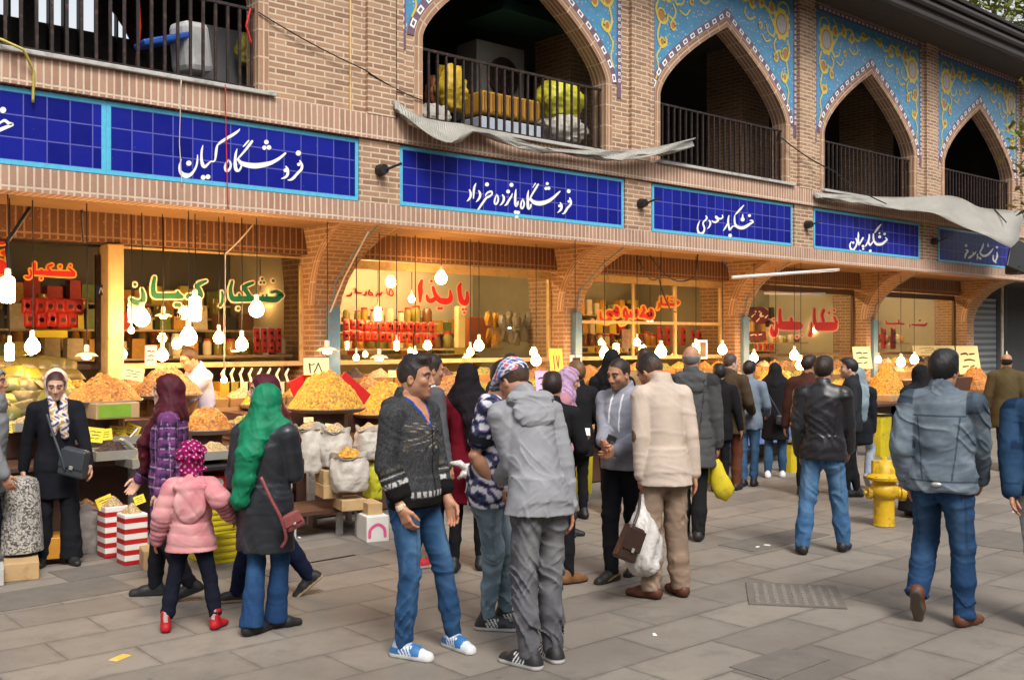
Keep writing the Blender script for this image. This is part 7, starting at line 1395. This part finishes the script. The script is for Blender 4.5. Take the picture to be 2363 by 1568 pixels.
# -- boy in the printed T-shirt
def tprint(t):
    v = t['v']; n = np.sin(v[:, 0] * 62 + 4 * np.sin(v[:, 2] * 30)) + np.sin(v[:, 2] * 58 + v[:, 1] * 44 + 2 * np.sin(v[:, 0] * 50)); c = np.tile(np.array((.045, .06, .12)), (len(v), 1)); c = mixc(c, (.60, .60, .66), (n > .45) * 1.0); c = mixc(c, (.02, .02, .04), (n < -.85) * 1.0); c = mixc(c, (.25, .12, .35), ((n > .1) & (n < .3)) * .8); return mixc(c, (.012, .012, .016), ((t['arm'] > 0) & (t['t'] > .54) & (t['t'] < .72)) * 1.0)
p = Person('boy in a printed T-shirt and faded ripped jeans looking down beside the patterned cap', ((1134, 1452), (1172, 1440)), 78, 1.74, lean=4, shift=-22, head=(6, 24), hands=((1143, 1128, .14), (.10, .33, .98, 0)), toe=(0, 0)); p.body(curl=(.5, .5)); p.hair('full', (.014, .011, .011)); p.legs(denim((.13, .19, .235), (.27, .34, .38)), fit=.002, m=M_DENIM, name='faded_jeans', wr=.011); p.shoes((.014, .014, .016), 'sneaker', (.45, .45, .44), (.5, .5, .5)); p.top(tprint, hem=.80, ease=.03, name='tshirt', sleeve=.5, collar=False)
# -- boy in grey jacket with patterned cap
p = Person('boy in pale grey hooded jacket, grey jeans and patterned cap bending forward', ((1270, 1520), (1216, 1536)), -152, 1.80, lean=21, build=.90, head=(-14, 22), hands=((1312, 1165, -.1), (.06, .30, 1.12, .02)), skin='b', toe=(-6, -26), fq=.8); p.body()
p.hair('short', (.016, .012, .012)); p.legs(denim((.095, .095, .107), (.21, .21, .225)), fit=.012, m=M_DENIM, name='grey_jeans', wr=.013); p.shoes((.016, .016, .018), 'sneaker', (.50, .50, .49), (.62, .62, .62)); p.top(plain((.22, .225, .245), (.31, .315, .335), .4), hem=.84, ease=.032, name='hooded_jacket', hood=True, hemw=.212, fq=.8, wr=.006)
S = SDF(p.hc - .22, p.hc + .24, .006); S.ell(p.hp((0, -.012, .035)), (.091, .113, .108), 0, p.HM); S.cone(p.hp((0, .08, .045)), p.hp((0, .15, .03)), .05, .035, .02, (p.HM[:, 0], 1.5)); X, Y, Z = S.ax[0][:, None, None] - p.hc[0], S.ax[1][None, :, None] - p.hc[1], S.ax[2][None, None, :] - p.hc[2]; S.D = np.maximum(S.D, (.022 - (p.HM[0, 2] * X + p.HM[1, 2] * Y + p.HM[2, 2] * Z)).astype(np.float32))
def capc(V):
    n1 = np.sin(V[:, 0] * 60 + 3 * np.sin(V[:, 2] * 60)) * np.sin(V[:, 1] * 70 + V[:, 2] * 40); n2 = np.sin(V[:, 0] * 45 + V[:, 2] * 70 + 2); c = np.tile(np.array((.62, .60, .62)), (len(V), 1)); c = mixc(c, (.05, .12, .45), (n1 > .3) * .9); c = mixc(c, (.55, .04, .12), ((n1 < -.35) & (n2 > 0)) * .9); return mixc(c, (.02, .02, .05), ((n1 < -.2) & (n2 < -.3)) * .9)
p.extra('patterned_cap', S, capc)
# -- others near the middle
p = Person('dark haired man mostly hidden behind the patterned cap, with tan shoes', ((1312, 1345), (1236, 1345)), 178, 1.60, hands=((.2, .2, 1.0, 0), (.2, .2, 1.0, 0)), toe=(55, 0)); p.body(); p.hair('full', (.022, .012, .010)); p.legs((.012, .012, .014)); p.shoes((.17, .075, .028)); p.top(BLACK, hem=.8, name='jacket')
p = Person('woman in a lilac patterned headscarf holding a phone before the grey hooded man', ((1292, 1240), (1312, 1236)), 92, 1.60, head=(0, 18), skin='c', hands=((1338, 1003, .05), (1334, 1000, -.05)), ); p.body(curl=(.7, .6)); p.legs((.012, .012, .014)); p.shoes(BLACK); p.top(plain((.38, .16, .20), (.5, .3, .34)), hem=.72, name='blouse', ease=.03)
p.hijab((.4, .3, .45), low=1.28, fcol=lambda V, p: mixc(np.tile(np.array((.42, .30, .46)), (len(V), 1)), (.25, .10, .16), (np.sin(V[:, 0] * 90) * np.sin(V[:, 2] * 80 + V[:, 1] * 60) > .1) * .7)); P_P = p
p = Person('woman in black with long brown hair beside the second pier pipe', ((1345, 1195), (1318, 1198)), 205, 1.62, hands=((.2, .25, 1.05, 0), None)); p.body(); p.hair('full', (.14, .075, .03), .012); p.legs(BLACK); p.shoes(BLACK); p.top(plain(BLACK), hem=.7, name='coat', ease=.03)
# -- grey hooded man
p = Person('bearded man in a pale grey hooded sweater and black trousers looking down at his hand', ((1408, 1340), (1466, 1322)), -30, 1.715, head=(10, 14, 0), hands=((1392, 1016, .28), (.12, .30, 1.05, 0)), skin='b', toe=(6, -4), fq=.85); p.body(beard=.8, curl=(.75, .6)); p.hair('short', (.022, .014, .012), -.004)
p.legs((.011, .011, .014), fit=.010); p.shoes(lambda v: mixc(np.tile(np.array((.014, .013, .013)), (len(v), 1)), (.32, .20, .04), ((np.abs(v[:, 2] + .045 + .25 * (v[:, 1] - .03)) < .007) & (v[:, 1] < .1)) * 1.0), 'sneaker', (.03, .025, .02))
def hoody(t):
    c = plain((.225, .235, .285), (.31, .32, .37), .4)(t); v = t['v']; k = (np.abs(np.abs(v[:, 0] - .0) - .045) < .0075) & (v[:, 1] > .05) & (v[:, 2] > 1.17) & (v[:, 2] < 1.46) & (t['arm'] == 0); c = mixc(c, (.78, .78, .80), k * 1.0); k = (np.abs(v[:, 2] - .93) < .008) & (t['arm'] == 0); return mixc(c, (.22, .23, .27), k * .7)
p.top(hoody, hem=.875, ease=.035, name='hooded_sweater', hood=True, hemw=.18, fq=.85, cuff=.004); P_H = p
# -- cream blazer
p = Person('man in a cream blazer with brown elbow patches and tan trousers bowing his head', ((1568, 1372), (1500, 1378)), -158, 1.80, lean=9, build=.86, head=(-26, 40), hands=((1606, 1120, .0), (1481, 1128, .05)), skin='b', toe=(-8, -46), fq=.8); p.body(beard=.5, curl=(.3, .95)); p.hair('short', (.016, .012, .012), .004)
p.legs(lambda d: mixc(np.tile(np.array((.215, .150, .108)), (len(d['v']), 1)), (.30, .22, .165), np.clip(.4 + .6 * folds(d['v'][:, 0], d['v'][:, 1], d['v'][:, 2], 4), 0, 1)), fit=.016, wr=.011); p.shoes((.085, .026, .012), 'shoe', (.02, .012, .01))
p.top(seams((.46, .375, .31), (.56, .47, .40), patch=(.17, .095, .055)), hem=.79, ease=.034, name='blazer', hemw=.205, fq=.8, wr=.004); P_C = p
# -- bald man in parka
p = Person('bald grey-fringed man in a dark grey parka walking away with a yellow bag', ((1612, 1246), (1578, 1240)), 172, 1.80, hands=((1658, 1052, .0), (.22, .2, .95, 0)), head=(6, 0), fq=.9); p.body(); p.hair('bald', (.22, .21, .20)); p.legs((.016, .016, .018), fit=.012); p.shoes(BLACK); p.top(seams((.060, .062, .064), (.10, .102, .105), dark=(.02, .02, .02)), hem=.66, ease=.055, name='parka', hood=True, hemw=.24, fq=.9, wr=.007); P_Y = p
p = Person('greying man in a brown jacket and rust brown trousers with his head turned', ((1700, 1130), (1668, 1128)), 158, 1.68, head=(38, 0), hands=((.2, .25, 1.0, 0), (.2, .25, 1.0, 0)), skin='c'); p.body(); p.hair('short', (.06, .04, .035), -.003); p.legs((.11, .038, .022), fit=.010); p.shoes(BLACK); p.top(plain((.060, .040, .024), (.10, .068, .042)), hem=.72, ease=.045, name='jacket', hemw=.22)
p = Person('youth with dark hair in a grey-blue jacket and jeans beside the brown jacket', ((1740, 1121), (1716, 1121)), 168, 1.58, head=(20, 0), hands=((.2, .25, 1.0, 0), (.2, .25, 1.0, 0))); p.body(); p.hair('full', (.016, .012, .012), .006); p.legs(denim((.04, .10, .21), (.11, .22, .36)), m=M_DENIM, name='jeans'); p.shoes(BLACK); p.top(plain((.15, .19, .24)), hem=.80, ease=.035)
p = Person('person with black hair between the grey parka and the brown jacket', ((1672, 1133), (1648, 1133)), 182, 1.55); p.body(); p.hair('full', BLACK, .01); p.legs(BLACK); p.shoes(BLACK); p.top(BLACK, hem=.7, name='coat')
p = Person('woman in a long black tunic and headscarf with jeans and white shoes at the counter', ((1806, 1100), (1772, 1101)), 178, 1.54, head=(-10, 4), hands=((.2, .26, 1.02, 0), (.2, .26, 1.02, 0))); p.body(); p.legs(denim((.03, .075, .15), (.07, .14, .25)), m=M_DENIM, name='jeans', fit=.01); p.shoes(WHITE, 'sneaker', (.7, .7, .7)); p.top(BLACK, hem=.58, ease=.045, name='tunic', hemw=.22); p.hijab(BLACK, low=1.2, fcol=plainV(BLACK), width=.19); P_T = p
# -- black leather jacket
p = Person('man in a black leather jacket and blue jeans seen from behind beside the hydrant', ((1946, 1270), (1852, 1276)), 176, 1.70, head=(14, 0), hands=((1958, 1040, -.14), (1846, 1042, -.14)), toe=(14, -14), fq=.85, build=1.0); p.body(); p.hair('full', (.022, .014, .010)); p.legs(denim((.045, .115, .24), (.13, .25, .40)), fit=.014, m=M_DENIM, name='jeans', wr=.009, fq=.9); p.shoes((.014, .013, .013)); p.top(seams((.010, .010, .013), (.020, .020, .026), dark=(.004, .004, .004)), hem=.845, ease=.05, name='leather_jacket', m=M_LEATH, hemw=.215, fq=.85, wr=.007)
p = Person('person in dark maroon behind the leather jacket', ((1878, 1142), (1850, 1142)), 165, 1.66, head=(30, 0)); p.body(); p.hair('full', (.02, .012, .01)); p.legs(BLACK); p.shoes(BLACK); p.top(plain((.055, .022, .018)), hem=.75, ease=.05)
p = Person('man in profile with black hair turning towards the leather jacket', ((1975, 1146), (1950, 1146)), -86, 1.63, head=(0, 2), skin='c'); p.body(beard=.6); p.hair('full', BLACK); p.legs(BLACK); p.shoes(BLACK); p.top(plain((.02, .022, .026)), hem=.82)
p = Person('woman in a grey-blue hood and black coat striding in pale jeans', ((2004, 1126), (1960, 1132)), 160, 1.50, head=(-16, 4), hands=((2014, 995, .04), (.2, .24, 1.0, 0)), pitch=(50, 0), lift=(.10, 0)); p.body(); p.legs(denim((.30, .36, .46), (.42, .48, .56)), m=M_DENIM, name='pale_jeans', fit=.006); p.shoes((.2, .22, .3), 'sneaker', (.4, .4, .4)); p.top(plain((.014, .016, .02)), hem=.66, ease=.04, name='coat', hemw=.21); p.hijab((.17, .22, .25), low=1.16, fcol=plainV((.15, .195, .225), .4), back=[((.02, -.3, .9), [p.up((.02, -.1, 1.42)), p.up((.04, -.19, 1.25)), p.up((.06, -.19, 1.04))], (.11, .10, .08))])
# -- chador
p = Person('woman wrapped in a long black chador behind the denim jacket', ((2142, 1188), (2112, 1192)), -140, 1.58, head=(0, 4)); p.body(); p.shoes(BLACK); p.top(plain(BLACK), hem=.07, ease=.07, name='chador_gown', hemw=.30); p.hijab(BLACK, low=1.0, fcol=plainV(BLACK), width=.26, name='chador')
# -- denim jacket
p = Person('black haired man in a washed denim jacket and dark jeans walking away', ((2226, 1442), (2120, 1432)), 170, 1.775, head=(20, 0), hands=((2262, 1105, -.13), (2096, 1112, -.13)), toe=(24, -4), pitch=(0, 62), lift=(0, .11), fq=.75, build=1.06, lean=3); p.body(); p.hair('full', (.010, .010, .011), .008)
p.legs(denim((.018, .048, .115), (.055, .115, .215)), fit=.022, m=M_DENIM, name='dark_jeans', wr=.011); p.shoes((.12, .042, .020), 'shoe', (.10, .075, .055)); p.top(seams((.060, .085, .115), (.24, .285, .33), dark=(.025, .04, .06)), hem=.865, ease=.055, name='denim_jacket', m=M_DENIM, hemw=.212, fq=.75, wr=.008); P_D = p
S = SDF(p.up((-.06, -.26, .86)), p.up((.06, -.12, .95)), .006); S.ell(p.up((0, -.176, .905)), (.034, .014, .017), 0); p.extra('jacket_buckle', S, (.5, .48, .42), M_TRAY)
# -- right edge
p = Person('person in a dark blue denim jacket and pale jeans cut off by the picture edge', ((2432, 1440), (2396, 1446)), 165, 1.72, hands=((2480, 1180, 0), (2334, 1168, .08)), build=1.1); p.body(); p.hair('full'); p.legs(denim((.36, .40, .42), (.5, .54, .56)), m=M_DENIM, name='pale_jeans', fit=.01); p.shoes(BLACK); p.top(seams((.016, .042, .095), (.035, .08, .15), dark=(.008, .02, .05)), hem=.87, ease=.05, name='denim_jacket', m=M_DENIM, hemw=.21)
p = Person('balding man in an olive brown coat walking off towards the shutter', ((2334, 1086), (2312, 1086)), 178, 1.66, head=(0, 6)); p.body(); p.hair('bald', (.02, .015, .012), .004); p.legs((.02, .02, .022)); p.shoes(BLACK); p.top(plain((.085, .062, .028), (.13, .10, .05)), hem=.66, ease=.055, name='coat', hemw=.23)
# -- heads at the counters
p = Person('person in a black hood at the counter behind the grey hooded man', ((1424, 1184), (1400, 1184)), 178, 1.74); p.body(); p.legs(BLACK); p.shoes(BLACK); p.top(BLACK, hem=.7, name='coat'); p.hijab(BLACK, low=1.2)
p = Person('short haired man in a tan shirt at the counter behind the bowing man', ((1498, 1168), (1476, 1168)), 180, 1.76); p.body(); p.hair('short', (.03, .016, .01)); p.legs(BLACK); p.shoes(BLACK); p.top((.34, .20, .10), hem=.85, name='shirt')
p = Person('dark haired man at the counter behind the printed T-shirt', ((1190, 1200), (1164, 1200)), 176, 1.70); p.body(); p.hair('full', (.022, .013, .01)); p.legs(BLACK); p.shoes(BLACK); p.top((.03, .03, .034), hem=.8)
#STOP
# ================================================================== things people carry
def onper(p, px, py, off): return atZ(px, py, p.Z - off)
def satchel(p, px, py, w, h, d, off, m_, label, strap, rot=0, tilt=0, name='shoulder_bag', cat='bag', flap=True, hard=.02):
    c = onper(p, px, py, off); k = (p.Z - off) / 2363; W, H = w * k, h * k; M = Matrix.Rotation(-VA + R(rot), 3, 'Z') @ Matrix.Rotation(R(tilt), 3, 'Y'); t = thing(name, label, cat, c)
    m = MB(); m.obox(c, W, d, H, M, .9); m.build('bag_body', m_, t, bevel=hard)
    if flap: m = MB(); o = M @ Vector((0, -d / 2 - .004, H * .12)); m.obox(Vector(c) + o, W * .94, .012, H * .62, M, .96); m.build('flap', m_, t, bevel=.005); m = MB(); o = M @ Vector((W * .05, -d / 2 - .014, -H * .16)); m.obox(Vector(c) + o, W * .14, .008, H * .13, M); m.build('clasp', M_TRAY, t, bevel=.003)
    if strap: m = MB(); m.tube([tuple(v) for v in catmull([np.array(onper(p, *q)) for q in strap], 8)], .011, 6); m.build('strap', m_, t, smooth=True)
    return t
M_BAGG = mat('slate_leather', (.035, .042, .052), .4, vary=.2, scale=20, bump=.15); M_BAGP = mat('rose_leather', (.22, .055, .055), .4, vary=.2, scale=20, bump=.15); M_BAGB = mat('dark_brown_leather', (.035, .016, .013), .32, vary=.3, scale=14, bump=.15); M_PLW = mat('thin_white_plastic', (.52, .50, .48), .35, vary=.22, scale=22, bump=1.0, bscale=34)
satchel(P_W, 172, 1066, 66, 66, .09, .20, M_BAGG, 'slate grey shoulder bag with a flap on the hip of the woman in black', [(108, 955, .20), (122, 1000, .22), (140, 1050, .24), (150, 1085, .24)], rot=-8, tilt=12)
satchel(P_G, 676, 1200, 46, 40, .07, .18, M_BAGP, 'small rose leather purse hanging behind the green-scarfed woman', [(602, 1100, .26), (625, 1150, .27), (648, 1195, .26), (660, 1240, .22), (650, 1262, .2)], rot=10, tilt=-28)
t = thing('plastic_bag', 'crumpled white plastic bag in the hand of the man in the cream blazer', 'bag', onper(P_C, 1490, 1230, .10)); c0 = onper(P_C, 1481, 1142, .07); k = P_C.Z / 2363; m = MB(); n, rn = 36, 14; vs = []
c = onper(P_C, 1490, 1325, .12); prof_0 = [(.10, 0), (.30, .01), (.40, .12), (.43, .28), (.40, .46), (.31, .63), (.17, .79), (.07, .90), (.05, 1.0)]
prof_ = [(float(np.interp(z, [q[1] for q in prof_0], [q[0] for q in prof_0])), z) for z in np.linspace(0, 1, 26)]
for r_, z in prof_:
    for a in range(n):
        q = 2 * math.pi * a / n; wob = 1 + .10 * math.sin(3 * q + z * 9) + .09 * math.sin(7 * q - z * 15) + .06 * math.sin(11 * q + z * 31); zz = c.lerp(c0, z); vs.append(zz + Vector((math.cos(q) * r_ * wob * .31, math.sin(q) * r_ * wob * .24, 0)))
m.add(vs, [(i * n + a, i * n + (a + 1) % n, (i + 1) * n + (a + 1) % n, (i + 1) * n + a) for i in range(len(prof_) - 1) for a in range(n)] + [tuple(range(n))[::-1]]); m.crumple(.011, 15, 3); m.build('bag_film', M_PLW, t, smooth=True)
satchel(P_C, 1452, 1252, 52, 82, .10, .30, M_BAGB, 'dark brown leather briefcase hanging beside the white plastic bag', [(1478, 1135, .10), (1474, 1175, .2), (1462, 1212, .28)], rot=25, tilt=24, name='briefcase', cat='briefcase')
c = onper(P_Y, 1662, 1108, .05); m = MB(); M = Matrix.Rotation(-VA, 3, 'Z') @ Matrix.Rotation(R(-16), 3, 'Y'); vs = []; n = 14
for i in range(9):
    z = i / 8; r_ = [.02, .30, .38, .36, .34, .30, .26, .22, .14][i]
    for a in range(n): q = 2 * math.pi * a / n; wob = 1 + .12 * math.sin(3 * q + 8 * z); vs.append(Vector(c) + M @ Vector((math.cos(q) * r_ * .26 * wob, math.sin(q) * r_ * .16, (z - .5) * .40)))
m.add(vs, [(i * n + a, i * n + (a + 1) % n, (i + 1) * n + (a + 1) % n, (i + 1) * n + a) for i in range(8) for a in range(n)]); single(m, 'plastic_bag', M_YPL, 'bright yellow plastic bag swinging from the hand of the bald man', 'bag', smooth=True)
t = thing('white_handbag', 'white cloth bag with a dangling bow on the arm of the woman in burgundy', 'bag', onper(P_B, 1075, 1080, .25)); c = onper(P_B, 1085, 1088, .24); m = MB(); d = Vector((C_, -S_, 0)); m.obox(c, .15, .07, .12, Matrix.Rotation(-VA, 3, 'Z') @ Matrix.Rotation(R(18), 3, 'Y'), .8); m.build('bag_body', M_PLW, t, bevel=.03)
m = MB()
for q in ((-.17, .10, .03), (-.11, -.02, .025), (.03, .13, .02), (-.05, -.13, .015)): m.tube([c, c + d * q[0] * .6 + Vector((0, -.03, q[1] * .7)), c + d * q[0] + Vector((0, -.02, q[1] - .03))], [.02, q[2], q[2] * .4], 8)
m.build('bow', M_PLW, t, smooth=True)
satchel(P_T, 1805, 968, 28, 22, .06, .22, M_BAGG, 'small grey bag on the back of the woman in the long black tunic', [(1770, 905, .2), (1788, 935, .22), (1800, 958, .23)])
c = onper(P_P, 1342, 996, .06); m = MB(); m.obox(c, .16, .012, .08, Matrix.Rotation(-VA, 3, 'Z') @ Matrix.Rotation(R(-35), 3, 'X')); single(m, 'mobile_phone', M_WHP, 'pale mobile phone held up by the woman in the lilac scarf', 'phone', bevel=.004)
c = onper(P_H, 1412, 1010, .34); m = MB(); m.obox(c, .07, .012, .04, Matrix.Rotation(-VA, 3, 'Z') @ Matrix.Rotation(.4, 3, 'Y')); single(m, 'small_object', M_BLK, 'tiny dark object pinched by the grey hooded man', 'gadget', bevel=.003)
